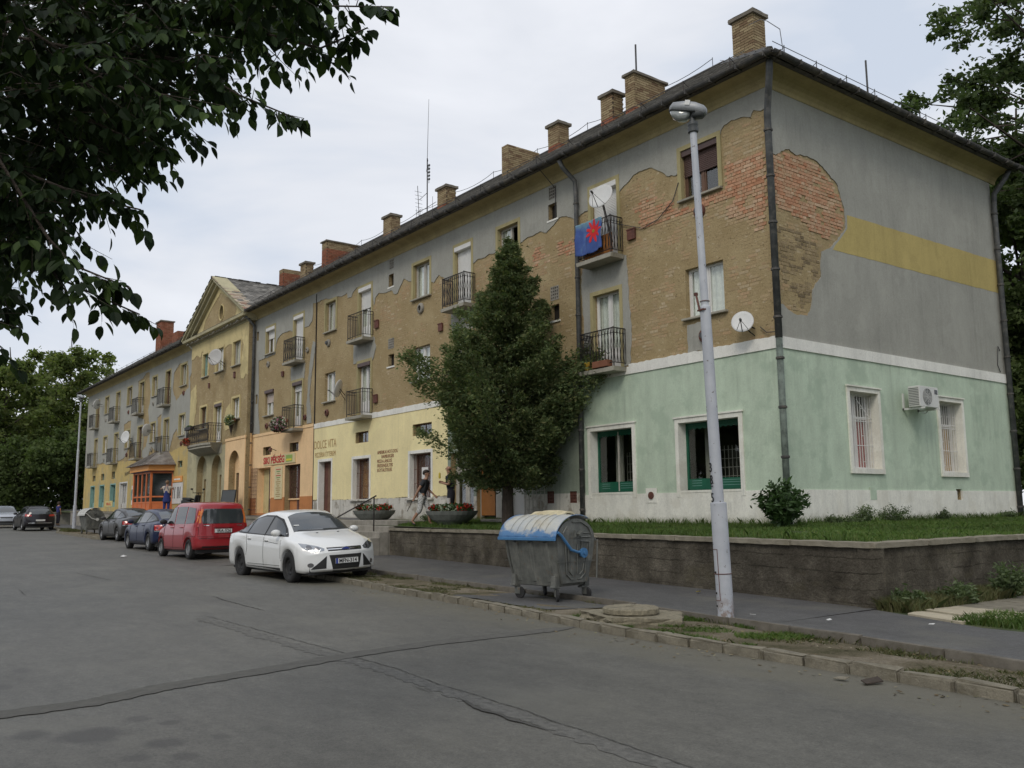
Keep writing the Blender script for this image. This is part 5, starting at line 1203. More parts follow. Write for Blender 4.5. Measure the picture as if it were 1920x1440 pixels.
# ---- lettering painted on the walls
M['ink_faded'] = plain('faded_brown_lettering', (.42, .28, .12), .9); M['ink'] = plain('dark_red_lettering', (.20, .06, .03), .9); M['ink_red'] = plain('red_sign_lettering', (.50, .03, .02), .6)
lettering('DOLCE VITA', .46, (-21.17,-.034,3.95), M['ink_faded'], B, width=1.95); lettering('PIZZERIA ÉTTEREM', .26, (-21.14,-.034,3.62), M['ink_faded'], B, width=1.8)
for i, (s_, w, dx) in enumerate([('AMERIKAI HOT-DOG',1.42,.0),('HAMBURGER',.86,.02),('PIZZA-LÁNGOS',1.02,-.2),('FRISSENSÜLTEK',1.10,-.16),('EGYTÁLÉTELEK',1.04,-.19)]):
    lettering(s_, .17, (-16.22+dx,-.034,3.47-i*.155), M['ink'], B, width=w)
lettering('Nonstop', .42, (-50.3,-.022,4.0), M['hole'], B, width=1.6, rot=(PI/2, R(-8), 0))
SILVER = (-62.4, -5.25, zr(-62)+.02)
# ---------------------------------------------------------------- cars
def pchip(tab):
    xs = np.array([p[0] for p in tab], float); ys = np.array([p[1] for p in tab], float)
    h = np.diff(xs); dl = np.diff(ys)/h; m = np.zeros(len(xs))
    for i in range(1, len(xs)-1):
        if dl[i-1]*dl[i] > 0: w1, w2 = 2*h[i]+h[i-1], h[i]+2*h[i-1]; m[i] = (w1+w2)/(w1/dl[i-1]+w2/dl[i])
    m[0], m[-1] = dl[0], dl[-1]
    def f(x):
        x = min(max(x, xs[0]), xs[-1]); i = min(int(np.searchsorted(xs, x, 'right'))-1, len(h)-1); t = (x-xs[i])/h[i]
        return float((2*t**3-3*t*t+1)*ys[i]+(t**3-2*t*t+t)*h[i]*m[i]+(-2*t**3+3*t*t)*ys[i+1]+(t**3-t*t)*h[i]*m[i+1])
    return f
def paint(name, col, coat=.6, dust=(.2,.19,.16), damt=.12, sp=.5):
    m, nt, b = newmat(name); v = coords(nt, obj=True)
    s = N(nt, 'ShaderNodeSeparateXYZ'); nt.links.new(v, s.inputs[0])
    low_ = ramp(nt, s.outputs[2], [(.18, 1.0), (.55, 0.0)])
    f = math_(nt, 'MULTIPLY', ramp(nt, noise(nt, v, 3, 5, .7), [(.35, .2), (.7, 1.0)]), math_(nt, 'ADD', math_(nt, 'MULTIPLY', low_, .45), damt))
    nt.links.new(mixc(nt, f, col, dust), b.inputs['Base Color']); b.inputs['Roughness'].default_value = .32; b.inputs['Specular IOR Level'].default_value = sp; b.inputs['Coat Weight'].default_value = coat; b.inputs['Coat Roughness'].default_value = .05
    nt.links.new(math_(nt, 'ADD', math_(nt, 'MULTIPLY', f, .5), .3), b.inputs['Roughness']); return m
M['carglass'] = plain('car_window_glass', (.018,.022,.022), .06, spec=1.0)
M['carglass_blue'] = plain('car_windscreen_glass', (.05,.058,.062), .08, spec=1.2)
M['tyre'] = P('tyre_rubber', (.022,.022,.022), .85, var=.2, scale=8, bumpk=.2, obj=True)
M['rim'] = plain('alloy_rim', (.42,.42,.42), .35, .8); M['darkrim'] = plain('black_steel_rim', (.03,.03,.03), .5, .3)
M['chrome'] = plain('chrome', (.75,.75,.75), .12, 1); M['blackplastic'] = plain('black_plastic', (.018,.018,.018), .55)
M['lampclear'] = plain('clear_lamp', (.36,.38,.40), .10, .7, coat=1); M['lampdark'] = plain('lamp_reflector', (.18,.18,.19), .2, .7, coat=1)
M['redlamp'] = plain('red_lamp', (.42,.015,.012), .2, coat=1); M['orangelamp'] = plain('orange_lamp', (.75,.20,.03), .25, coat=1)
M['plate'] = plain('plate_white', (.68,.68,.66), .5); M['plateblue'] = plain('plate_blue', (.02,.05,.30), .5); M['blackink'] = plain('black_lettering', (.01,.01,.01), .6)
M['seam'] = plain('panel_gap', (.01,.01,.01), .9)
def car_mesh(sp):
    L, xa, xr, ra = sp['L'], sp['xf'], sp['xr'], sp['ra']
    fR, fS, fW, fT, fB = (pchip(sp[k]) for k in 'RSWTB'); h = L/2
    xs = set(np.round(np.linspace(-h, h, 84), 4))
    for c in (xa, xr):
        for s_ in (-1, 1): xs.add(round(c+s_*(ra+.001), 4)); xs.add(round(c+s_*(ra-.012), 4)); xs.add(round(c+s_*(ra-.05), 4))
    for d in (.015, .04): xs.add(round(h-d, 4)); xs.add(round(-h+d, 4))
    xs = sorted(xs); V = []; F = []; NP = 17
    def section(x):
        w, s_, r_, wt, b_ = fW(x), fS(x), fR(x), fT(x), fB(x); arch_ = False
        for c in (xa, xr):
            if abs(x-c) < ra: b_ = max(b_, sp['wr']+math.sqrt(ra*ra-(x-c)**2)); arch_ = True
        e = min(h-x, x+h); k = 1-min(1, e/.04); b_ += .03*k; r_ -= .02*k
        s_ = max(s_, b_+.06); hh = max(r_-s_, .02); hd = s_-b_
        p = [(w*.0, b_), (w*(.86 if not arch_ else .70), b_), (w*.975, b_+(.0 if arch_ else .035)), (w*(1.0 if arch_ else .992), b_+hd*(.06 if arch_ else .18)), (w, b_+hd*.42), (w*.998, b_+hd*.64), (w*.985, b_+hd*.84), (w*.958, s_)]
        ed = min(.075, hh*.45)
        for k2 in range(1, 5): t = k2/4; p.append((w*.94*(1-t)+wt*t + math.sin(t*PI)*.012, s_+(hh-ed)*t))
        p += [(wt-.035, r_-ed*.48), (wt*.86, r_-ed*.14), (wt*.6, r_+.004), (wt*.3, r_+.012), (0, r_+.014)]
        return p
    cols = [0]
    def deform(x, y, z, w):
        q = abs(y)/max(w, .1)
        if x > h-.75: t = ((x-(h-.75))/.75); x -= sp.get('nose', .22)*(q**2.6)*t*t; x -= .10*t**4*max(0, (abs(z-sp.get('nz', .48))-.10)/.3)**2
        if x < -h+.6: t = ((-h+.6-x)/.6); x += sp.get('tail', .14)*(q**3)*t*t; x += sp.get('tlean', .0)*t*max(0, z-.6)
        return x
    nP = NP; ring = []
    for x in xs:
        p = section(x); w = fW(x); row = []
        for (y, z) in p: row.append(len(V)); V.append((deform(x, y, z, w), y, z))
        row2 = []
        for (y, z) in p[1:-1]: row2.append(len(V)); V.append((deform(x, y, z, w), -y, z))
        ring.append(row+row2[::-1])
    n = len(ring[0])
    for i in range(len(ring)-1):
        for k in range(n): F.append((ring[i][k], ring[i+1][k], ring[i+1][(k+1) % n], ring[i][(k+1) % n]))
    for end, x in ((0, xs[0]), (-1, xs[-1])):   # rounded caps
        p = section(x); w = fW(x); rows = []
        for j in range(1, nP-1):
            y, z = p[j]; row = [ring[end][j]]
            for c in range(1, 10):
                yy = y*(1-2*c/10); row.append(len(V)); V.append((deform(x, yy, z, w), yy, z+(p[-1][1]-p[-2][1])*0))
            row.append(ring[end][2*(nP-1)-j]); rows.append(row)
        for a, c in zip(rows, rows[1:]):
            for k in range(10): f = (a[k], a[k+1], c[k+1], c[k]); F.append(f if end == 0 else f[::-1])
    me = bpy.data.meshes.new('body'); me.from_pydata(V, [], F); me.validate(); bm = bmesh.new(); bm.from_mesh(me)
    bmesh.ops.recalc_face_normals(bm, faces=bm.faces); bm.to_mesh(me); bvh = BVHTree.FromBMesh(bm); bm.free(); me.shade_smooth(); return me, bvh
AX = {'side-': ((1,0,0),(0,0,1),(0,1,0),(0,-3,0)), 'side+': ((1,0,0),(0,0,1),(0,-1,0),(0,3,0)), 'front': ((0,1,0),(0,0,1),(-1,0,0),(4,0,0)), 'rear': ((0,1,0),(0,0,1),(1,0,0),(-4,0,0)), 'top': ((1,0,0),(0,1,0),(0,0,-1),(0,0,4))}
def hit(bvh, ax, a, b_):
    u, v, d, o = (Vector(q) for q in AX[ax]); p = o+u*a+v*b_; r = bvh.ray_cast(p, d)
    if r[0] is None: r = bvh.find_nearest(p+d*(3 if ax[0] == 's' else 3.2))
    n = r[1]; n = n if n.dot(d) < 0 else -n; return r[0], n
def patch(bvh, ax, poly, name, mat, parent, off=.006, grid=.09, smooth=True, thick=.012):
    P_ = jag(poly, 0, .06, True); vs = [Vector(p) for p in P_]; es = [(i, (i+1) % len(P_)) for i in range(len(P_))]
    x0, x1 = min(p[0] for p in poly), max(p[0] for p in poly); z0, z1 = min(p[1] for p in poly), max(p[1] for p in poly)
    g = x0+grid/2
    while g < x1:
        k = z0+grid/2
        while k < z1:
            if pip(g, k, poly): vs.append(Vector((g, k)))
            k += grid
        g += grid
    V2, E2, F2, *_ = delaunay_2d_cdt(vs, es, [], 0, 1e-5); V = []; F = []; BK = []
    for q in V2: p, n = hit(bvh, ax, q[0], q[1]); V.append(p+n*off); BK.append(p-n*thick)
    keep = [tuple(f) for f in F2 if pip(sum(V2[i][0] for i in f)/3, sum(V2[i][1] for i in f)/3, P_)]
    ed = {(f[i], f[(i+1) % 3]) for f in keep for i in range(3)}; nv = len(V); F = list(keep)
    for a, b_ in ed:
        if (b_, a) not in ed: F.append((b_, a, nv+a, nv+b_))
    me = bpy.data.meshes.new(name); me.from_pydata([tuple(p) for p in V+BK], [], F); me.validate(); bm = bmesh.new(); bm.from_mesh(me)
    bmesh.ops.delete(bm, geom=[v for v in bm.verts if not v.link_faces], context='VERTS')
    bmesh.ops.recalc_face_normals(bm, faces=bm.faces)
    u, v, d, o_ = (Vector(q) for q in AX[ax]); s_ = sum((f.normal.dot(d)*f.calc_area() for f in bm.faces))
    if s_ > 0: bmesh.ops.reverse_faces(bm, faces=bm.faces)
    bm.to_mesh(me); bm.free(); return link(name, me, M[mat], parent)
def line(bvh, ax, pts, r, name, mat, parent):
    q = jag(pts, 0, .05); return MB().tube([hit(bvh, ax, a, b_)[0]+hit(bvh, ax, a, b_)[1]*(r*.3) for a, b_ in q], r, 5).build(name, M[mat], parent)
def wheel(parent, x, y, r, w, style, s_):
    T = Matrix.Translation((x, y, r))@Matrix.Rotation(s_*PI/2, 4, 'X')    # lathe axis z -> outwards (-y for s_=1)
    pr = [(r*.60,-w/2),(r*.86,-w/2),(r*.97,-w*.42),(r,-w*.25),(r,w*.25),(r*.97,w*.42),(r*.86,w/2),(r*.64,w/2),(r*.60,w*.40)]
    o = MB().lathe(pr, 32, T, False).build('wheel', M['tyre'], parent, smooth=True)
    b = MB(); b.lathe([(r*.62,w*.44),(r*.60,w*.40),(r*.57,w*.20),(r*.55,-w*.3)], 32, T, False); b.lathe([(0,w*.30),(r*.15,w*.30),(r*.17,w*.22)], 16, T)
    b.lathe([(0,w*.02),(r*.56,w*.02)], 24, T)
    mt = 'darkrim' if style == 'steel' else 'rim'
    n = {'spoke5': 5, 'spoke7': 7, 'cap': 9, 'steel': 0}[style]
    for k in range(n):
        t = 2*PI*k/n; wd = r*(.10 if n < 8 else .07)
        b.box(r*.1, r*.585, -wd, wd, w*.20, w*.33, T@Matrix.Rotation(t, 4, 'Z'))
    if style == 'steel':
        b.lathe([(r*.15,w*.24),(r*.30,w*.20),(r*.42,w*.30),(r*.52,w*.22),(r*.57,w*.30)], 24, T, False)
        for k in range(12): b.box(r*.43, r*.50, -r*.035, r*.035, w*.20, w*.285, T@Matrix.Rotation(2*PI*k/12, 4, 'Z'))
    b.build('rim', M[mt], o); return o
def plate(parent, loc, rz, text, w=.52, h=.115, tilt=0, blue=True):
    o = MB().box(-w/2, w/2, -.006, .006, -h/2, h/2).build('number_plate', M['plate'], parent, bevel=.003); o.location = loc; o.rotation_euler = (tilt, 0, rz)
    if blue: MB().box(-w/2+.003, -w/2+.05, -.009, -.004, -h/2+.004, h/2-.004).build('blue_strip', M['plateblue'], o)
    MB().box(-w/2, w/2, -.0085, -.006, h/2-.006, h/2).box(-w/2, w/2, -.0085, -.006, -h/2, -h/2+.006).build('border', M['blackink'], o)
    if text:
        q = lettering(text, h*.98, (.02, -.008, -h*.34), M['blackink'], o, width=w*.78, depth=.002, bold=.0016, name='characters')
    return o
def make_car(name, sp, label, loc, rz, roll_=0, group='cars parked along the kerb'):
    t = empty(name, loc, 0, label, 'car', group); t.rotation_euler = (roll_, 0, rz)
    me, bvh = car_mesh(sp); me.materials.append(sp['paint']); o = link('body', me, None, t)
    c = MB(); c.box(-sp['L']/2+.2, sp['L']/2-.25, -.72, .72, .17, .34); 
    for x in (sp['xf'], sp['xr']): c.box(x-sp['ra'], x+sp['ra'], -sp['hw']+.24, sp['hw']-.24, .2, .75)
    c.build('underbody', M['blackplastic'], t)
    for x in (sp['xf'], sp['xr']):
        for s_ in (1, -1): wheel(t, x, -s_*(sp['hw']-.115), sp['wr'], .20, sp['wheel'], s_)
    for ax, sg in (('side-', -1), ('side+', 1)):
        sp.get('glassframe') and patch(bvh, ax, sp['glassframe'], 'window_frame', 'blackplastic', t, .004)
        for k, poly in enumerate(sp['sidewin']): patch(bvh, ax, poly, 'side_window', 'carglass', t, .008)
        for poly in sp.get('seams', []): line(bvh, ax, poly, .0045, 'panel_gap', 'seam', t)
        for (x, z) in sp.get('handles', []):
            p, n = hit(bvh, ax, x, z); q = MB().box(-.09,.09,-.018,.018,-.014,.014).build('door_handle', sp['paint'] if not sp.get('chromehandle') else M['chrome'], t, bevel=.006); q.location = p+n*.018
        for x in (sp['xf'], sp['xr']):    # dark arch lining edge
            a0 = [(x+(sp['ra']+.012)*math.cos(PI*k/16), sp['wr']+(sp['ra']+.012)*math.sin(PI*k/16)) for k in range(17)]
            if sp.get('archlip', True): line(bvh, ax, a0, .009, 'arch_lip', sp.get('lipmat', 'seam'), t)
        patch(bvh, ax, [(sp['xr']+sp['ra']+.02,.235),(sp['xf']-sp['ra']-.02,.235),(sp['xf']-sp['ra']-.02,.29),(sp['xr']+sp['ra']+.02,.29)], 'sill_trim', sp.get('sillmat', 'blackplastic'), t, .006)
        mx_, mz = sp['mirror']; p, n = hit(bvh, ax, mx_, mz)
        q = bmesh.new(); bmesh.ops.create_uvsphere(q, u_segments=14, v_segments=8, radius=1)
        for v in q.verts: v.co = Vector((v.co.x*.075*(1.15 if v.co.x > 0 else .6), v.co.y*.115, v.co.z*.075))
        mm = bpy.data.meshes.new('wing_mirror'); q.to_mesh(mm); q.free(); mm.shade_smooth(); q = link('wing_mirror', mm, sp['paint'] if not sp.get('blackmirror') else M['blackplastic'], t); q.location = p+Vector((0, sg*.13, .05))
        MB().bar(p-Vector((0,sg*.02,.0)), p+Vector((0, sg*.09, .01)), .022, 6).build('mirror_arm', M['blackplastic'], t)
    for poly in sp['topwin']: patch(bvh, 'top', poly, 'windscreen' if poly[0][0] > 0 else 'rear_window', sp.get('wsmat', 'carglass_blue'), t, .007)
    return t, bvh
def seams(xf, x1, x2, z0, zt): return [[(xf,z0),(xf,zt)],[(x1,z0),(x1,zt)],[(x2,z0+.25),(x2,zt)],[(xf,z0),(x2-.02,z0)]]

# white saloon, nearest
M['paint_white'] = paint('white_car_paint', (.80,.81,.80), .8, (.40,.38,.33), .02)
wsp = dict(L=4.52, xf=1.36, xr=-1.28, ra=.375, wr=.325, hw=.91, nose=.32, tail=.22, tlean=.10, paint=M['paint_white'], wheel='steel',
 R=[(-2.26,.90),(-2.18,1.02),(-1.95,1.075),(-1.70,1.12),(-1.35,1.27),(-.95,1.40),(-.5,1.465),(-.05,1.485),(.35,1.455),(.62,1.37),(1.0,1.16),(1.22,1.035),(1.45,.985),(1.8,.90),(2.05,.80),(2.18,.72),(2.26,.64)],
 S=[(-2.26,.82),(-2.0,.965),(-1.5,.99),(-.5,.965),(.5,.925),(1.2,.90),(1.6,.84),(2.0,.72),(2.26,.56)],
 W=[(-2.26,.80),(-2.0,.885),(-1.3,.912),(0,.905),(1.3,.912),(1.9,.89),(2.26,.80)],
 T=[(-2.26,.62),(-1.7,.62),(-1.2,.57),(-.6,.575),(.2,.585),(.6,.60),(1.22,.72),(1.8,.70),(2.26,.58)],
 B=[(-2.26,.36),(-1.9,.24),(1.9,.20),(2.26,.24)],
 glassframe=[(1.18,.945),(.95,1.10),(.55,1.315),(.15,1.392),(-.4,1.40),(-.95,1.325),(-1.35,1.20),(-1.68,1.075),(-1.55,1.015),(-1.0,.995),(.2,.965)],
 sidewin=[[(1.08,.955),(.85,1.12),(.52,1.28),(.16,1.355),(.12,.985)],[(.05,.985),(.08,1.362),(-.4,1.365),(-.85,1.315),(-.86,1.01)],[(-.93,1.015),(-.93,1.295),(-1.3,1.19),(-1.56,1.085),(-1.45,1.04)]],
 topwin=[[(1.16,-.66),(1.23,-.3),(1.24,0),(1.23,.3),(1.16,.66),(.60,.545),(.50,.3),(.48,0),(.50,-.3),(.60,-.545)],[(-1.66,-.52),(-1.70,0),(-1.66,.52),(-1.08,.48),(-1.02,0),(-1.08,-.48)]],
 seams=[[(1.0,.34),(1.0,.93)],[(.09,.32),(.08,.97)],[(-.86,.52),(-.80,.70),(-.90,.98)],[(1.0,.34),(-.78,.34)],[(.85,.80),(.2,.84)]], handles=[(.24,.86),(-.68,.89)], mirror=(.86,.98), archlip=False)
wc, wb = make_car('white_saloon_car', wsp, 'white saloon car parked half on the kerb beside the concrete steps, front towards the viewer', (-8.42,-6.62,.055), R(1.5), R(2.0))
for s_ in (-1, 1):
    m_ = lambda p: [(s_*a, b_) for a, b_ in p]
    patch(wb, 'front', m_([(.46,.655),(.44,.70),(.56,.755),(.72,.80),(.83,.82),(.82,.74),(.74,.665),(.62,.635)]), 'headlight', 'lampclear', wc, .008)
    for (a, z, r_) in ((.70,.735,.05),(.57,.70,.045)): patch(wb, 'front', [(s_*(a+r_*math.cos(k*PI/5)), z+r_*.8*math.sin(k*PI/5)) for k in range(10)], 'headlight_bulb', 'lampdark', wc, .012, grid=.03)
    patch(wb, 'front', m_([(.42,.55),(.43,.30),(.70,.285),(.66,.33)]), 'side_intake', 'blackplastic', wc, .008)
    patch(wb, 'front', [(s_*.70+.052*math.cos(k*PI/6), .375+.045*math.sin(k*PI/6)) for k in range(12)], 'fog_lamp', 'lampdark', wc, .009, grid=.04)
    patch(wb, 'rear', m_([(.52,.84),(.80,.88),(.80,.70),(.62,.72)]), 'tail_light', 'redlamp', wc)
patch(wb, 'front', [(-.40,.715),(.40,.715),(.38,.645),(-.38,.645)], 'upper_grille', 'blackplastic', wc, .006)
patch(wb, 'front', [(-.39,.688),(.39,.688),(.385,.668),(-.385,.668)], 'chrome_bar', 'chrome', wc, .012)
patch(wb, 'front', [(-.37,.565),(.37,.565),(.30,.275),(-.30,.275)], 'lower_grille', 'blackplastic', wc, .006)
patch(wb, 'front', [(-.26,.245),(.26,.245),(.24,.222),(-.24,.222)], 'lower_intake', 'blackplastic', wc, .006)
patch(wb, 'front', [(-.78,.185),(.78,.185),(.76,.225),(-.76,.225)], 'front_lip', 'blackplastic', wc, .006)
p, n = hit(wb, 'front', 0, .68)
e_ = MB(); e_.lathe([(0,.01),(.075,.008),(.082,0)], 24, Matrix.Translation(p+Vector((.012,0,0)))@Matrix.Rotation(PI/2, 4, 'Y')@Matrix.Diagonal((.52,1.12,1,1)))
e_.build('badge', M['plateblue'], wc)
e_ = MB(); e_.tube([p+Vector((.020, .088*math.cos(t), .041*math.sin(t))) for t in [2*PI*k/24 for k in range(25)]], .0045, 5, False); e_.build('badge_ring', M['chrome'], wc)
lettering('Ford', .062, p+Vector((.022, 0, -.02)), M['chrome'], wc, width=.12, normal='+x', depth=.002, name='badge_lettering')
p, n = hit(wb, 'front', 0, .44); plate(wc, p+Vector((.018,0,0)), PI/2, 'MFN-314')
patch(wb, 'top', [(1.14,-.56),(1.21,0),(1.14,.56),(1.17,.58),(1.25,0),(1.17,-.58)], 'wiper_cowl', 'blackplastic', wc, .009)
for y_ in (-.25, .25): q, n = hit(wb, 'top', 1.42, y_); MB().box(-.015,.015,-.02,.02,0,.012).build('washer_jet', M['blackplastic'], wc).location = q
p, n = hit(wb, 'top', .98, -.52); q = MB().box(-.02,.02,-.06,.06,0,.003).build('permit_sticker', M['plate'], wc); q.location = p+n*.009; q.rotation_euler = (0, R(28), 0)

# red high-roofed hatchback seen from behind
M['paint_red'] = paint('red_car_paint', (.34,.010,.018), .7, (.16,.08,.06), .02)
rsp = dict(L=3.72, xf=1.22, xr=-1.22, ra=.335, wr=.29, hw=.83, nose=.2, tail=.10, tlean=.05, nz=.5, paint=M['paint_red'], wheel='cap', blackmirror=True,
 R=[(-1.86,1.46),(-1.80,1.58),(-1.6,1.635),(-1.0,1.66),(0,1.66),(.45,1.60),(.72,1.42),(1.02,1.12),(1.15,1.02),(1.4,.96),(1.7,.86),(1.86,.72)],
 S=[(-1.86,1.0),(-1.0,1.0),(0,.97),(.9,.94),(1.3,.86),(1.86,.64)],
 W=[(-1.86,.79),(-1.6,.825),(0,.83),(1.3,.825),(1.86,.74)],
 T=[(-1.86,.64),(-1.2,.655),(0,.66),(.5,.65),(1.1,.68),(1.86,.58)],
 B=[(-1.86,.33),(-1.6,.26),(1.5,.22),(1.86,.28)],
 sidewin=[[(.86,1.02),(.60,1.34),(.45,1.50),(.10,1.53),(.08,1.02)],[(.0,1.02),(.0,1.53),(-.80,1.53),(-.82,1.02)],[(-.90,1.02),(-.90,1.52),(-1.45,1.48),(-1.62,1.05)]],
 topwin=[[(1.04,-.62),(1.10,0),(1.04,.62),(.56,.58),(.52,0),(.56,-.58)]],
 seams=[[(.88,.32),(.90,.98)],[(.04,.30),(.04,1.0)],[(-.84,.56),(-.84,1.0)],[(.88,.31),(-.8,.31)],[(-1.3,.66),(-1.8,.66)]], handles=[(.2,.90),(-.62,.91)], mirror=(.78,1.03), sillmat='paintsill')
M['paintsill'] = M['paint_red']
rc, rb = make_car('red_hatchback_car', rsp, 'red tall hatchback parked in front of the apricot shop, seen from behind', (-17.35,-5.98,zr(-17)+.02), R(179+3), 0)
patch(rb, 'rear', [(-.60,1.03),(-.64,1.20),(-.56,1.46),(.56,1.46),(.64,1.20),(.60,1.03)], 'rear_window', 'carglass_blue', rc, .008)
for s_ in (-1, 1):
    m_ = lambda p: [(s_*a, b_) for a, b_ in p]
    patch(rb, 'rear', m_([(.655,1.04),(.71,1.04),(.69,1.22),(.635,1.44),(.585,1.44),(.64,1.22)]), 'tail_light', 'orangelamp', rc, .012)
    patch(rb, 'side-' if s_ < 0 else 'side+', [(-1.70,1.06),(-1.78,1.06),(-1.77,1.42),(-1.69,1.40)], 'tail_light', 'orangelamp', rc, .008)
    patch(rb, 'rear', m_([(.70,.93),(.765,.93),(.735,1.03),(.69,1.03)]), 'tail_light', 'redlamp', rc, .012)
    patch(rb, 'rear', m_([(.42,.965),(.58,.965),(.58,.985),(.42,.985)]), 'chrome_strip', 'chrome', rc, .012)
patch(rb, 'rear', [(-.30,.92),(.30,.92),(.28,.955),(-.28,.955)], 'tailgate_handle', 'paintsill', rc, .03)
line(rb, 'rear', [(-.66,.66),(.66,.66)], .006, 'panel_gap', 'seam', rc); line(rb, 'rear', [(-.72,.70),(-.70,1.02)], .005, 'panel_gap', 'seam', rc); line(rb, 'rear', [(.72,.70),(.70,1.02)], .005, 'panel_gap', 'seam', rc)
patch(rb, 'rear', [(-.70,.62),(.70,.62),(.72,.655),(-.72,.655)], 'bumper_ledge', 'paintsill', rc, .03)
patch(rb, 'rear', [(-.6,.33),(.6,.33),(.6,.38),(-.6,.38)], 'bumper_trim', 'blackplastic', rc, .01)
line(rb, 'rear', [(.05,1.05),(-.35,1.07)], .008, 'rear_wiper', 'blackplastic', rc)
p, n = hit(rb, 'rear', 0, .82); plate(rc, p-Vector((.018,0,0)), -PI/2, 'IRA-526', h=.12, blue=False)

# dark blue saloon and dark grey saloon
def saloon(paintm, L=4.25, H=1.43, W_=.855, xf=1.30, xr=-1.28, wheel='spoke5', **k):
    s_ = L/4.52; hz = H/1.485
    d = dict(wsp); d.update(L=L, paint=paintm, wheel=wheel, hw=W_, xf=xf, xr=xr, ra=.345, wr=.30, nose=.24, tail=.16)
    sc_ = lambda T, kx, kz: [(a*kx, b_*kz) for a, b_ in T]
    d['R'] = sc_(wsp['R'], s_, hz); d['S'] = sc_(wsp['S'], s_, hz*.98); d['W'] = sc_(wsp['W'], s_, W_/.912); d['T'] = sc_(wsp['T'], s_, W_/.912*.98); d['B'] = sc_(wsp['B'], s_, 1)
    d['sidewin'] = [sc_(p, s_, hz) for p in wsp['sidewin']]; d['glassframe'] = sc_(wsp['glassframe'], s_, hz); d['topwin'] = [sc_(p, s_, W_/.93) for p in wsp['topwin']]
    d['seams'] = [sc_(p, s_, hz) for p in wsp['seams'][:-1]]; d['handles'] = sc_(wsp['handles'], s_, hz); d['mirror'] = (wsp['mirror'][0]*s_, wsp['mirror'][1]*hz); d.update(k); return d
M['paint_blue'] = paint('dark_blue_car_paint', (.006,.014,.055), .2, (.06,.06,.07), .02, .35); M['paint_grey'] = paint('dark_grey_car_paint', (.024,.022,.020), .25, (.09,.085,.08), .03, .4)
def tail_lights(bv, t, z0, z1, y0, y1, plate_txt='', pz=.72):
    for s_ in (-1, 1):
        patch(bv, 'rear', [(s_*y0,z0),(s_*y1,z0),(s_*(y1-.01),z1),(s_*(y0+.03),z1)], 'tail_light', 'redlamp', t, .01)
        patch(bv, 'rear', [(s_*(y0+.02),z0-.045),(s_*(y1),z0-.045),(s_*y1,z0-.005),(s_*(y0+.02),z0-.005)], 'reversing_light', 'lampclear', t, .008)
    line(bv, 'rear', [(-.74,.58),(.74,.58)], .008, 'bumper_gap', 'seam', t)
    p, n = hit(bv, 'rear', 0, pz); plate(t, p-Vector((.02,0,0)), -PI/2, plate_txt, blue=False)
bc, bb_ = make_car('blue_saloon_car', saloon(M['paint_blue']), 'dark blue saloon car parked in front of the red hatchback', (-23.0,-5.55,zr(-23)+.02), R(180.5)); tail_lights(bb_, bc, .70, .88, .55, .80)
gc, gb = make_car('grey_saloon_car', saloon(M['paint_grey'], 4.45, 1.43, .86, 1.30, -1.28, 'spoke7'), 'dark grey saloon car with pale reflective roof, ahead of the blue one', (-32.1,-4.4,zr(-32)+.02), R(181)); tail_lights(gb, gc, .72, .86, .45, .80)
MB().bar((-.9,0,1.39*1),(-1.05,0,1.58),.004,4).build('aerial', M['blackplastic'], bc)
# dark hatchback further up the street
M['paint_dark'] = paint('aubergine_car_paint', (.010,.008,.012), .3, (.05,.05,.05), .02, .4); M['paint_silver'] = paint('silver_car_paint', (.42,.45,.50), .8, (.3,.3,.3), .05)
hsp = saloon(M['paint_dark'], 4.4, 1.50, .90, 1.35, -1.33, 'spoke5')
hsp.update(L=4.4, ra=.36, wr=.32, tlean=.22, R=[(-2.2,1.02),(-2.1,1.18),(-1.9,1.32),(-1.6,1.43),(-1.0,1.49),(-.3,1.51),(.3,1.47),(.62,1.37),(1.0,1.16),(1.2,1.04),(1.45,.98),(1.8,.90),(2.05,.80),(2.2,.64)],
  topwin=[wsp['topwin'][0]], sidewin=[[(1.0,.97),(.80,1.12),(.5,1.27),(.14,1.36),(.1,1.0)],[(.03,1.0),(.06,1.37),(-.6,1.38),(-.86,1.34),(-.88,1.02)],[(-.95,1.03),(-.95,1.32),(-1.45,1.25),(-1.7,1.12)]], glassframe=[(1.1,.95),(.9,1.10),(.5,1.31),(.15,1.40),(-.6,1.415),(-1.4,1.32),(-1.8,1.12),(-1.5,1.03),(0,.98)])
hc, hb = make_car('black_hatchback_car', hsp, 'black hatchback far up the street with red tail lights and a chrome bumper strip', (-53.3,-4.85,zr(-53)+.02), R(181))
patch(hb, 'rear', [(-.62,1.00),(-.55,1.30),(0,1.34),(.55,1.30),(.62,1.00),(0,.97)], 'rear_window', 'carglass_blue', hc, .008)
for s_ in (-1, 1): patch(hb, 'rear', [(s_*.48,.86),(s_*.84,.86),(s_*.80,1.0),(s_*.50,.96)], 'tail_light', 'redlamp', hc, .012)
patch(hb, 'rear', [(-.66,.44),(.66,.44),(.66,.475),(-.66,.475)], 'chrome_strip', 'chrome', hc, .012)
p, n = hit(hb, 'rear', 0, .62); plate(hc, p-Vector((.02,0,0)), -PI/2, '', blue=False)
ssp = dict(hsp); ssp.update(paint=M['paint_silver'])
sc2, sb2 = make_car('silver_car', ssp, 'silver car facing the viewer at the far end of the parked row', SILVER, R(-4))
for s_ in (-1, 1): patch(sb2, 'front', [(s_*.46,.655),(s_*.44,.70),(s_*.72,.82),(s_*.83,.84),(s_*.82,.72),(s_*.62,.635)], 'headlight', 'lampclear', sc2, .01)
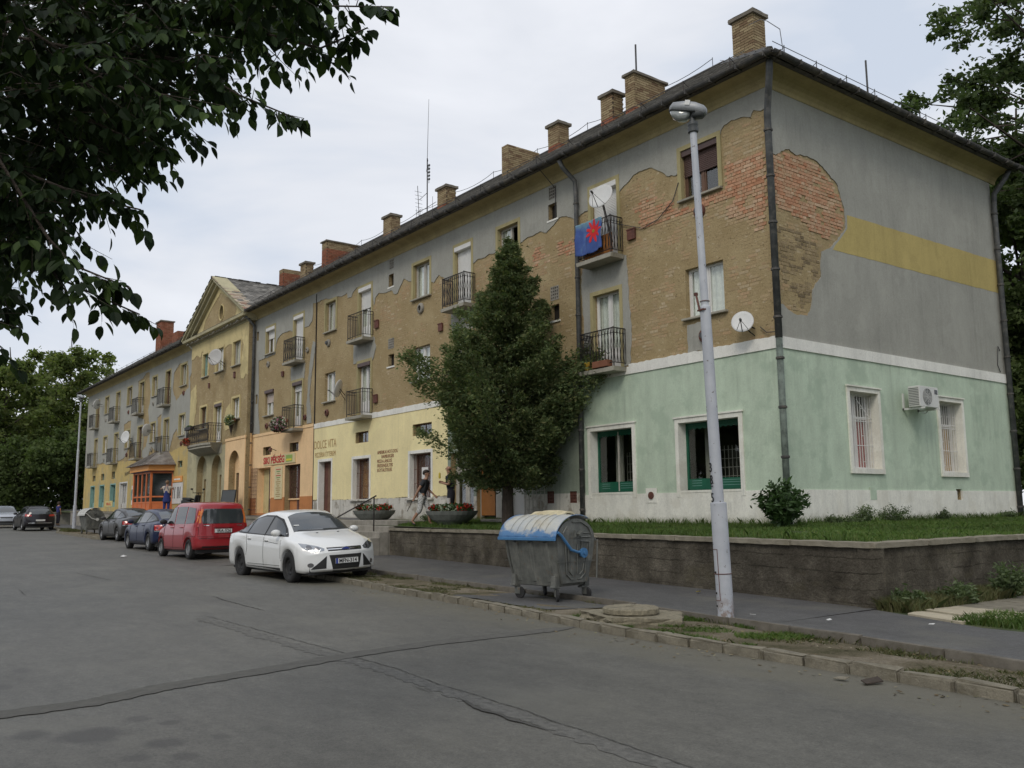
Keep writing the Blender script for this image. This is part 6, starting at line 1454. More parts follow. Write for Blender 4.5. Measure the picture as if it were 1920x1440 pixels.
patch(sb2, 'front', [(-.40,.73),(.40,.73),(.36,.64),(-.36,.64)], 'upper_grille', 'blackplastic', sc2); patch(sb2, 'front', [(-.5,.45),(.5,.45),(.45,.28),(-.45,.28)], 'lower_grille', 'blackplastic', sc2)
# ---------------------------------------------------------------- waste containers
def galv(name, blue=0.0):
    m, nt, b = newmat(name); v = coords(nt, obj=True)
    c = ramp(nt, noise(nt, v, 3.5, 6, .7), [(.3, (.11,.115,.105)), (.55, (.185,.19,.172)), (.7, (.26,.255,.225))])
    c = mixc(nt, 1.0, c, ramp(nt, noise(nt, coords(nt, 4, 4, .5, True), 4, 5, .7), [(.3, .72), (.7, 1.15)]), 'MULTIPLY')
    c = mixc(nt, ramp(nt, noise(nt, v, 9, 5, .7), [(.62, 0.0), (.68, .6)]), c, (.20,.12,.06))
    if blue:
        s = N(nt, 'ShaderNodeSeparateXYZ'); nt.links.new(v, s.inputs[0])
        # faded lid: blue paint survives near the front lip and the two ends, pale bare sheet on top
        e1 = math_(nt, 'SUBTRACT', 1.30, s.outputs[2]); e2 = math_(nt, 'SUBTRACT', math_(nt, 'ABSOLUTE', s.outputs[0]), .60)
        k = math_(nt, 'ADD', math_(nt, 'MAXIMUM', math_(nt, 'MULTIPLY', e1, 1.6), math_(nt, 'MULTIPLY', e2, 3.5)), math_(nt, 'MULTIPLY', math_(nt, 'SUBTRACT', noise(nt, v, 5, 5, .6), .5), .9))
        pale = ramp(nt, noise(nt, v, 2.5, 5, .6), [(.35, (.40,.43,.45)), (.55, (.50,.50,.45)), (.7, (.43,.39,.30))])
        c = mixc(nt, ramp(nt, k, [(.13, 0.0), (.26, 1.0)]), pale, (.09,.21,.40))
        c = mixc(nt, ramp(nt, noise(nt, coords(nt, 1, 5, 5, True), 5, 5, .7), [(.55, 0.0), (.7, .35)]), c, (.30,.28,.25))
    nt.links.new(c, b.inputs['Base Color']); b.inputs['Roughness'].default_value = .55; b.inputs['Metallic'].default_value = .15 if blue else .35
    bump(nt, b, noise(nt, v, 6, 4), .25, .03); return m
M['galv'] = galv('galvanised_steel'); M['galvlid'] = galv('blue_faded_lid', 1.0); M['bluepaint'] = P('blue_enamel', (.06,.18,.36), .45, var=.1, bumpk=0)
M['greylid'] = P('pale_grey_lid', (.50,.50,.47), .6, var=.1, obj=True)
def container(loc, rz, label, blue=True):
    t = empty('waste_container', loc, rz, label, 'dumpster', 'wheeled steel waste containers'); t.scale = (.95, .95, .92)
    # tapered tub with rounded ends
    def ring_(z, hx, hy, r=.07, n=5):
        out = []
        for cx, cy, a0 in ((hx-r, -hy+r, -90), (hx-r, hy-r, 0), (-hx+r, hy-r, 90), (-hx+r, -hy+r, 180)):
            for k in range(n): a = R(a0+90*k/(n-1)); out.append((cx+r*math.cos(a), cy+r*math.sin(a), z))
        return out
    lv = [(.235,.45,.30),(.25,.50,.34),(.40,.53,.375),(.75,.575,.43),(1.02,.61,.47),(1.05,.62,.48)]
    b = MB(); n = 20
    for z, hx, hy in lv: b.v += ring_(z, hx, hy)
    for i in range(len(lv)-1):
        for k in range(n): b.f.append((i*n+k, i*n+(k+1) % n, (i+1)*n+(k+1) % n, (i+1)*n+k))
    b.f += [tuple(range(n))[::-1], tuple(range((len(lv)-1)*n, len(lv)*n))]; b.build('tub', M['galv'], t)
    # vertical presses in front and back, rim
    b = MB()
    for x in (-.36, .0, .36):
        for s_ in (-1, 1): b.add([(x-.05,s_*.345,.30),(x+.05,s_*.345,.30),(x+.055,s_*.475,1.0),(x-.055,s_*.475,1.0),(x-.03,s_*.37,.32),(x+.03,s_*.37,.32),(x+.035,s_*.495,.98),(x-.035,s_*.495,.98)], [(0,1,5,4),(1,2,6,5),(2,3,7,6),(3,0,4,7),(4,5,6,7)])
    tag(b.build('pressed_rib', M['galv'], t), kind='stuff')
    for s_ in (-1, 1):      # arched end cheeks with pressed ribs
        prof = [(-.30,.30),(.30,.30),(.42,.70),(.47,1.03)]+[(.47*math.cos(PI*k/14), 1.03+.36*math.sin(PI*k/14)) for k in range(1, 14)]+[(-.47,1.03),(-.42,.70)]
        b = MB(); Mx = Matrix.Rotation(PI/2, 4, 'Z'); x0 = s_*.60
        b.v = [(x0-.02+(-.05 if s_ > 0 else .05)*(1.03-min(z,1.03)), y, z) for y, z in prof]+[(x0+.02+(-.05 if s_ > 0 else .05)*(1.03-min(z,1.03)), y, z) for y, z in prof]; m_ = len(prof)
        b.f = [tuple(range(m_)), tuple(range(2*m_-1, m_-1, -1))]+[(i, (i+1) % m_, m_+(i+1) % m_, m_+i) for i in range(m_)]
        o = b.build('end_cheek', M['galv'], t); bm = bmesh.new(); bm.from_mesh(o.data); bmesh.ops.recalc_face_normals(bm, faces=bm.faces); bm.to_mesh(o.data); bm.free()
        b = MB(); xo = s_*.632; fx = lambda z: xo-s_*.055*(1.03-min(z, 1.03))
        for q in ([(-.27,.95),(-.23,.45),(-.12,.36),(-.04,.36)],[(.27,.95),(.23,.45),(.12,.36),(.05,.36)],[(-.19,.88),(-.17,.50),(-.09,.43)],[(.19,.62),(.17,.50),(.09,.43)],[(.10,1.0),(.30,1.0)],[(.10,1.07),(.34,1.07)],[(.12,1.14),(.32,1.14)],[(.13,.80),(.32,.80),(.32,.98),(.13,.98),(.13,.80)],[(.38,1.1),(.30,1.24),(.12,1.33),(-.1,1.33)],[(-.34,1.14),(-.24,1.26)],[(.03,.95),(.03,.45)]):
            b.tube([(fx(z), y, z) for y, z in q], .011, 5)
        tag(b.build('pressed_rib', M['galv'], t), kind='stuff')
        MB().tube([(xo+s_*.03, y, z) for y, z in ((-.49,1.16),(-.40,1.10),(-.17,.86),(-.02,.82),(.12,.80))], .026, 8).build('lid_arm', M['bluepaint' if blue else 'greylid'], t)
        MB().lathe([(.075,-.03),(.085,0),(.085,.03),(.03,.03),(.03,.05),(0,.05)], 14, Matrix.Translation((xo+s_*.035, .12, .80))@Matrix.Rotation(s_*PI/2, 4, 'Y')).build('lid_pivot', M['bluepaint' if blue else 'greylid'], t)
        MB().box(-.05,.05,-.06,.06,-.012,.012, Matrix.Translation((xo+s_*.05,.02,1.14))@Matrix.Rotation(R(25),4,'X')).box(-.02,.02,-.09,-.07,-.06,.05, Matrix.Translation((xo+s_*.04,.0,1.14))).build('lift_bracket', M['galv'], t)
        MB().bar((xo-s_*.01,-.47,.66),(xo-s_*.01,.47,.66),.006,4).build('seam_rod', M['galv'], t)
    # sliding barrel lid made of curved sheet strips
    b = MB(); K = 22; ns = 12; x0, x1 = -.70, .66
    angs = [R(172-k*(172-58)/K) for k in range(K+1)]
    def lp(x, a, r, j): bulge = .006*math.cos(j*PI); return (x, .60*r*math.cos(a)/1.0*.92, 1.00+.455*r*math.sin(a)+bulge)
    for side, rr_ in ((0, 1.0), (1, .972)):
        for j in range(ns+1):
            for a in angs: b.v.append(lp(x0+(x1-x0)*j/ns, a, rr_, j))
    m_ = K+1; o2 = (ns+1)*m_
    for j in range(ns):
        for k in range(K):
            b.f.append((j*m_+k, j*m_+k+1, (j+1)*m_+k+1, (j+1)*m_+k)); b.f.append((o2+j*m_+k, o2+(j+1)*m_+k, o2+(j+1)*m_+k+1, o2+j*m_+k+1))
    for k in range(K): b.f.append((k, o2+k, o2+k+1, k+1)); q = ns*m_; b.f.append((q+k, q+k+1, o2+q+k+1, o2+q+k))
    for j in range(ns): b.f.append((j*m_, (j+1)*m_, o2+(j+1)*m_, o2+j*m_)); b.f.append((j*m_+K, o2+j*m_+K, o2+(j+1)*m_+K, (j+1)*m_+K))
    o = b.build('lid', M['galvlid' if blue else 'greylid'], t); bm = bmesh.new(); bm.from_mesh(o.data); bmesh.ops.recalc_face_normals(bm, faces=bm.faces); bm.to_mesh(o.data); bm.free(); o.data.shade_smooth()
    b = MB()
    for j in range(1, 7): x = x0+.10+(x1-x0-.2)*j/7; b.tube([(x, p_[1], p_[2]) for p_ in [lp(x, a, 1.012, 0) for a in angs[3:17]]], .006, 4)
    b.build('lid_crease', M['galvlid' if blue else 'greylid'], t)
    MB().box(x0, x1, -.57, -.53, 1.02, 1.075).build('front_lip', M['bluepaint' if blue else 'greylid'], t, bevel=.008)
    if blue:
        bm = bmesh.new(); bmesh.ops.create_grid(bm, x_segments=14, y_segments=8, size=1); r2 = random.Random(2)
        for v in bm.verts: v.co = Vector((v.co.x*.40-.02, .10+v.co.y*.22, 1.475+.035*math.cos(v.co.y*1.3)+.02*(1-v.co.x**2)+r2.uniform(-.010,.010)-.10*max(0,-v.co.y-.2)-.15*max(0,v.co.y-.5)))
        r = bmesh.ops.extrude_face_region(bm, geom=bm.faces[:]); bmesh.ops.translate(bm, verts=[g for g in r['geom'] if isinstance(g, bmesh.types.BMVert)], vec=(0,0,-.03)); bmesh.ops.recalc_face_normals(bm, faces=bm.faces)
        me = bpy.data.meshes.new('top_flap'); bm.to_mesh(me); bm.free(); M['fibre'] = P('weathered_fibre_board', (.52,.46,.30), .9, var=.2, scale=7, bumpk=.5, obj=True, dirt=(.35,.27,.14), dirt_amt=.6, dscale=5); link('top_flap', me, M['fibre'], t)
    MB().box(-.5,.62,-.01,.02,1.0,1.04, Matrix.Translation((0,.49,0))).bar((.655,.46,.35),(.655,.50,1.02),.014,6).build('rear_bar', M['galv'], t)
    for sx in (-1, 1):
        for sy in (-1, 1):
            x, y = sx*.47, sy*.34; a = random.Random(int(sx*3+sy*7+loc[0])).uniform(-1.2, 1.2)
            MB().box(-.055,.055,-.10,.04,-.012,.012, Matrix.Translation((x,y-(.0 if sy<0 else -.0),.225))@Matrix.Rotation(R(sy*12),4,'X')).box(x-.05,x+.05,y-.06*(sy<0)-.02,y+.02+.06*(sy>0),.215,.42).build('leg_plate', M['galv'], t)
            T = Matrix.Translation((x, y, .0))@Matrix.Rotation(a, 4, 'Z')
            o = MB().box(-.02,.09,-.034,-.026,.08,.20,T).box(-.02,.09,.026,.034,.08,.20,T).box(-.03,.05,-.034,.034,.195,.205,T).build('caster_fork', M['galv'], t)
            MB().lathe([(.0,-.02),(.05,-.022),(.055,-.02),(.095,-.02),(.10,-.012),(.10,.012),(.095,.02),(.055,.02),(.05,.022),(0,.02)], 20, T@Matrix.Translation((.07,0,.10))@Matrix.Rotation(PI/2,4,'X')).build('caster_wheel', M['tyre'], o)
    return t
container((-.40,-5.82,.070), R(7), 'grey steel waste container with a faded blue rounded lid standing on the verge')
container((-40.2,-4.25,zr(-40)+.10), R(4), 'grey waste container with a pale lid by the far lamp post', False)
container((-59.6,-3.5,zr(-59)+.10), R(-3), 'waste container with pale lid half hidden behind the black hatchback', False)

# ---------------------------------------------------------------- lamp posts
def polemat():
    m, nt, b = newmat('chipped_grey_pole_paint'); v = coords(nt)
    c = ramp(nt, noise(nt, v, 3, 5), [(.3, (.40,.42,.46)), (.7, (.52,.54,.57))])
    c = mixc(nt, ramp(nt, noise(nt, coords(nt, 1, 1, .8), 16, 4, .7), [(.645, 0.0), (.66, .9)]), c, (.10,.07,.05))
    s = N(nt, 'ShaderNodeSeparateXYZ'); nt.links.new(v, s.inputs[0])
    low_ = math_(nt, 'MULTIPLY', ramp(nt, s.outputs[2], [(.1, 1.0), (.45, 0.0)]), ramp(nt, noise(nt, v, 14, 4), [(.45, 0.0), (.55, .8)]))
    c = mixc(nt, low_, c, (.18,.10,.05)); nt.links.new(c, b.inputs['Base Color']); b.inputs['Roughness'].default_value = .5; bump(nt, b, noise(nt, v, 20, 4), .1, .01); return m
M['pole'] = polemat(); M['lamphead'] = P('lamp_housing_aluminium', (.30,.31,.32), .5, .4, var=.15, bumpk=0, obj=True); M['lampglass'] = plain('milky_lamp_glass', (.28,.30,.29), .15, coat=1); M['lampdarkc'] = plain('dark_lamp_body', (.06,.065,.065), .5)
def lamp(loc, rz, label, H=6.5, lean=(0,0), s=1.0, full=True):
    t = empty('street_lamp', loc, rz, label, 'street lamp', 'painted steel lamp posts'); t.rotation_euler = (lean[0], lean[1], rz)
    zc = 1.55
    b = MB().lathe([(.104,-.1),(.104,zc),(.101,zc+.012),(.075,zc+.018)], 24); b.build('lower_shaft', M['pole'], t, smooth=False)
    z2 = H*.60
    MB().lathe([(.074,zc),(.070,z2),(.068,z2+.02),(.056,z2+.04),(.052,z2+.05),(.045,H-.26)], 20, cap=False).build('shaft', M['pole'], t, smooth=False)
    MB().lathe([(.05,H-.28),(.072,H-.27),(.074,H-.22),(.062,H-.215),(.066,H-.19),(.072,H-.17),(.070,H-.13),(.045,H-.12),(.03,H-.02),(0,H-.01)], 20).build('collar', M['lampdarkc'], t)
    if full:
        b = MB()
        for z in (.62, .93, .30): pass
        def arcb(z, a0, a1, r=.106, rr_=.0045): b.tube([(r*math.cos(a), r*math.sin(a), z) for a in [a0+(a1-a0)*k/8 for k in range(9)]], rr_, 4)
        A0, A1 = R(-152), R(-72)
        arcb(.97, A0, A1); arcb(.33, A0, A1); b.bar((.106*math.cos(A1), .106*math.sin(A1), .33), (.106*math.cos(A1), .106*math.sin(A1), .97), .0045, 4)
        b.build('door_gap', M['rust'], t); b = MB(); b.tube([(.107*math.cos(a), .107*math.sin(a), .66) for a in [2*PI*k/24 for k in range(25)]], .006, 5, False); b.build('steel_band', M['rust'], t)
        for z, a in ((.68, -1.75), (.42, -1.85), (.26, -1.9)): MB().lathe([(0,.006),(.014,.006),(.014,-.01)], 8, Matrix.Translation((.105*math.cos(a), .105*math.sin(a), z))@Matrix.Rotation(PI/2,4,'Z')@Matrix.Rotation(a-PI/2,4,'Z')@Matrix.Rotation(PI/2,4,'Y')).build('lock_hole', M['hole'], t)
        for s_, z in (('3',2.02),('8',1.86),('5',1.63)):
            o = lettering(s_, .17, (.0755*math.cos(R(-106)), .0755*math.sin(R(-106)), z-.06), M['blackink'], t, rot=(PI/2, 0, R(-16)), depth=.004, name='number', bold=.001)
        MB().box(-.035,.035,-.004,.004,-.007,.007, Matrix.Translation((.077*math.cos(R(-106)), .077*math.sin(R(-106)), 1.775))@Matrix.Rotation(R(-16),4,'Z')).build('number_bar', M['blackink'], t)
        # little bracket near the collar half way up
        MB().box(-.06,.06,-.09,.03,z2-.03,z2-.01).bar((-.11,-.05,z2+.22),(-.02,-.08,z2-.02),.016,5).box(-.13,-.09,-.07,-.03,z2+.20,z2+.24).build('bracket', M['rust'], t)
        b = MB(); b.tube([((.061)*math.cos(a), .061*math.sin(a), z2+.10) for a in [2*PI*k/16 for k in range(17)]], .005, 5, False); b.build('clamp', M['rust'], t)
    # head: shell above, glass bowl below
    T = Matrix.Rotation(R(42), 4, 'Z')@Matrix.Translation((-.07, 0, H-.01))@Matrix.Rotation(R(14), 4, 'Y')@Matrix.Diagonal((1.0, .9, 1.15, 1))
    def hull(name, secs, mat, n=14):
        b = MB()
        for (x, hw, z0_, z1_) in secs:
            for k in range(n): a = 2*PI*k/n; ca, sa = math.cos(a), math.sin(a); b.v.append(T@Vector((x, hw*math.copysign(abs(ca)**.55, ca), (z0_+z1_)/2+(z1_-z0_)/2*math.copysign(abs(sa)**.6, sa))))
        for i in range(len(secs)-1):
            for k in range(n): b.f.append((i*n+k, i*n+(k+1) % n, (i+1)*n+(k+1) % n, (i+1)*n+k))
        b.f += [tuple(range(n))[::-1], tuple((len(secs)-1)*n+k for k in range(n))]; o = b.build(name, M[mat], t); bm = bmesh.new(); bm.from_mesh(o.data); bmesh.ops.recalc_face_normals(bm, faces=bm.faces); bm.to_mesh(o.data); bm.free(); o.data.shade_smooth(); return o
    hull('housing', [(-.25,.06,.04,.09),(-.21,.105,.03,.135),(-.05,.12,.025,.155),(.10,.118,.015,.15),(.22,.095,.01,.12),(.26,.06,.02,.09)], 'lamphead')
    hull('glass_bowl', [(-.235,.05,.01,.05),(-.19,.09,-.05,.05),(-.09,.10,-.085,.05),(.0,.095,-.075,.05),(.05,.07,-.02,.05)], 'lampglass')
    hull('gear_case', [(.08,.08,-.03,.06),(.12,.095,-.035,.08),(.21,.09,-.025,.08),(.24,.06,.0,.06)], 'lampdarkc')
    hull('rim', [(-.255,.055,.030,.050),(-.21,.109,.025,.046),(-.05,.124,.020,.044),(.12,.120,.012,.04)], 'lampdarkc')
    q = MB().box(-.035,.035,-.008,.0,.09,.15, T@Matrix.Translation((-.0,-.122,0))); q.build('white_label', M['plate'], t)
    return t
lamp((3.43,-6.07,.0), R(-10), 'tall grey painted street lamp with the number 38 5, close to the viewer', 6.88, (R(1.16), R(-.87)))
lamp((-48.19,-3.48,zr(-48)), R(-10), 'distant grey street lamp at the far end of the building', 8.1, full=False)

# ---------------------------------------------------------------- things on the walls
M['dish'] = P('white_dish_enamel', (.62,.62,.60), .45, var=.06, bumpk=0, obj=True); M['dishgrey'] = P('grey_dish_enamel', (.45,.44,.42), .5, var=.08, bumpk=0, obj=True)
def dish(loc, r, az, el, label, mat='dish', arm=(0,.35,0), grp='satellite dishes on the facade'):
    t = empty('satellite_dish', loc, 0, label, 'satellite dish', grp)
    T = Matrix.Rotation(az, 4, 'Z')@Matrix.Rotation(-el, 4, 'X')     # dish faces local -y
    b = MB(); n, m_ = 28, 5
    for sgn, off in ((0, 0), (1, .012)):
        b.v.append(T@Vector((0, r*.16+off, 0)))
        for i in range(1, m_+1):
            q = i/m_
            for k in range(n): a = 2*PI*k/n; b.v.append(T@Vector((r*.93*q*math.cos(a), r*.16*(1-q*q)+off, r*q*math.sin(a))))
    st_ = 1+n*m_
    for s_ in (0, 1):
        o_ = s_*st_
        for k in range(n):
            f = (o_, o_+1+k, o_+1+(k+1) % n); b.f.append(f if s_ else f[::-1])
            for i in range(m_-1): f = (o_+1+i*n+k, o_+1+(i+1)*n+k, o_+1+(i+1)*n+(k+1) % n, o_+1+i*n+(k+1) % n); b.f.append(f if s_ else f[::-1])
    for k in range(n): b.f.append((1+(m_-1)*n+k, 1+(m_-1)*n+(k+1) % n, st_+1+(m_-1)*n+(k+1) % n, st_+1+(m_-1)*n+k))
    b.build('reflector', M[mat], t, smooth=True)
    lo = T@Vector((0, 0, -r*.98)); fo = T@Vector((0, -r*1.0, -r*.45)); b = MB(); b.bar(lo, fo, .010, 6); b.bar(T@Vector((-r*.5, .03, -r*.8)), fo, .006, 5); b.bar(T@Vector((r*.5, .03, -r*.8)), fo, .006, 5); b.build('feed_arm', M['iron'], t)
    MB().lathe([(0,0),(.025,0),(.03,.05),(.02,.09),(0,.09)], 10, Matrix.Translation(fo)@T@Matrix.Rotation(PI/2,4,'X')@Matrix.Translation((0,0,-.04))).build('receiver', M['lampdarkc'], t)
    b = MB(); b.bar(T@Vector((0, r*.2, 0)), arm, .016, 6); b.bar(T@Vector((0, r*.2, -.08)), Vector(arm)+Vector((0,0,-.16)), .012, 6); b.build('wall_bracket', M['iron'], t); return t
dish((-4.62,-.55,9.20), .36, R(15), R(22), 'large white satellite dish in front of the closed top-floor shutter', arm=(.18,.2,-1.2))
dish((-.62,-.34,5.34), .25, R(30), R(20), 'small white satellite dish just above the green wall near the corner', arm=(.05,.32,-.12))
dish((-19.3,-.42,6.05), .34, R(-50), R(15), 'white satellite dish seen edge-on beside a middle-floor balcony', arm=(-.25,.4,-.2))
dish((-31.9,-.85,9.0), .42, R(35), R(10), 'grey satellite dish covering the middle window of the gabled centre block', 'dishgrey', arm=(.0,.5,-.3))
dish((-49.6,-.5,6.35), .42, R(25), R(10), 'large pale satellite dish on the far wing between balconies', arm=(0,.5,-.1)); dish((-44.3,-.6,6.4), .38, R(-60), R(10), 'pale satellite dish seen edge-on by a far wing middle balcony', arm=(0,.5,0)); dish((-57.9,-.5,9.3), .36, R(-55), R(10), 'pale satellite dish seen edge-on high up at the far end of the building', arm=(0,.4,0))

ac = empty('air_conditioner', (.36, 4.86, 3.96), PI/2, 'white air conditioning unit on brackets between the two barred windows', 'air conditioner')
M['acwhite'] = P('ac_white_casing', (.64,.64,.61), .45, var=.06, bumpk=0, obj=True)
MB().box(-.42,.42,-.14,.14,-.22,.26).build('casing', M['acwhite'], ac, bevel=.015)
b = MB(); T = Matrix.Translation((-.08,-.145,.02))@Matrix.Rotation(PI/2,4,'X')
for r_ in (.05,.085,.12,.155,.19): b.tube([(-.08+r_*math.cos(a), -.150, .02+r_*math.sin(a)) for a in [2*PI*k/24 for k in range(25)]], .005, 4, False)
for k in range(8): a = 2*PI*k/8; b.bar((-.08,-.150,.02), (-.08+.195*math.cos(a),-.150,.02+.195*math.sin(a)), .004, 4)
b.build('fan_grille', M['acwhite'], ac); MB().lathe([(0,.004),(.195,.004),(.195,-.01)], 28, T).build('fan_opening', M['lampdarkc'], ac)
b = MB()
for k in range(11): b.box(-.428,-.419,-.12,.12,-.18+k*.038,-.168+k*.038)
b.build('side_louvre', M['lampdarkc'], ac); MB().box(.24,.36,-.150,-.141,.10,.20).build('label_plate', M['lampdark'], ac)
MB().box(-.36,-.32,-.20,.33,-.27,-.225).box(.30,.34,-.20,.33,-.27,-.225).box(-.36,-.32,.29,.33,-.27,.12).box(.30,.34,.29,.33,-.27,.12).build('bracket', M['acwhite'], ac)['kind'] = 'stuff'
MB().tube([(.40,.05,-.15),(.47,.12,-.2),(.47,.22,-.3),(.44,.30,-.28)], .014, 6).build('hose', M['acwhite'], ac)

# towel on the balcony rail, with a big red flower
def towel():
    t = empty('beach_towel', (-5.15,-.49,8.66), 0, 'blue beach towel with a big red flower hanging over the top balcony rail', 'towel')
    def fold(u, v): return (u*.98-.49+.012*math.sin(v*9), -.012-.03*math.sin(u*13+v*2)*min(1, v*2)-.012*math.sin(u*29), .03-v*.78-.07*math.sin(u*2.6+.4)*v)
    m, nt, b_ = newmat('blue_printed_towel'); v = coords(nt, obj=True)
    c = ramp(nt, noise(nt, v, 2.5, 3), [(.35, (.04,.075,.24)), (.6, (.06,.11,.32)), (.75, (.11,.20,.36))]); s = N(nt, 'ShaderNodeSeparateXYZ'); nt.links.new(v, s.inputs[0])
    c = mixc(nt, ramp(nt, math_(nt, 'ADD', s.outputs[2], math_(nt, 'MULTIPLY', noise(nt, v, 4, 3), .3)), [(.0, 0.0), (.16, .7)]), c, (.20,.36,.38)); nt.links.new(c, b_.inputs['Base Color']); b_.inputs['Roughness'].default_value = .95
    def cloth(name, f2, off, mat, nu=40, nv=26):
        V = []; F = []; idx = {}
        for j in range(nv+1):
            for i in range(nu+1):
                u, w = i/nu, j/nv
                for s_ in (0, 1): p = fold(u, w); V.append((p[0], p[1]-off-(.006 if s_ == 0 else 0), p[2]))
        q = lambda i, j, s_: (j*(nu+1)+i)*2+s_
        ins = lambda i, j: f2((i+.5)/nu, (j+.5)/nv)
        for j in range(nv):
            for i in range(nu):
                if not ins(i, j): continue
                F.append((q(i,j,0), q(i,j+1,0), q(i+1,j+1,0), q(i+1,j,0))); F.append((q(i,j,1), q(i+1,j,1), q(i+1,j+1,1), q(i,j+1,1)))
                for di, dj, e0, e1 in ((-1,0,(i,j),(i,j+1)),(1,0,(i+1,j),(i+1,j+1)),(0,-1,(i,j),(i+1,j)),(0,1,(i,j+1),(i+1,j+1))):
                    a, b2 = i+di, j+dj
                    if not (0 <= a < nu and 0 <= b2 < nv) or not ins(a, b2): F.append((q(*e0,0), q(*e1,0), q(*e1,1), q(*e0,1)))
        me = bpy.data.meshes.new(name); me.from_pydata(V, [], F); me.validate(); bm = bmesh.new(); bm.from_mesh(me); bmesh.ops.delete(bm, geom=[x for x in bm.verts if not x.link_faces], context='VERTS'); bmesh.ops.recalc_face_normals(bm, faces=bm.faces); bm.to_mesh(me); bm.free(); return link(name, me, mat, t, True)
    cloth('cloth', lambda u, w: True, 0, m)
    def petal(u, w): dx, dz = (u-.70)*.98, (w-.36)*.80; r_ = math.hypot(dx, dz); a = math.atan2(dz, dx); return r_ < .205+.085*math.cos(9*a+.4)
    cloth('printed_flower', petal, .003, plain('red_flower_print', (.60,.025,.03), .9), 100, 80); cloth('flower_eye', lambda u, w: math.hypot((u-.70)*.98, (w-.36)*.8) < .04, .006, plain('ochre_flower_eye', (.30,.20,.03), .9), 100, 80)
towel()
bx = empty('orange_panel', (-4.95,-.36,7.76), 0, 'orange reed screen leaning inside the top balcony behind the towel', 'screen'); 
b = MB()
for k in range(28): b.bar((-.5+k*.037,0,.02),(-.5+k*.037,.0,.50),.014,5)
b.build('reeds', M['orangeboard'], bx)

def blossoms(name, parent, cen, size, n, mats, leaf='bush', seed=1, ps=.035, kind='stuff'):
    rg = np.random.default_rng(abs(int(seed)))
    def cloud(k, s_, mt, nm, shrink=1.0):
        c = rg.normal(size=(k, 3)); c /= np.linalg.norm(c, axis=1)[:, None]; c *= rg.random((k, 1))**.4*shrink; c = c*np.array(size)+np.array(cen)
        a = rg.normal(size=(k, 3)); a /= np.linalg.norm(a, axis=1)[:, None]; b_ = np.cross(a, rg.normal(size=(k, 3))); b_ /= np.linalg.norm(b_, axis=1)[:, None]
        s2 = s_*(.6+.8*rg.random((k, 1))); V = np.stack([c-a*s2, c+b_*s2*.6, c+a*s2, c-b_*s2*.6], 1).reshape(-1, 3); F = np.arange(4*k).reshape(-1, 4)
        me = fast_mesh(nm, V, F, 4); me.materials.append(M[mt]); o = bpy.data.objects.new(nm, me); COL.objects.link(o); o.parent = parent; tag(o, kind=kind)
    cloud(n, ps*1.2, leaf, 'leaves', .95)
    for mt, fr in mats: cloud(int(n*fr), ps, mt, 'blossoms')
M['trough'] = P('terracotta_trough', (.22,.09,.05), .85, var=.15)
def flowerbox(loc, w, label, mats, cen, size, n=260, seed=1, mat='trough', ps=.035):
    t = empty('flower_box', loc, 0, label, 'flower box', 'planted boxes on balconies and sills'); MB().box(-w/2,w/2,-.09,.09,0,.16).build('trough', M[mat], t, bevel=.01); blossoms('x', t, cen, size, n, mats, seed=seed, ps=ps); return t
flowerbox((-24.2,-.56,5.12), .9, 'balcony box overflowing with magenta and white petunias above the bakery', [('flower_pink',.9),('flower_white',.5)], (-.1,-.12,-.02), (.72,.28,.34), 800, 3, ps=.045)
flowerbox((-30.3,-.52,5.72), .7, 'window box of yellow and white flowers on the gabled centre block', [('flower_yellow',.8),('flower_white',.4)], (0,-.08,.08), (.48,.22,.28), 420, 4, ps=.04)
MB().add([(-30.42,-.62,5.7),(-30.18,-.62,5.7),(-30.3,-.5,5.05),(-30.42,-.42,5.7),(-30.18,-.42,5.7)], [(0,1,2),(1,4,2),(4,3,2),(3,0,2)]).build('wall_basket', M['bark'], B)
flowerbox((-35.0,-1.08,4.86), .5, 'small box of red flowers on the left of the bowed balcony', [('flower_red',1.0)], (0,-.05,.22), (.32,.15,.18), 260, 5)
flowerbox((-34.6,-1.12,5.62), 1.0, 'dark trough hung on the rail of the bowed balcony', [('bush',.4)], (0,0,.14), (.4,.1,.1), 120, 6, 'iron')
flowerbox((-4.85,-.42,4.92), .55, 'red trough on the floor of the lower balcony next to the conifer', [('flower_red',.1)], (0,0,.14), (.2,.08,.08), 60, 7)
yb = empty('plastic_bucket', (-5.42,-.36,4.92), 0, 'small yellow plastic bucket at the left end of the lower balcony', 'bucket'); MB().lathe([(0,0),(.08,0),(.11,.2),(.10,.2),(.075,.02)], 16).build('pail', plain('yellow_plastic', (.60,.36,.03), .5), yb)

# lettering board over the bakery
sg = empty('bakery_sign', (-25.9,-.05,3.53), 0, 'pale bakery sign with red letters SIKI PÉKSÉG over the apricot shop', 'sign'); MB().box(-1.42,1.98,-.02,.02,0,.40).build('board', P('pale_yellow_board', (.70,.58,.32), .7, var=.05, bumpk=0), sg)
lettering('SIKI PÉKSÉG', .40, (-.25,-.026,.07), M['ink_red'], sg, width=2.3, bold=.012); MB().box(1.05,1.72,-.027,-.02,.06,.34).build('green_field', plain('light_green_print', (.28,.42,.10), .7), sg); MB().box(1.12,1.66,-.034,-.027,.10,.18).build('yellow_stripe', plain('yellow_print', (.75,.60,.06), .7), sg)
mb = empty('menu_board', (-25.62,-.05,2.05), 0, 'tall cream price board between the two bakery openings', 'sign'); MB().box(-.40,.40,-.015,.015,0,1.38).build('board', P('cream_board', (.66,.58,.34), .7, var=.05, bumpk=0), mb)
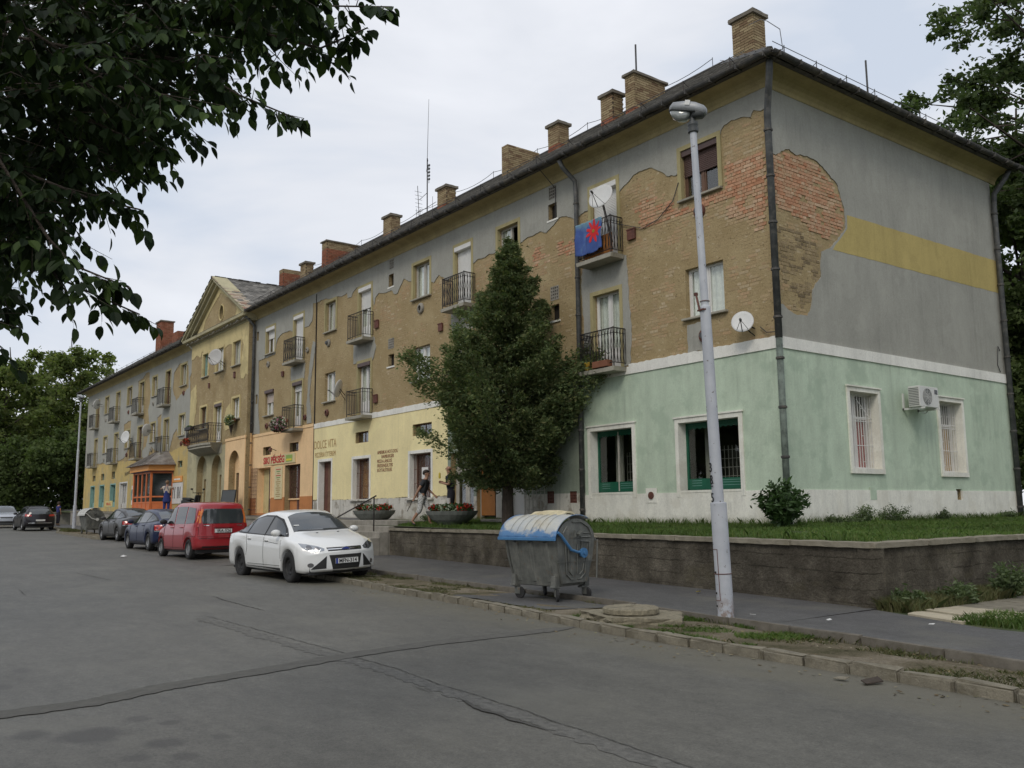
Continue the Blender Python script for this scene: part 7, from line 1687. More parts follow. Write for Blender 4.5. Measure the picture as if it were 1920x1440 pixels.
for k in range(14):
    z_ = 1.24-k*.088; w_ = .5-.12*((k*7) % 3); MB().box(-w_/2,w_/2,-.021,-.015,z_,z_+.035).build('print_line', [M['ink_red'],M['ink_faded'],plain('green_ink',(.15,.28,.08),.8)][(k*5) % 3 if k < 6 else 1], mb)
ab = empty('chalkboard', (-29.3,-1.0,ZT(-28)-.12), 0, 'black blank chalkboard standing outside the arched apricot doorway', 'chalkboard'); ab.rotation_euler = (R(-8), 0, R(12)); ab.scale = (1.25, 1, 1.25); MB().box(-.42,.42,-.015,.015,.05,.98).build('board', M['lampdarkc'], ab); MB().box(-.45,-.42,-.02,.02,0,1.0).box(.42,.45,-.02,.02,0,1.0).box(-.42,.42,-.02,.02,.98,1.0).build('frame', M['iron'], ab)
wl = empty('wall_lamp', (-26.0,-.02,4.12), 0, 'small spotlight on a short arm above the bakery sign', 'lamp'); MB().bar((0,.02,0),(.0,-.25,.10),.015,5).build('arm', M['iron'], wl); MB().lathe([(0,0),(.05,.0),(.09,.14),(.08,.15),(0,.10)], 12, Matrix.Translation((0,-.25,.12))@Matrix.Rotation(R(160),4,'X')).build('shade', M['rust'], wl)

# kiosk-like shop porch on the far wing
kz = ZT(-43); kk = empty('shop_porch', (-42.9, 0, kz-.05), 0, 'orange glazed shop porch with a hipped tin roof on the far wing', 'porch')
M['kiosk'] = P('orange_gloss_paint', (.62,.17,.05), .5, var=.1, bumpk=0, obj=True); M['kioskred'] = P('dark_orange_paint', (.40,.09,.035), .55, var=.1, bumpk=0, obj=True); M['fasciao'] = P('pale_orange_fascia', (.80,.36,.10), .6, var=.06, bumpk=0, obj=True); M['tin'] = P('grey_patched_roof_tin', (.22,.20,.18), .75, .2, var=.35, scale=2.5, obj=True, dirt=(.12,.09,.07), dirt_amt=.8, dscale=2)
bp = [(-2.2,0),(-1.75,-1.05),(1.75,-1.05),(2.2,0)]; H_ = 2.3
for i, (a, c) in enumerate(zip(bp, bp[1:])):
    d = Vector((c[0]-a[0], c[1]-a[1], 0)); L = d.length; n = 4 if i == 1 else 1; T = Matrix.Translation((a[0],a[1],0))@Matrix.Rotation(math.atan2(d.y,d.x),4,'Z')
    b = MB()
    for k in range(n+1): x = L*k/n; b.box(x-.06,x+.06,-.05,.05,0,H_,T)
    for z0_, z1_ in ((0,.12),(.55,.63),(.86,.94),(H_-.10,H_)): b.box(.06,L-.06,-.04,.04,z0_,z1_,T)
    b.build('frame', M['kiosk'], kk); MB().box(.06,L-.06,-.02,.02,.12,.55,T).build('lower_panel', M['kiosk'], kk); MB().box(.06,L-.06,-.008,.0,.63,H_-.1,T).build('pane', M['carglass'], kk)
MB().box(-2.5,-2.2,-.9,-.02,0,2.5).build('side_panel', M['kioskred'], kk)
b = MB(); fp = [(-2.45,0),(-1.95,-1.25),(1.95,-1.25),(2.45,0)]
for a, c in zip(fp, fp[1:]): d = Vector((c[0]-a[0], c[1]-a[1], 0)); b.box(0, d.length, -.03, .03, 2.34, 2.66, Matrix.Translation((a[0],a[1],0))@Matrix.Rotation(math.atan2(d.y,d.x),4,'Z'))
b.build('fascia', M['fasciao'], kk); MB().add([(p_[0]*.98,p_[1]*.98,2.30) for p_ in fp]+[(p_[0]*.98,p_[1]*.98,2.345) for p_ in fp], [(0,1,2,3),(7,6,5,4),(0,1,5,4),(1,2,6,5),(2,3,7,6)]).build('canopy_soffit', plain('dark_blue_trim', (.02,.025,.09), .6), kk)
rp = [(-2.75,0),(-2.2,-1.5),(2.2,-1.5),(2.75,0)]; b = MB(); b.v = [(x,y,2.66) for x, y in rp]+[(-1.1,0,3.5),(1.2,0,3.5),(0.05,-.4,3.46)]; b.f = [(0,1,6,4),(1,2,6),(2,3,5,6),(4,6,5),(3,2,1,0)]; b.build('tin_roof', M['tin'], kk)
b = MB()
for k in range(1, 12):
    t = k/12; x = -2.2+4.4*t; b.bar((x,-1.5,2.68),(x*.15+.05,-.42,3.46),.016,4)
b.build('roof_seam', M['tin'], kk)
for nm, lab, x0_, x1_, z0_, z1_, mt in [('wall_poster','white poster panel with dark drawing on the wall right of the orange porch',-40.55,-38.75,2.02,3.16,'whiteframe'),('shop_sign','small orange sign above the white poster beside the porch',-40.6,-38.9,3.20,3.52,'fasciao'),('wall_poster','narrow white poster on the wall left of the orange porch',-49.1,-48.3,2.05,3.25,'whiteframe')]:
    o = empty(nm, ((x0_+x1_)/2,-.05,z0_), 0, lab, 'poster' if 'poster' in nm else 'sign'); w_ = x1_-x0_; h_ = z1_-z0_; MB().box(-w_/2,w_/2,-.015,.02,0,h_).build('panel', M[mt], o)
    if mt == 'fasciao': MB().box(-w_*.32,w_*.32,-.02,-.015,h_*.35,h_*.6).build('pale_strip', M['white'], o)
    else:
        b = MB(); rs = random.Random(4)
        for k in range(5): x = -w_*.35+w_*.7*k/4; b.tube([(x+rs.uniform(-.1,.1),-.02,h_*.25),(x+rs.uniform(-.15,.15),-.02,h_*.5),(x+rs.uniform(-.1,.1),-.02,h_*.8)], .03, 4)
        b.build('drawn_figure', M['tealframe' if w_ < 1 else 'lampdark'], o)
ys = empty('street_sign', (-51.8,-.75,ZT(-51)+.05), 0, 'small yellow board with red lettering propped outside the far shops', 'sign'); MB().box(-.9,.9,-.02,.02,.25,.62).box(-.85,-.8,-.015,.015,0,.25).box(.8,.85,-.015,.015,0,.25).build('board', P('yellow_board', (.62,.52,.22), .7, bumpk=0), ys)
lettering('VIRÁG', .26, (0,-.024,.33), M['ink_red'], ys, width=1.3)

# rooftop aerial mast
am = empty('aerial_mast', (-21.72,4.93,RZ), 0, 'tall thin radio mast with cross arms and yagi aerials on the roof ridge', 'antenna'); MB().tube([(0,0,-.1),(0,0,2.6),(.0,0,2.6),(.12,0,5.35)], [.03,.028,.014,.008], 6).build('mast', M['iron'], am)
MB().bar((-.9,.5,2.36),(.55,-.3,2.28),.010,4).bar((.0,0,2.3),(-.4,.3,2.34),.014,4).build('cross_arm', M['iron'], am); b = MB(); b.bar((0,0,1.0),(-1.0,.2,1.0),.012,4); b.bar((-1.0,.2,.0),(-1.25,.25,1.75),.014,4)
for k in range(7): b.bar((-1.05-k*.02,.05,.3+k*.19),(-1.05-k*.02,.42,.3+k*.19),.008,4)
b.build('yagi_aerial', M['iron'], am); b = MB(); b.bar((0,0,.32),(-1.1,.1,.36),.012,4); b.bar((0,0,.32),(.9,-.1,.30),.012,4); b.bar((.45,0,.0),(.45,0,.7),.008,4); b.bar((-1.1,.1,.1),(-1.1,.1,.6),.008,4); b.build('lower_arm', M['iron'], am)
b = MB()
for k in range(5): b.box(.10,.20,-.03,.03,1.55+k*.16,1.62+k*.16)
b.bar((.14,0,1.4),(.14,0,2.3),.012,4).build('panel_aerial', M['pipe'], am)

# ---------------------------------------------------------------- planters on the terrace
M['bowl'] = P('dark_bowl_concrete', (.13,.14,.125), .95, var=.2, scale=4, bumpk=.5, obj=True, dirt=(.06,.065,.055), dirt_amt=.6, dscale=3)
def planter(loc, L, Wd, Hh, label, seed):
    t = empty('planter', loc, R(2), label, 'planter', 'boat-shaped concrete planters'); b = MB(); n = 24
    lv = [(0,.30,.42),(.10,.42,.55),(.4,.70,.80),(.75,.92,.96),(1,1.0,1.0),(1,.955,.93),(.85,.93,.9)]
    for z, fx, fy in lv:
        for k in range(n): a = 2*PI*k/n; ca, sa = math.cos(a), math.sin(a); b.v.append((L/2*fx*math.copysign(abs(ca)**.8, ca), Wd/2*fy*math.copysign(abs(sa)**.8, sa), Hh*z))
    for i in range(len(lv)-1):
        for k in range(n): b.f.append((i*n+k, i*n+(k+1) % n, (i+1)*n+(k+1) % n, (i+1)*n+k))
    b.f += [tuple(range(n))[::-1], tuple((len(lv)-1)*n+k for k in range(n))]; b.build('bowl', M['bowl'], t, smooth=False)
    for cx, mt, s_ in ((-.34,'flower_red',.16),(-.12,'flower_white',.2),(.08,'flower_white',.2),(.0,'flower_red',.14),(.32,'flower_red',.2)):
        blossoms('x', t, (cx*L, 0, Hh+.08), (s_*L*.55, Wd*.3, .13), 190, [(mt, .8)], seed=seed*100+int(cx*100)+50, ps=.04)
    return t
planter((-10.1,-1.4,1.06), 2.05, .9, .42, 'larger dark boat-shaped concrete planter with red flowers, right of the walking man', 5)
planter((-15.35,-1.0,1.1), 2.1, .9, .42, 'boat-shaped concrete planter with red and pale flowers near the steps', 9)
cs = empty('corrugated_post', (-11.0,-.9,1.1), 0, 'short white post standing left of the orange boarded door', 'post'); MB().box(-.03,.03,-.03,.03,0,.75).build('shaft', M['whiteframe'], cs)
mo = empty('motor_scooter', (-34.0,-1.0,ZT(-34)-.02), R(15), 'black motor scooter parked on the pavement beyond the red hatchback', 'scooter')
for x in (-.6,.6): MB().lathe([(.12,-.05),(.22,-.05),(.24,0),(.22,.05),(.12,.05),(.12,-.05)], 20, Matrix.Translation((x,0,.24))@Matrix.Rotation(PI/2,4,'X'), False).lathe([(0,.02),(.13,.02),(.13,-.02),(0,-.02)],12,Matrix.Translation((x,0,.24))@Matrix.Rotation(PI/2,4,'X')).build('wheel', M['tyre'], mo)
MB().prism([(-.75,.45),(-.1,.32),(.2,.26),(.35,.28),(.52,.9),(.44,.92),(.2,.42),(-.05,.62),(-.6,.72),(-.8,.66)], -.15, .15).build('body', M['blackplastic'], mo, bevel=.03); MB().prism([(-.7,.70),(-.05,.66),(-.02,.74),(-.3,.80),(-.72,.82)], -.13, .13).build('seat', M['blackplastic'], mo, bevel=.03)
MB().bar((.6,0,.24),(.46,0,1.0),.025,6).bar((.46,-.3,1.02),(.46,.3,1.02),.018,6).bar((.46,-.25,1.02),(.42,-.33,1.2),.008,4).bar((.46,.25,1.02),(.42,.33,1.2),.008,4).build('handlebar', M['iron'], mo); MB().box(.40,.45,-.38,-.28,1.16,1.24).box(.40,.45,.28,.38,1.16,1.24).build('mirror', M['blackplastic'], mo)
# cable loops on the facade
for cp in ([(-4.95,-.05,8.72),(-4.3,-.04,8.45),(-3.7,-.04,8.22),(-3.2,-.04,8.30),(-2.7,-.04,8.62),(-2.5,-.05,9.0)], [(-6.95,-.66,10.66),(-6.95,-.05,10.2),(-6.98,-.04,9.4)], [(-.4,-.05,5.22),(-.25,-.05,5.08),(.0,-.08,5.05)], [(.035,9.6,5.6),(.06,9.45,5.7),(.035,9.4,5.2),(.05,9.5,5.0)]): MB().tube(cp, .011, 4).build('cable', M['wire'], B)
# litter
for i, (x, y, z) in enumerate([(6.42,-8.16,.0),(6.68,-8.11,0),(-18.95,-7.82,.15),(3.67,-5.84,.135),(1.1,-3.95,.135),(5.6,-5.1,.135),(4.6,-5.6,.135)]):
    o = MB().add([(-.05,-.03,.0),(.05,-.035,.005),(.06,.03,.025),(-.04,.035,.01),(-.05,-.03,.008),(.05,-.035,.013),(.06,.03,.033),(-.04,.035,.018)], [(3,2,1,0),(4,5,6,7),(0,1,5,4),(1,2,6,5),(2,3,7,6),(3,0,4,7)]).build('litter_scrap', [M['kerb'],M['bark'],M['plate'],M['plate'],M['flower_yellow'],M['plate'],M['plate']][i])
    s_ = [1.2,1.8,2.6,.7,1.2,.6,.7][i]; o.scale = (s_, s_*.7, s_*.7); o.location = (x, y, z+.012); o.rotation_euler = (0, 0, i*1.3)
    tag(o, ['tan stone chip lying on the road near the kerb at the right','dark dried leaf lying on the road near the kerb at the right','long pale strip of litter on the road near the red hatchback','white scrap on the footway just right of the near lamp post','yellowish scrap at the foot of the retaining wall','white speck of paper on the footway right of the lamp post','tiny pale scrap on the footway near the wall corner'][i], 'litter', 'scraps of litter on the ground')
# ---------------------------------------------------------------- people
M['skin'] = P('skin', (.36,.20,.13), .55, var=.06, bumpk=0, obj=True); M['hair'] = plain('dark_hair', (.03,.02,.015), .8)
def skin_mesh(name, nodes, edges, mat, parent, root=0, sub=2, smooth=True):
    keys = list(nodes); me = bpy.data.meshes.new(name); me.from_pydata([nodes[k][0] for k in keys], [(keys.index(a), keys.index(b_)) for a, b_ in edges], [])
    o = bpy.data.objects.new(name, me); COL.objects.link(o); sm = o.modifiers.new('s', 'SKIN'); sm.use_smooth_shade = True; ss = o.modifiers.new('u', 'SUBSURF'); ss.levels = sub; ss.render_levels = sub
    for i, k in enumerate(keys):
        r_ = nodes[k][1]; d = me.skin_vertices[0].data[i]; d.radius = r_ if hasattr(r_, '__len__') else (r_, r_); d.use_root = (k == root) or (root == 0 and i == 0)
    bpy.context.view_layer.update(); ev = o.evaluated_get(bpy.context.evaluated_depsgraph_get()); nm = bpy.data.meshes.new_from_object(ev); bpy.data.objects.remove(o); bpy.data.meshes.remove(me)
    nm.name = name; nm.materials.clear(); nm.materials.append(mat); nm.shade_smooth(); q = bpy.data.objects.new(name, nm); COL.objects.link(q); q.parent = parent; return q
def person(loc, rz, s, label, pose, top, bottom, shoes, hair='short', sleeves=True, shorts=False, extra=None, lean=0.0):
    t = empty('person', loc, rz, label, 'person'); t.scale = (s, s, s)
    # faces local -y; x = its left/right. joints in metres for a 1.75 m adult
    J = dict(pelvis=((0,0,.95),(.15,.11)), waist=((0,.0-lean*.2,1.08),(.135,.10)), chest=((0,-lean*.55,1.28),(.165,.115)), shou=((0,-lean*.85,1.43),(.10,.085)), neck=((0,-lean-.0,1.51),.055), jaw=((0,-lean-.035,1.585),(.062,.07)), head=((0,-lean-.015,1.665),(.078,.095)), crown=((0,-lean+.0,1.72),(.06,.075)))
    for side, sx in (('l', 1), ('r', -1)):
        kn, an, to, el, ha = pose['knee_'+side], pose['ankle_'+side], pose['toe_'+side], pose['elbow_'+side], pose['hand_'+side]
        J['hip_'+side] = ((sx*.09,0,.90),.095); J['knee_'+side] = (kn,.062); J['calf_'+side] = (tuple(kn[i]*.65+an[i]*.35+(.02 if i == 1 else 0) for i in range(3)),.058); J['ankle_'+side] = (an,.038); J['toe_'+side] = (to,(.035,.025))
        J['sh_'+side] = ((sx*.175,-lean*.85,1.42),.058); J['elbow_'+side] = (el,.042); J['wrist_'+side] = (ha,.027)
        d = Vector(ha)-Vector(el); d.normalize(); p = Vector(ha)+d*.05; J['palm_'+side] = (tuple(p),(.036,.018)); sd = d.orthogonal().normalized(); 
        for k, (o_, l) in enumerate(((-.03,.062),(-.010,.075),(.010,.07),(.028,.055))): b_ = p+sd*o_+d*.035; J['f%d_%s' % (k, side)] = (tuple(b_+d*l*.5),.009); J['g%d_%s' % (k, side)] = (tuple(b_+d*l*.8+d.cross(sd)*.02),.008)
        J['th_'+side] = (tuple(p-sd*.045+d*.01),.010)
    E = [('pelvis','waist'),('waist','chest'),('chest','shou'),('shou','neck'),('neck','jaw'),('jaw','head'),('head','crown')]
    for s_ in 'lr':
        E += [('pelvis','hip_'+s_),('hip_'+s_,'knee_'+s_),('knee_'+s_,'calf_'+s_),('calf_'+s_,'ankle_'+s_),('ankle_'+s_,'toe_'+s_),('shou','sh_'+s_),('sh_'+s_,'elbow_'+s_),('elbow_'+s_,'wrist_'+s_),('wrist_'+s_,'palm_'+s_),('palm_'+s_,'th_'+s_)]
        for k in range(4): E += [('palm_'+s_,'f%d_%s' % (k, s_)),('f%d_%s' % (k, s_),'g%d_%s' % (k, s_))]
    skin_mesh('body', J, E, M['skin'], t, 'pelvis')
    def sub(keys, grow, cut={}):
        d = {}
        for k in keys:
            p, r_ = J[k]; g = grow*(cut.get(k, 1)); d[k] = (p, (r_[0]+g, r_[1]+g) if hasattr(r_, '__len__') else r_+g)
        return d
    def mid(a, b_, f): return tuple(J[a][0][i]*(1-f)+J[b_][0][i]*f for i in range(3))
    tk = ['pelvis','waist','chest','shou','sh_l','sh_r']; D = sub(tk, .022); D['hem'] = ((0,.0,.76),(.155,.13)); D['pel'] = ((0,.0,.93),(.152,.118)); D['col'] = (mid('shou','neck',.55),(.062,.062)); D['sl'] = (mid('sh_l','elbow_l',.62 if sleeves else .25),.066); D['sr'] = (mid('sh_r','elbow_r',.62 if sleeves else .25),.066)
    D.pop('pelvis'); skin_mesh('shirt', D, [('hem','pel'),('pel','waist'),('waist','chest'),('chest','shou'),('shou','col'),('shou','sh_l'),('shou','sh_r'),('sh_l','sl'),('sh_r','sr')], top, t, 'chest')
    D = sub(['pelvis','hip_l','hip_r','knee_l','knee_r'], .024); D['top'] = ((0,0,1.14),(.112,.084)); D['pelvis'] = ((0,0,.965),(.135,.105))
    Eb = [('top','pelvis'),('pelvis','hip_l'),('pelvis','hip_r'),('hip_l','knee_l'),('hip_r','knee_r')]
    for s_ in 'lr':
        if shorts: D['c'+s_] = (mid('knee_'+s_,'ankle_'+s_,.35),.088)
        else: D['c'+s_] = (mid('knee_'+s_,'ankle_'+s_,.88),.066)
        Eb.append(('knee_'+s_,'c'+s_))
    skin_mesh('trousers', D, Eb, bottom, t, 'pelvis')
    for s_ in 'lr':
        D = {'a': (J['ankle_'+s_][0],.045), 'h': (tuple(Vector(J['ankle_'+s_][0])+Vector((0,.02,-.045))),(.04,.032)), 't': (tuple(Vector(J['toe_'+s_][0])+Vector((0,-.02,0))),(.045,.03))}
        skin_mesh('shoe', D, [('a','h'),('h','t')], shoes, t, 'h', 1)
    hc_ = Vector(J['head'][0])
    if hair: 
        bm = bmesh.new(); bmesh.ops.create_uvsphere(bm, u_segments=18, v_segments=12, radius=1)
        for v in bm.verts: v.co = Vector((v.co.x*.088, v.co.y*.108, v.co.z*.10))+Vector((0,.012,.02))
        bmesh.ops.delete(bm, geom=[v for v in bm.verts if v.co.z < (-.075 if hair == 'long' else .005)-(v.co.y)*.6], context='VERTS')
        if hair == 'long': 
            for v in bm.verts: v.co.z -= .04*(v.co.z < 0)
        me = bpy.data.meshes.new('hair'); bm.to_mesh(me); bm.free(); me.shade_smooth(); q = link('hair', me, pose.get('hairmat', M['hair']), t); q.location = hc_; md = q.modifiers.new('s', 'SOLIDIFY'); md.thickness = .012; md.offset = 1
    b = MB()
    for sx in (-1, 1): b.lathe([(0,.012),(.012,.006),(.014,0)], 8, Matrix.Translation(hc_+Vector((sx*.03,-.088,-.005)))@Matrix.Rotation(PI/2,4,'X'))
    b.build('eyes', M['hair'], t); MB().add([tuple(hc_+Vector(q)) for q in ((-.012,-.090,-.04),(.012,-.090,-.04),(0,-.122,-.042),(0,-.092,.005))], [(0,1,2),(0,2,3),(1,3,2)]).build('nose', M['skin'], t)
    MB().box(-.022,.022,-.004,.004,-.004,.004, Matrix.Translation(hc_+Vector((0,-.090,-.070)))).build('mouth', plain('lips', (.25,.09,.07), .5), t)
    for sx in (-1, 1): MB().lathe([(0,.012),(.022,.008),(.03,0),(.022,-.006)], 10, Matrix.Translation(hc_+Vector((sx*.082,.008,-.015)))@Matrix.Rotation(sx*PI/2,4,'Y')).build('ear', M['skin'], t)
    if extra: extra(t, J)
    return t
def camo():
    m, nt, b = newmat('grey_patterned_cotton'); v = coords(nt, obj=True); c = ramp(nt, noise(nt, v, 22, 4, .7), [(.42, (.16,.17,.16)), (.47, (.50,.50,.48)), (.6, (.62,.62,.60)), (.64, (.30,.31,.30))]); nt.links.new(c, b.inputs['Base Color']); b.inputs['Roughness'].default_value = .95; return m
tee = P('charcoal_tshirt', (.035,.038,.043), .9, var=.15, scale=6, bumpk=.2, obj=True); navy = P('navy_cotton', (.016,.018,.032), .9, var=.15, scale=6, bumpk=.2, obj=True); navy2 = P('dark_navy_trousers', (.014,.014,.022), .9, var=.15, obj=True)
def stick(t, J): MB().bar(Vector(J['palm_r'][0])+Vector((0,-.03,.02)), Vector(J['palm_r'][0])+Vector((.0,.32,-.48)), .008, 5).build('walking_cane_in_hand', M['hair'], t) if False else None
walk = dict(knee_l=(.10,-.20,.53), ankle_l=(.10,-.24,.09), toe_l=(.10,-.38,.04), knee_r=(-.10,.04,.50), ankle_r=(-.11,.30,.15), toe_r=(-.11,.20,.05), elbow_l=(.22,-.14,1.17), hand_l=(.19,-.35,.98), elbow_r=(-.22,.05,1.15), hand_r=(-.21,.18,.91))
wk = person((-11.3,-1.62,1.06), R(132), .90, 'man in charcoal T-shirt and patterned grey shorts striding across the grass terrace', walk, tee, camo(), plain('black_white_shoe', (.05,.05,.05), .6), 'short', True, True, lean=.13)
cn = empty('stick', (-11.72,-1.72,1.70), 0, 'thin stick held behind him by the striding man', 'stick'); MB().bar((.15,0,.2),(-.22,-.02,-.22),.010,5).build('rod', M['hair'], cn)
stand = dict(knee_l=(.11,-.02,.50), ankle_l=(.12,.02,.09), toe_l=(.13,-.12,.04), knee_r=(-.11,-.01,.50), ankle_r=(-.12,.03,.09), toe_r=(-.13,-.11,.04), elbow_l=(.26,-.02,1.17), hand_l=(.10,-.24,1.22), elbow_r=(-.26,-.02,1.17), hand_r=(-.12,-.26,1.25))
bd = person((-11.15,-.72,1.08), R(-42), .99, 'bald man in dark navy T-shirt and trousers standing by the planter eating corn', stand, navy, navy2, plain('dark_shoe', (.03,.03,.03), .6), None, True, False, lean=.05)
co = empty('corn_cob', tuple(bd.matrix_world@Vector((0,0,0))), 0, 'yellow corn cob held up by the bald man', 'food'); bpy.context.view_layer.update(); co.location = bd.matrix_world@Vector((-.08,-.36,1.36)); MB().lathe([(0,0),(.03,.01),(.034,.06),(.028,.16),(0,.19)], 12).build('cob', plain('corn_yellow', (.62,.48,.06), .6), co)
MB().box(-.03,.03,-.165,-.158,1.30,1.36).build('chest_badge', M['plate'], bd)
armsup = dict(stand); armsup.update(elbow_l=(.36,-.05,1.30), hand_l=(.16,-.16,1.45), elbow_r=(-.36,-.05,1.30), hand_r=(-.16,-.16,1.45), hairmat=plain('light_brown_hair', (.20,.12,.07), .8))
beige = P('beige_blouse', (.50,.43,.36), .9, var=.08, obj=True); apron = P('blue_apron', (.02,.035,.16), .85, var=.12, obj=True)
def apr(t, J): skin_mesh('apron', {'a': ((0,.0,1.27),(.15,.135)), 'b': ((0,.0,1.05),(.165,.145)), 'c': ((0,0,.75),(.22,.19)), 'd': ((0,0,.52),(.25,.21))}, [('a','b'),('b','c'),('c','d')], apron, t, 'b'); MB().tube([(-.12,.11,1.25),(-.06,.13,1.40),(-.05,.02,1.52)], .016, 5).tube([(.12,.11,1.25),(.06,.13,1.40),(.05,.02,1.52)], .016, 5).build('apron_strap', apron, t)
person((-38.3,-1.0,ZT(-38)-.02), R(235), .97, 'woman in beige top and blue pinafore seen from behind at the orange porch', armsup, beige, apron, plain('dark_shoe', (.03,.03,.03), .6), 'short', True, False, apr)
person((-60.0,-2.2,zr(-60)+.12), R(200), .95, 'distant pedestrian in a blue jacket and black trousers near the far lamp post', dict(stand, elbow_l=(.24,0,1.17), hand_l=(.22,-.06,.95), elbow_r=(-.24,0,1.17), hand_r=(-.22,-.06,.95), hairmat=plain('brown_hair', (.06,.04,.03), .8)), P('blue_jacket', (.03,.035,.16), .85, var=.1, obj=True), navy2, plain('dark_shoe', (.03,.03,.03), .6), 'long')
PATHS = {'A': [(5.9, -15.12, 4.37), (6.33, -14.44, 4.19), (6.74, -13.93, 4.08), (7.19, -13.6, 4.01), (7.56, -13.27, 3.94)] ,
'A2': [(6.63, -14.12, 4.19), (6.97, -13.73, 3.93), (7.23, -13.49, 3.8), (7.46, -13.35, 3.85)] ,
'B': [(6.13, -15.04, 3.93), (6.48, -14.45, 3.82), (6.86, -14.08, 3.72), (7.06, -13.83, 3.52), (7.22, -13.59, 3.4)] ,
'C': [(6.41, -15.04, 3.59), (6.62, -14.53, 3.44), (6.82, -14.28, 3.27), (6.95, -14.1, 3.2)] ,
'D': [(6.51, -15.03, 3.29), (6.67, -14.65, 3.05), (6.78, -14.44, 2.96), (6.92, -14.23, 2.9)] ,
'E': [(6.64, -15.02, 3.05), (6.79, -14.7, 2.78), (6.86, -14.55, 2.54), (6.97, -14.39, 2.45), (6.99, -14.23, 2.39)] ,
'F': [(5.83, -14.82, 3.13), (5.75, -14.69, 2.76), (5.72, -14.55, 2.54)] ,
'G': [(6.86, -14.81, 3.03), (6.89, -14.6, 2.7), (6.88, -14.49, 2.6), (7.01, -14.28, 2.5)] ,
'H': [(6.36, -15.02, 3.94), (6.55, -14.68, 3.81), (6.72, -14.37, 3.58), (6.83, -14.14, 3.46)] ,}
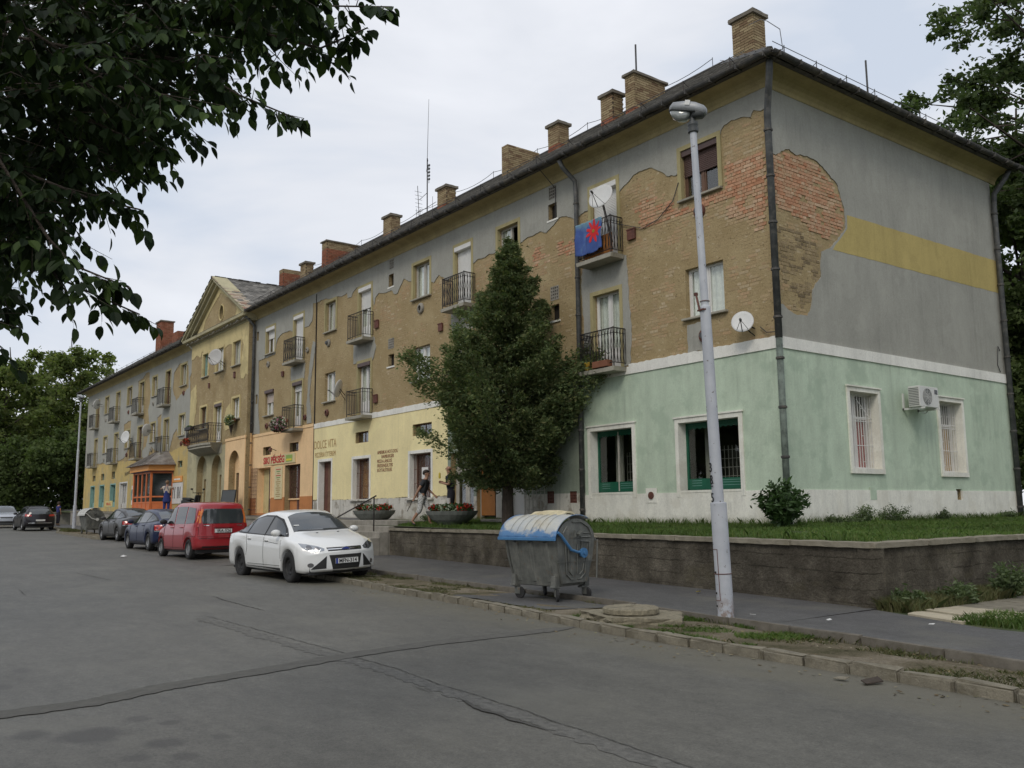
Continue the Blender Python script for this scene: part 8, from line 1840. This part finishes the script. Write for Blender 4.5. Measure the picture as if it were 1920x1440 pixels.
MASS = [(4.98,-14.46,3.03),(5.94,-14.42,3.52),(5.4,-14.7,4.66),(5.28,-14.8,3.76),(7.51,-13.75,3.94),(6.25,-14.28,4.0),(6.07,-14.85,3.89),(6.7,-14.18,3.81),(6.3,-14.54,3.43),(5.43,-14.73,2.91),(5.27,-13.48,4.77),(6.82,-13.54,4.18),(4.93,-14.14,3.71),(6.87,-14.08,4.13),(5.3,-14.47,3.61),(5.29,-13.93,3.83),(6.05,-13.95,3.81),(5.64,-14.83,4.46),(6.12,-14.24,4.17),(4.8,-14.28,3.91),(4.78,-14.19,3.85),(4.84,-14.71,3.17),(5.39,-14.66,2.86),(5.83,-14.5,3.52),(5.89,-14.24,3.9),(6.83,-14.29,4.09),(4.93,-14.41,3.66),(7.13,-14.89,3.73),(6.05,-14.67,3.18),(5.94,-14.78,4.1),(5.49,-14.54,4.13),(6.1,-14.1,3.9),(5.99,-14.83,3.61),(5.24,-14.49,4.64),(5.94,-13.97,4.25),(7.47,-13.88,3.92),(6.43,-14.65,2.9),(5.19,-13.69,4.65),(5.95,-14.46,3.2),(5.84,-13.79,4.1),(4.87,-14.68,4.29),(7.11,-14.4,3.52),(5.98,-13.17,4.92),(6.36,-14.06,3.7),(5.85,-14.48,3.18),(5.74,-14.55,4.39),(6.22,-14.4,3.42),(6.32,-14.89,3.81),(5.7,-14.25,4.26),(7.07,-13.89,4.01),(5.22,-14.15,4.32),(6.41,-13.32,4.42),(7.0,-14.85,3.78),(6.44,-14.29,3.24),(5.07,-14.66,4.29),(5.47,-13.95,4.31),(6.24,-13.39,4.76),(5.22,-14.67,4.57),(4.87,-14.72,4.42),(6.87,-14.35,3.88),(6.58,-14.52,2.84),(6.06,-14.4,3.97),(6.72,-14.76,2.91),(5.98,-14.78,2.51),(5.32,-14.25,4.79),(5.71,-14.68,4.12),(6.22,-14.46,3.33),(6.58,-14.58,4.01),(6.36,-14.42,3.7),(5.86,-14.34,3.91),(6.71,-14.61,4.05),(6.69,-14.81,3.07),(6.15,-14.74,3.11),(6.47,-13.39,4.33),(5.61,-13.23,4.98),(4.52,-14.33,3.33),(4.82,-14.54,3.83),(4.98,-14.74,4.18),(6.45,-13.75,4.17),(5.28,-14.48,3.25),(5.18,-14.36,4.82),(6.33,-14.15,3.65),(5.88,-14.46,4.52),(6.65,-14.84,3.41),(5.23,-14.59,4.26),(5.71,-14.12,3.88),(6.12,-14.54,4.4),(6.3,-13.61,4.15),(6.32,-14.12,4.01),(7.24,-14.09,3.92),(4.76,-14.39,3.29),(6.74,-14.06,3.93),(5.19,-14.36,3.63),(5.15,-14.67,3.32),(6.59,-14.38,3.27),(5.52,-13.36,5.07),(6.72,-14.7,3.47),(5.92,-14.64,3.27),(6.46,-14.74,3.62),(7.1,-13.87,4.15),(6.02,-14.14,4.57),(5.86,-14.52,3.96),(6.33,-14.45,3.21),(5.48,-14.33,4.57),(5.53,-14.58,3.1),(6.16,-14.36,3.45),(6.46,-14.08,4.41),(6.27,-14.15,3.86),(7.14,-14.47,3.57),(4.91,-14.19,3.68),(5.83,-14.35,4.27),(7.11,-14.22,3.4),(6.14,-14.22,3.64),(6.61,-13.95,3.69),(5.55,-13.8,4.62),(6.94,-14.24,3.27),(5.66,-14.06,4.02),(4.74,-14.71,3.84),(5.19,-14.43,4.45),(5.45,-14.36,4.65),(6.02,-13.94,3.88),(6.05,-13.52,4.45),(6.36,-14.46,3.16),(5.63,-13.78,4.54),(5.25,-14.69,2.83),(5.32,-14.2,3.93),(6.13,-13.43,4.39),(6.61,-14.52,3.21),(5.97,-14.6,3.04),(6.35,-14.44,4.12),(6.88,-14.24,3.95),(4.81,-14.64,3.62),(5.73,-14.51,4.55),(5.42,-13.58,4.28),(6.58,-14.72,2.89),(6.16,-14.2,3.5),(5.29,-14.52,4.32),(6.06,-14.49,3.03),(5.75,-14.28,3.86),(5.63,-14.85,4.24),(6.65,-14.84,3.37),(7.44,-13.71,3.98),(6.98,-13.65,4.22),(7.06,-14.83,3.67),(7.12,-14.05,3.64),(5.66,-14.18,3.44),(6.59,-14.12,4.21),(5.32,-14.03,4.54),(5.38,-14.76,4.51),(4.98,-13.8,4.32),(5.86,-14.78,3.39),(5.39,-14.59,3.89),(6.55,-13.39,4.57),(6.55,-14.74,2.71),(5.31,-14.75,3.9),(5.5,-14.28,4.53),(6.45,-14.43,3.47),(6.44,-13.99,3.78),(5.99,-13.83,4.51),(6.36,-14.46,4.01),(6.58,-14.11,4.14),(5.71,-13.78,4.81),(6.59,-13.86,3.79),(5.45,-14.17,4.14),(6.9,-14.49,3.46),(6.39,-13.5,4.37),(4.87,-13.92,4.09),(6.93,-14.18,3.82),(5.94,-14.82,4.2),(6.61,-14.55,3.95)]
# ---------------------------------------------------------------- foliage
def leaf_cloud(C_, size, rg, up=.0, elong=1.0, width=.55, fold=False):
    """C_ (n,3) leaf centres -> diamond leaves"""
    n = len(C_); a = rg.normal(size=(n, 3)); a[:, 2] = a[:, 2]*.7+up; a /= np.linalg.norm(a, axis=1)[:, None]
    b_ = np.cross(a, rg.normal(size=(n, 3))); b_ /= np.linalg.norm(b_, axis=1)[:, None]; s_ = size*(.6+.8*rg.random((n, 1)))
    V = np.stack([C_-a*s_*elong, C_+b_*s_*width, C_+a*s_*elong, C_-b_*s_*width], 1).reshape(-1, 3); return V, np.arange(4*n).reshape(-1, 4)
def put_cloud(name, C_, size, mat, parent, rg, kind='stuff', **k):
    V, F = leaf_cloud(np.asarray(C_), size, rg, **k); me = fast_mesh(name, V, F, 4); me.materials.append(M[mat]); o = bpy.data.objects.new(name, me); COL.objects.link(o)
    if parent: o.parent = parent
    return tag(o, kind=kind)
def tree(name, loc, H, R_, cb, label, n_limb=26, nleaf=9000, ls=.16, mat='maple', seed=1, prof=None, tr=.22, sub=6, spread=.5, group='trees around the block', rise=.45, cat='tree'):
    rg = np.random.default_rng(seed); t = empty(name, loc, 0, label, cat, group); tb = MB()
    tp = [(rg.normal()*.012*H*i/6, rg.normal()*.012*H*i/6, H*.86*i/6-(.3 if i == 0 else 0)) for i in range(7)]; tb.tube(tp, [tr*(1-.88*i/6) for i in range(7)], 9)
    lb = MB(); cen = []
    prof = prof or (lambda q: math.sin(PI*min(1, max(0, q))**.8)**.6)
    def tpos(z):
        q = min(max(z/(H*.86)*6, 0), 5.999); i = int(q); f = q-i; return Vector(tp[i])*(1-f)+Vector(tp[i+1])*f
    for i in range(n_limb):
        q = (i+.5)/n_limb; z0 = (cb+(H*.90-cb)*q**.9)*.86; p0 = tpos(z0*.93); az = i*2.39996+rg.normal()*.25
        L = R_*prof(q)*(.72+.45*rg.random()); ze = min(z0+L*rise*(1.3-q*.4)+rg.normal()*.3, H*.98); dirh = Vector((math.cos(az), math.sin(az), 0))
        p1 = p0+dirh*L; p1.z = ze; pm = (p0+p1)/2+Vector((rg.normal()*.1*L, rg.normal()*.1*L, .10*L))
        r0 = tr*.38*(1-.6*q); lb.tube([p0, pm, p1], [r0, r0*.55, r0*.12], 5, False)
        for k in range(sub):
            f = .30+.70*(k+rg.random()*.8)/sub; a = (p0*(1-f)**2+pm*2*f*(1-f)+p1*f*f); d2 = Vector((rg.normal(), rg.normal(), rg.normal()*.5+.15)).normalized(); l2 = L*.33*(1.1-f*.5)*(.6+.8*rg.random()); e_ = a+d2*l2
            lb.tube([a, e_], [r0*.3, r0*.06], 4, False)
            for w in range(4): g = .35+.65*w/3; cen.append((*(a*(1-g)+e_*g), spread*(.55+.5*rg.random())))
        cen.append((*p1, spread*.7))
    cen = np.array(cen); tb.build('trunk', M['bark'], t); tag(lb.build('limbs', M['bark'], t), kind='thing')
    idx = rg.integers(0, len(cen), nleaf); off = rg.normal(size=(nleaf, 3))*.5; C_ = cen[idx, :3]+off*cen[idx, 3:4]*np.array([1, 1, .75])
    put_cloud('crown', C_, ls, mat, t, rg, up=-.25); return t

# conifer on the terrace
def conifer():
    rg = np.random.default_rng(21); t = empty('conifer_tree', (-7.4,-1.45,1.05), 0, 'dark bushy conifer with a ragged pointed top in front of the facade', 'tree'); H = 7.45
    MB().tube([(0,0,-.3),(0,0,.6),(.03,.0,1.5),(.05,.03,3),(.12,.0,5),(.30,.0,7.0),(.33,0,7.3)], [.17,.145,.13,.10,.06,.02,.008], 10).build('trunk', M['bark'], t)
    zz = [1.15,1.5,2.0,2.7,3.3,3.8,4.4,4.9,5.4,5.9,6.5,7.0,7.4]; rr_ = [.7,1.15,1.65,2.05,2.15,1.9,1.5,1.25,1.0,.78,.5,.28,.08]
    lb = MB(); C_ = []; D_ = []; nb = 330
    for i in range(nb):
        q = (i+.5)/nb; z = 1.38+6.0*q**1.12; r_ = float(np.interp(z, zz, rr_))*(.58+.62*rg.random()); az = i*2.39996+rg.normal()*.3
        r_ *= 1-.16*max(0, math.cos(az-.4))
        r_ *= 1+.24*math.sin(az*3+z*1.7)+.18*math.sin(az*5-z*2.3)
        z0 = z-r_*.30-.1; tp_ = Vector((.05+.03*z, 0, max(.95, z0))); dh = Vector((math.cos(az), math.sin(az), 0)); e_ = tp_+dh*r_; e_.z = z+.12*rg.normal()+(.18*r_ if z > 2 else -.05); mid_ = tp_*.5+e_*.5; mid_.z -= .10*r_
        lb.tube([tp_, mid_, e_], [.018,.012,.004], 4, False); 
        n = int(130+230*r_)
        for k in range(n):
            f = .30+.72*rg.random()**.6; p = tp_*(1-f)**2+mid_*2*f*(1-f)+e_*f*f; sp_ = (.04+.13*math.sin(PI*min(1, f*.92)))*(.6+.3*r_)
            C_.append((p.x+rg.normal()*sp_, p.y+rg.normal()*sp_, p.z+rg.normal()*sp_*.62-.04)); D_.append((dh.x+rg.normal()*.5, dh.y+rg.normal()*.5, .15+rg.normal()*.55))
    tag(lb.build('branches', M['bark'], t), kind='thing'); C_ = np.array(C_); D_ = np.array(D_); lim = 1.33; C_[:, 1] = np.where(C_[:, 1] > lim, 2*lim-C_[:, 1]-.1, C_[:, 1])
    D_ /= np.linalg.norm(D_, axis=1)[:, None]; n = len(C_); b_ = np.cross(D_, rg.normal(size=(n, 3))); b_ /= np.linalg.norm(b_, axis=1)[:, None]; L = .047*(.6+.9*rg.random((n, 1))); w = L*.30
    # each spray: three narrow fans
    V = np.stack([C_-D_*L, C_-D_*L*.1+b_*w*1.2, C_+D_*L, C_-D_*L*.1-b_*w*1.2, C_-D_*L*.5, C_+D_*L*.35+b_*L*.75, C_+D_*L*.1+b_*L*.95, C_-D_*L*.1+b_*L*.5], 1).reshape(-1, 3)
    i0 = np.arange(n)*8; F = np.concatenate([np.stack([i0, i0+1, i0+2, i0+3], 1), np.stack([i0+4, i0+5, i0+6, i0+7], 1)])
    me = fast_mesh('sprays', V, F, 4); me.materials.append(M['thuja']); o = bpy.data.objects.new('foliage', me); COL.objects.link(o); o.parent = t; tag(o, kind='stuff')
conifer()

# broadleaf trees to the right and behind the building
tree('maple_tree', (.6,18,1.0), 25, 6.3, 4, 'tall broadleaf tree rising behind the right end of the building', 44, 62000, .10, 'maple', 3, tr=.34, spread=.40, sub=8)
tree('maple_tree', (-5.9,14.5,1.0), 17.9, 2.4, 5, 'light green treetop showing just above the end roof edge', 22, 12000, .10, 'maple', 5, tr=.2, spread=.42, prof=lambda q: 1-.45*q, rise=.9)
tree('maple_tree', (-3.9,14.2,1.0), 16.6, 2.4, 6, 'leafy shoots peeping over the roof edge left of the tall tree', 14, 5000, .10, 'maple', 6, tr=.15, spread=.35, prof=lambda q: 1-.4*q, rise=1.1)
tree('broadleaf_tree', (-4.2,21.5,1.0), 19, 5.5, .5, 'dense dark tree filling the right edge beyond the downpipe', 40, 52000, .13, 'bgleaf2', 8, tr=.3, spread=.6, sub=9)
tree('broadleaf_tree', (-.6,14.6,1.0), 9, 2.6, .2, 'leafy tree beside the far corner of the end wall', 34, 26000, .09, 'bgleaf2', 10, tr=.14, spread=.42, sub=8, prof=lambda q: 1-.3*q)
tree('broadleaf_tree', (3.8,20,1.0), 15, 5.0, .5, 'dark tree right of the tall one, beyond the photo edge', 30, 20000, .14, 'bgleaf2', 9, tr=.3, spread=.65, sub=8)
for i, (x, y, H, lab) in enumerate([(-30,-27,13,'street tree opposite the red hatchback'),(-19,-25,14,'street tree opposite the steps'),(-9,-26,12,'street tree opposite the conifer'),(0,-25.5,14,'street tree opposite the corner'),(-24,-24,13,'unseen tree added to darken the shop-window reflection'),(24,-6,12,'tree at the side of the yard right of the camera'),(20,6,13,'tree in the yard beside the end wall'),(-42,-26,13,'street tree opposite the orange porch')]):  # the unseen fifth tree is added to close a sky gap in window reflections
    tree('broadleaf_tree', (x, y, .1), H, 5.0, 1.5, lab+', outside the photo', 26, 7000, .30, 'bgleaf2', 80+i, tr=.25, spread=.75, sub=6, group='street trees across the road')

# the wood beyond the far end of the building, tree by tree
for i, (x, y, H, R_, m_, ls, lab) in enumerate([
  (-86,3,21.5,6.0,'bgleaf',.20,'tallest rounded tree beyond the far end of the building'),(-80,-3.2,18.6,4.5,'bgleaf',.19,'bushy tree at the left edge beyond the parked cars'),(-98,-9,22,6,'bgleaf',.22,'pale green tree at the far left edge'),
  (-73,1.2,9.5,4.2,'bgleaf2',.16,'low dark tree close behind the distant pedestrian'),(-76,5.8,16,4.0,'bgleaf',.18,'tree right behind the far end wall of the building'),(-82,9.5,17.0,5.5,'bgleaf',.19,'tree peeping over the roof at the far end of the building'),
  (-92,-2,13,5.5,'bgleaf2',.2,'dark tree deep in the wood at the left'),(-72,-2.6,7.5,3.2,'bgleaf2',.15,'small dark tree above the black hatchback'),(-78,-8.5,12,5,'bgleaf2',.18,'dark tree above the silver car'),(-100,6,15,7,'bgleaf2',.22,'dark tree at the back of the wood')]):
    tree('broadleaf_tree', (x, y, .5), H, R_, H*.12, lab, 30, 17000, ls, m_, 40+i, tr=.3, spread=.75, sub=8, group='trees beyond the far end of the street', rise=.5)
rg = np.random.default_rng(5)
C_ = np.column_stack([rg.uniform(-76,-71,26000), rg.uniform(-16,9,26000), .5+2.7*rg.random(26000)**1.3*(1+.35*np.sin(rg.uniform(0,6,26000)))])
hg = put_cloud('hedge', C_, .14, 'bgleaf2', None, rg); tag(hg, 'dark undergrowth along the foot of the wood', 'undergrowth')
fw = empty('garden_wall', (-69.5, -6, .55), 0, 'low grey garden wall at the far end of the street', 'wall'); MB().box(-.12,.12,-10,9,0,1.05).build('wall_face', M['concrete'], fw); MB().box(-.16,.16,-10,9,1.05,1.13).build('coping', M['coping'], fw)

# bush at the corner, weeds along the end wall
def bush(loc, r, h, label, seed, n=26, mat='bush', cat='bush', ls=.035, grp=None, fr=True):
    rg = np.random.default_rng(seed); t = empty('bush' if cat == 'bush' else 'weed', loc, 0, label, cat, grp); sb = MB(); C_ = []
    for i in range(n):
        a = rg.uniform(0, 2*PI); rr_ = r*rg.random()**.5; e_ = Vector((math.cos(a)*rr_, math.sin(a)*rr_, h*(1-.45*(rr_/r)**2)*(.7+.35*rg.random()))); m_ = Vector((e_.x*.35, e_.y*.35, e_.z*.6)); sb.tube([(e_.x*.12, e_.y*.12, 0), m_, e_], [.007,.005,.002], 4, False)
        for k in range(40):
            f = .2+.8*rg.random(); p = m_*(2*f*(1-f))+e_*(f*f)+Vector((e_.x*.12, e_.y*.12, 0))*(1-f)**2; C_.append((p.x+rg.normal()*.05*r/.5, p.y+rg.normal()*.05*r/.5, max(.01, p.z+rg.normal()*.04)))
    tag(sb.build('stems', M['bush'], t), kind='thing'); C_ = np.array(C_); 
    if loc[0] > 0 and loc[1] > 1: C_[:, 0] = np.maximum(C_[:, 0], .075-loc[0])
    put_cloud('leaves', C_, ls, mat, t, rg, elong=1.3, width=.45)
bush((.42,-.72,1.12), .52, .92, 'leafy green bush growing at the corner of the building by the downpipe', 1, 60, ls=.05)
for i, (y, r_, h, lab) in enumerate([(2.25,.28,.42,'wiry weeds at the foot of the end wall below the first barred window'),(3.35,.48,.45,'widest clump of weeds against the end wall under the air conditioner'),(5.4,.22,.30,'small weed at the end wall below the second barred window'),(8.6,.3,.25,'low weeds by the far downpipe of the end wall'),(1.05,.2,.22,'little weed right of the corner bush'),(1.75,.25,.14,'flat weeds in front of the end wall plinth')]):
    bush((.32,y,1.10), r_, h, lab, 20+i, 24, 'weed', 'weeds', .022, 'weeds along the end wall')
for i, (x, y, r_, h, lab) in enumerate([(4.75,-1.3,.35,.55,'broad-leaved weeds at the foot of the return wall, rightmost'),(4.62,-2.6,.28,.30,'grassy weeds by the pale path slabs'),(4.5,-3.6,.26,.24,'low weeds at the corner of the retaining wall')]):
    bush((x, y, .12), r_, h, lab, 50+i, 30, 'weed', 'weeds', .03, 'weeds at the return wall')
bush((-12.6,-.5,1.05), .42, .45, 'small leafy weed behind the walking man', 70, 24, 'weed', 'weeds', .03)

# grass
def blades(name, XY, z, h, mat, rg, w=.006, lean_=.5, parent=None):
    n = len(XY); base = np.column_stack([XY, z]); a = rg.uniform(0, 2*PI, n); d = np.column_stack([np.cos(a), np.sin(a), np.zeros(n)]); hh = h*(.4+1.0*rg.random(n)); ln = rg.normal(size=(n, 2))*lean_*hh[:, None]
    tip = base+np.column_stack([ln, hh]); mid_ = base+np.column_stack([ln*.25, hh*.6]); w_ = (w*(.7+.6*rg.random(n)))[:, None]
    V = np.stack([base-d*w_, base+d*w_, mid_+d*w_*.7, tip, mid_-d*w_*.7], 1).reshape(-1, 3); i0 = np.arange(n)*5; F = np.stack([i0, i0+1, i0+2, i0+3, i0+4], 1)
    me = fast_mesh(name, V, F, 5); me.materials.append(M[mat]); o = bpy.data.objects.new(name, me); COL.objects.link(o)
    if parent: o.parent = parent
    return o
rg = np.random.default_rng(9)
def scatter(n, x0, x1, ya, yb, keep=None):
    x = rg.uniform(x0, x1, n); a = np.array([ya(q) for q in x]); b_ = np.array([yb(q) for q in x]); y = a+(b_-a)*rg.random(n); 
    if keep is not None: k = np.array([keep(p, q) for p, q in zip(x, y)]); x, y = x[k], y[k]
    return np.column_stack([x, y])
zt = lambda XY: np.array([ZG(x, y)-.004 for x, y in XY])
def nz(x, y, f=1.0, o=0.0): return mnoise.noise(Vector((x*f, y*f, o)))
XY = scatter(85000, -12.6, 4.0, lambda x: WALL(x)+.26, lambda x: -.06 if x < 0 else 2.6, lambda x, y: nz(x, y, 1.5, 5) > -.38)
g = blades('lawn_grass', XY, zt(XY), .055, 'grass', rg); tag(g, 'green grass growing on the terrace', 'grass', kind='stuff')
XY = scatter(45000, .08, 3.95, lambda x: 2.6, lambda x: 13.5)
g = blades('lawn_grass', XY, zt(XY), .06, 'grass', rg); tag(g, 'green grass growing on the terrace', 'grass', kind='stuff')
XY = np.concatenate([scatter(2600, -12.4, -.1, lambda x: -.22, lambda x: -.07), np.column_stack([rg.uniform(.07,.25,2200), rg.uniform(0,9.8,2200)]), scatter(1200, -12, 4, lambda x: WALL(x)+.24, lambda x: WALL(x)+.34)])
g = blades('tall_grass', XY, zt(XY), .14, 'grass', rg, .005, .4); tag(g, 'taller grass tufts along the wall foot', 'grass', kind='stuff')
vz = lambda XY: np.array([zr(x)+.062-.026*min(1, max(0, (y-KERB(x))/(EDGE(x)-KERB(x)))) for x, y in XY])
XY = scatter(52000, -12.4, 10, lambda x: KERB(x)+.12, lambda x: EDGE(x)-.04, lambda x, y: nz(x, y, .9, 4)+.35*nz(x, y, 4, 1) > .05 and not (-1.9 < x < 1.3 and y > -6.95) and (x-2.7)**2+(y+7)**2 > .55)
g = blades('verge_grass', XY, vz(XY), .038, 'drygrass', rg, .005, .7); tag(g, 'patchy short grass on the verge between kerb and footway', 'grass', kind='stuff')
XY = scatter(20000, 1.5, 5.0, lambda x: KERB(x)+.12, lambda x: EDGE(x)-.04, lambda x, y: nz(x, y, 1.6, 8) > -.10 and (x-2.55)**2+(y+6.95)**2 > .5)
g = blades('verge_grass', XY, vz(XY), .05, 'grass', rg, .005, .6); tag(g, 'greener grass around the lamp post and manhole', 'grass', kind='stuff')
XY = np.concatenate([scatter(1600, -12, 10, lambda x: EDGE(x)-.07, lambda x: EDGE(x)-.04, lambda x, y: nz(x, y, 1.3, 2) > .05), scatter(900, -12, 10, lambda x: KERB(x)+.13, lambda x: KERB(x)+.17, lambda x, y: nz(x, y, 1.1, 6) > .1)])
g = blades('verge_grass', XY, vz(XY), .06, 'drygrass', rg, .004, .6); tag(g, 'tufts growing along the kerb and edging stones', 'grass', kind='stuff')
XY = np.column_stack([4.24+.55*rg.random(26000)**1.6, rg.uniform(-3.95,3.0,26000)]); XY = XY[np.array([nz(x, y, 1.2, 3) > -.35 for x, y in XY])]
g = blades('rough_grass', XY, np.full(len(XY), .09), .17, 'drygrass', rg, .004, .5); tag(g, 'long dry grass at the foot of the return wall', 'grass', kind='stuff')
XY = scatter(24000, 5.5, 12, lambda x: -4.5-.06*(x-6), lambda x: -3.3); XY2 = np.column_stack([rg.uniform(5.7,14,26000), rg.uniform(-3.4,12,26000)])
XY = np.concatenate([XY, XY2]); g = blades('yard_grass', XY, np.full(len(XY), .09), .09, 'grass', rg, .006, .5); tag(g, 'grass of the yard right of the path slabs', 'grass', kind='stuff')
XY = np.column_stack([rg.uniform(-50,-44,7000), rg.uniform(-4.6,-3.3,7000)]); XY = XY[np.array([KERB(x)+.12 < y < EDGE(x) for x, y in XY])]
g = blades('verge_grass', XY, np.array([zr(x)+.1 for x, y in XY]), .09, 'drygrass', rg, .012, .6); tag(g, 'grass patch around the far lamp post', 'grass', kind='stuff')
# small stones in the gravelly part of the verge
b = MB(); rs = random.Random(12)
for i in range(1500):
    x = rs.uniform(-11, 9.5); k0, k1 = KERB(x)+.14, EDGE(x)-.06; y = rs.uniform(k0, k1)
    if nz(x, y, .9, 4) > .1 or x < 3.6 and rs.random() < .6: continue
    s_ = rs.uniform(.005, .016); z = .055; pts = [(x+s_*rs.uniform(.6,1.2)*math.cos(a), y+s_*rs.uniform(.6,1.2)*math.sin(a), z) for a in (0, 1.5, 3.1, 4.6)]
    b.add(pts+[(x, y, z+s_*.9)], [(0,1,4),(1,2,4),(2,3,4),(3,0,4)])
tag(b.build('gravel', M['aggregate'], None), 'loose pale gravel scattered over the bare verge', 'gravel', kind='stuff')

# fallen leaves and twigs gathered along the kerb and on the verge
n = 900; x = rg.uniform(-11, 11, n); k = rg.random(n) < .45; y = np.array([KERB(q)-.04-abs(rg.normal())*.30 if kk else KERB(q)+.15+rg.random()*(EDGE(q)-KERB(q)-.2) for q, kk in zip(x, k)]); z = np.where(k, .006, .07)+rg.random(n)*.006
a = rg.uniform(0, 6.3, n); L = .012+.022*rg.random(n); dx = np.column_stack([np.cos(a), np.sin(a), rg.normal(size=n)*.15])*L[:, None]; dy = np.column_stack([-np.sin(a), np.cos(a), rg.normal(size=n)*.2])*(L*.5)[:, None]; c0 = np.column_stack([x, y, z])
V = np.stack([c0-dx, c0+dy, c0+dx, c0-dy], 1).reshape(-1, 3); me = fast_mesh('fallen_leaves', V, np.arange(4*n).reshape(-1, 4), 4); M['deadleaf'] = leafmat('fallen_leaf', [(.16,.11,.05), (.22,.17,.08), (.09,.06,.03), (.20,.20,.10), (.30,.26,.18)], 0); me.materials.append(M['deadleaf']); o = bpy.data.objects.new('fallen_leaves', me); COL.objects.link(o); tag(o, 'small dry leaves and grit scattered along the kerb', 'leaves', kind='stuff')

# overhanging branches close to the viewer: a tree on the near side of the street, trunk out of the frame
nt_ = empty('overhanging_tree', (4.6,-18.6,0), 0, 'dark leafy branches hanging into the view at the top left', 'tree'); O = Vector((4.6,-18.6,0))
MB().tube([(0,0,-.3),(.05,.1,1.5),(.2,.4,3.2),(.35,.9,4.6)], [.22,.18,.15,.10], 12).build('trunk', M['bark'], nt_)
bb = MB(); twigs = []; rg2 = random.Random(3)
for k, pts in PATHS.items():
    q = [Vector(p)-O for p in pts]; root = Vector((.2,.4,3.1)) if k in 'EFG' else Vector((.35,.9,4.5)); full_ = [root, (root+q[0])/2+Vector((0,0,.35))]+q
    bb.tube(full_, [.04,.02]+[.009-.007*i/(len(q)) for i in range(len(q))], 6)
    for a, c in zip(q, q[1:]):
        L = (c-a).length; n = max(2, int(L/.06)); last = c is q[-1]
        for i in range(n):
            p = a.lerp(c, i/n); d = (c-a).normalized(); dr = (d*.5+Vector((rg2.uniform(-.9,.9), rg2.uniform(-.9,.9), rg2.uniform(-.8,.45)))).normalized(); twigs.append((p, dr, rg2.uniform(.12,.30)*(1 if not last else 1-.65*i/n)))
        if c is q[-1]: twigs.append((c-(c-a).normalized()*.12, (c-a).normalized(), .12))
for p in MASS:
    p = Vector(p)-O
    for k in range(5): d = Vector((rg2.uniform(-1,1), rg2.uniform(-1,1), rg2.uniform(-.8,.4))).normalized(); twigs.append((p, d, rg2.uniform(.2,.4)))
def leaf_mesh(wd, fold, seed):
    b = MB(); r_ = random.Random(seed); pr = [(0,.0),(.10,.55),(.28,.95),(.45,1.0),(.62,.82),(.80,.45),(1.0,0.0)]
    L, R2, C0 = [], [], []
    for t_, w_ in pr:
        wj = wd*w_*(1+r_.uniform(-.08,.08)); z = -.10*t_*t_; C0.append((t_, 0, z)); L.append((t_, wj, z+fold*wj)); R2.append((t_, -wj, z+fold*wj))
    b.v = C0+L+R2; n = len(pr)
    for i in range(n-1): b.f += [(i, i+1, n+i+1, n+i), (i, 2*n+i, 2*n+i+1, i+1)]
    b.add([(-.35,0,.03),(-.35,.012,.03),(.02,.008,0),(.02,-.008,0)], [(0,1,2,3)])
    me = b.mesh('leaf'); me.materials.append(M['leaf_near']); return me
LM = [leaf_mesh(.27+.03*i, .25+.05*i, i) for i in range(3)]
LVN = [np.array([v.co[:] for v in me.vertices]) for me in LM]; LFN = [[tuple(p.vertices) for p in me.polygons] for me in LM]
leaves = []
for p, d, L in twigs:
    e_ = p+d*L; bb.bar(p, e_, .0028, 4, .0012); n = rg2.choice((7,9,9,11)); sd = d.cross(Vector((0,0,1))); sd = sd.normalized() if sd.length > .1 else Vector((1,0,0))
    for k in range(n):
        f = .08+.92*k/(n-1); sgn = 0 if k == n-1 else (1 if k % 2 else -1); q = p+d*L*f
        ld = (d*.55+sd*sgn*.9+Vector((0,0,-.75))+Vector((rg2.uniform(-.25,.25), rg2.uniform(-.25,.25), rg2.uniform(-.3,.2)))).normalized()
        up_ = Vector((rg2.uniform(-.6,.6), rg2.uniform(-.6,.6), 1)); y_ = up_.cross(ld).normalized(); z_ = ld.cross(y_); s_ = rg2.uniform(.050,.092); leaves.append((q+ld*s_*.3, ld, y_, z_, s_, rg2.randrange(3)))
bb.build('branches', M['bark'], nt_)
lc = camv-O; leaves.sort(key=lambda l: (l[0]-lc).length)
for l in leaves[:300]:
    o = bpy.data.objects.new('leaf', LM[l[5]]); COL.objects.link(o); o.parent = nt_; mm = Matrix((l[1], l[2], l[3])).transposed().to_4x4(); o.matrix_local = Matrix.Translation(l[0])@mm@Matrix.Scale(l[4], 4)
b = MB()
for l in leaves[300:]:
    Mx = np.array([l[1][:], l[2][:], l[3][:]]); V = LVN[l[5]]*l[4]@Mx+np.array(l[0][:]); n0 = len(b.v); b.v.extend(map(tuple, V)); b.f.extend([tuple(n0+i for i in f) for f in LFN[l[5]]])
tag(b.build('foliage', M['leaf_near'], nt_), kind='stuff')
print('leaves', len(leaves), 'tiles', len(tiles), 'bricks', len(red), len(tanb), len(soot))
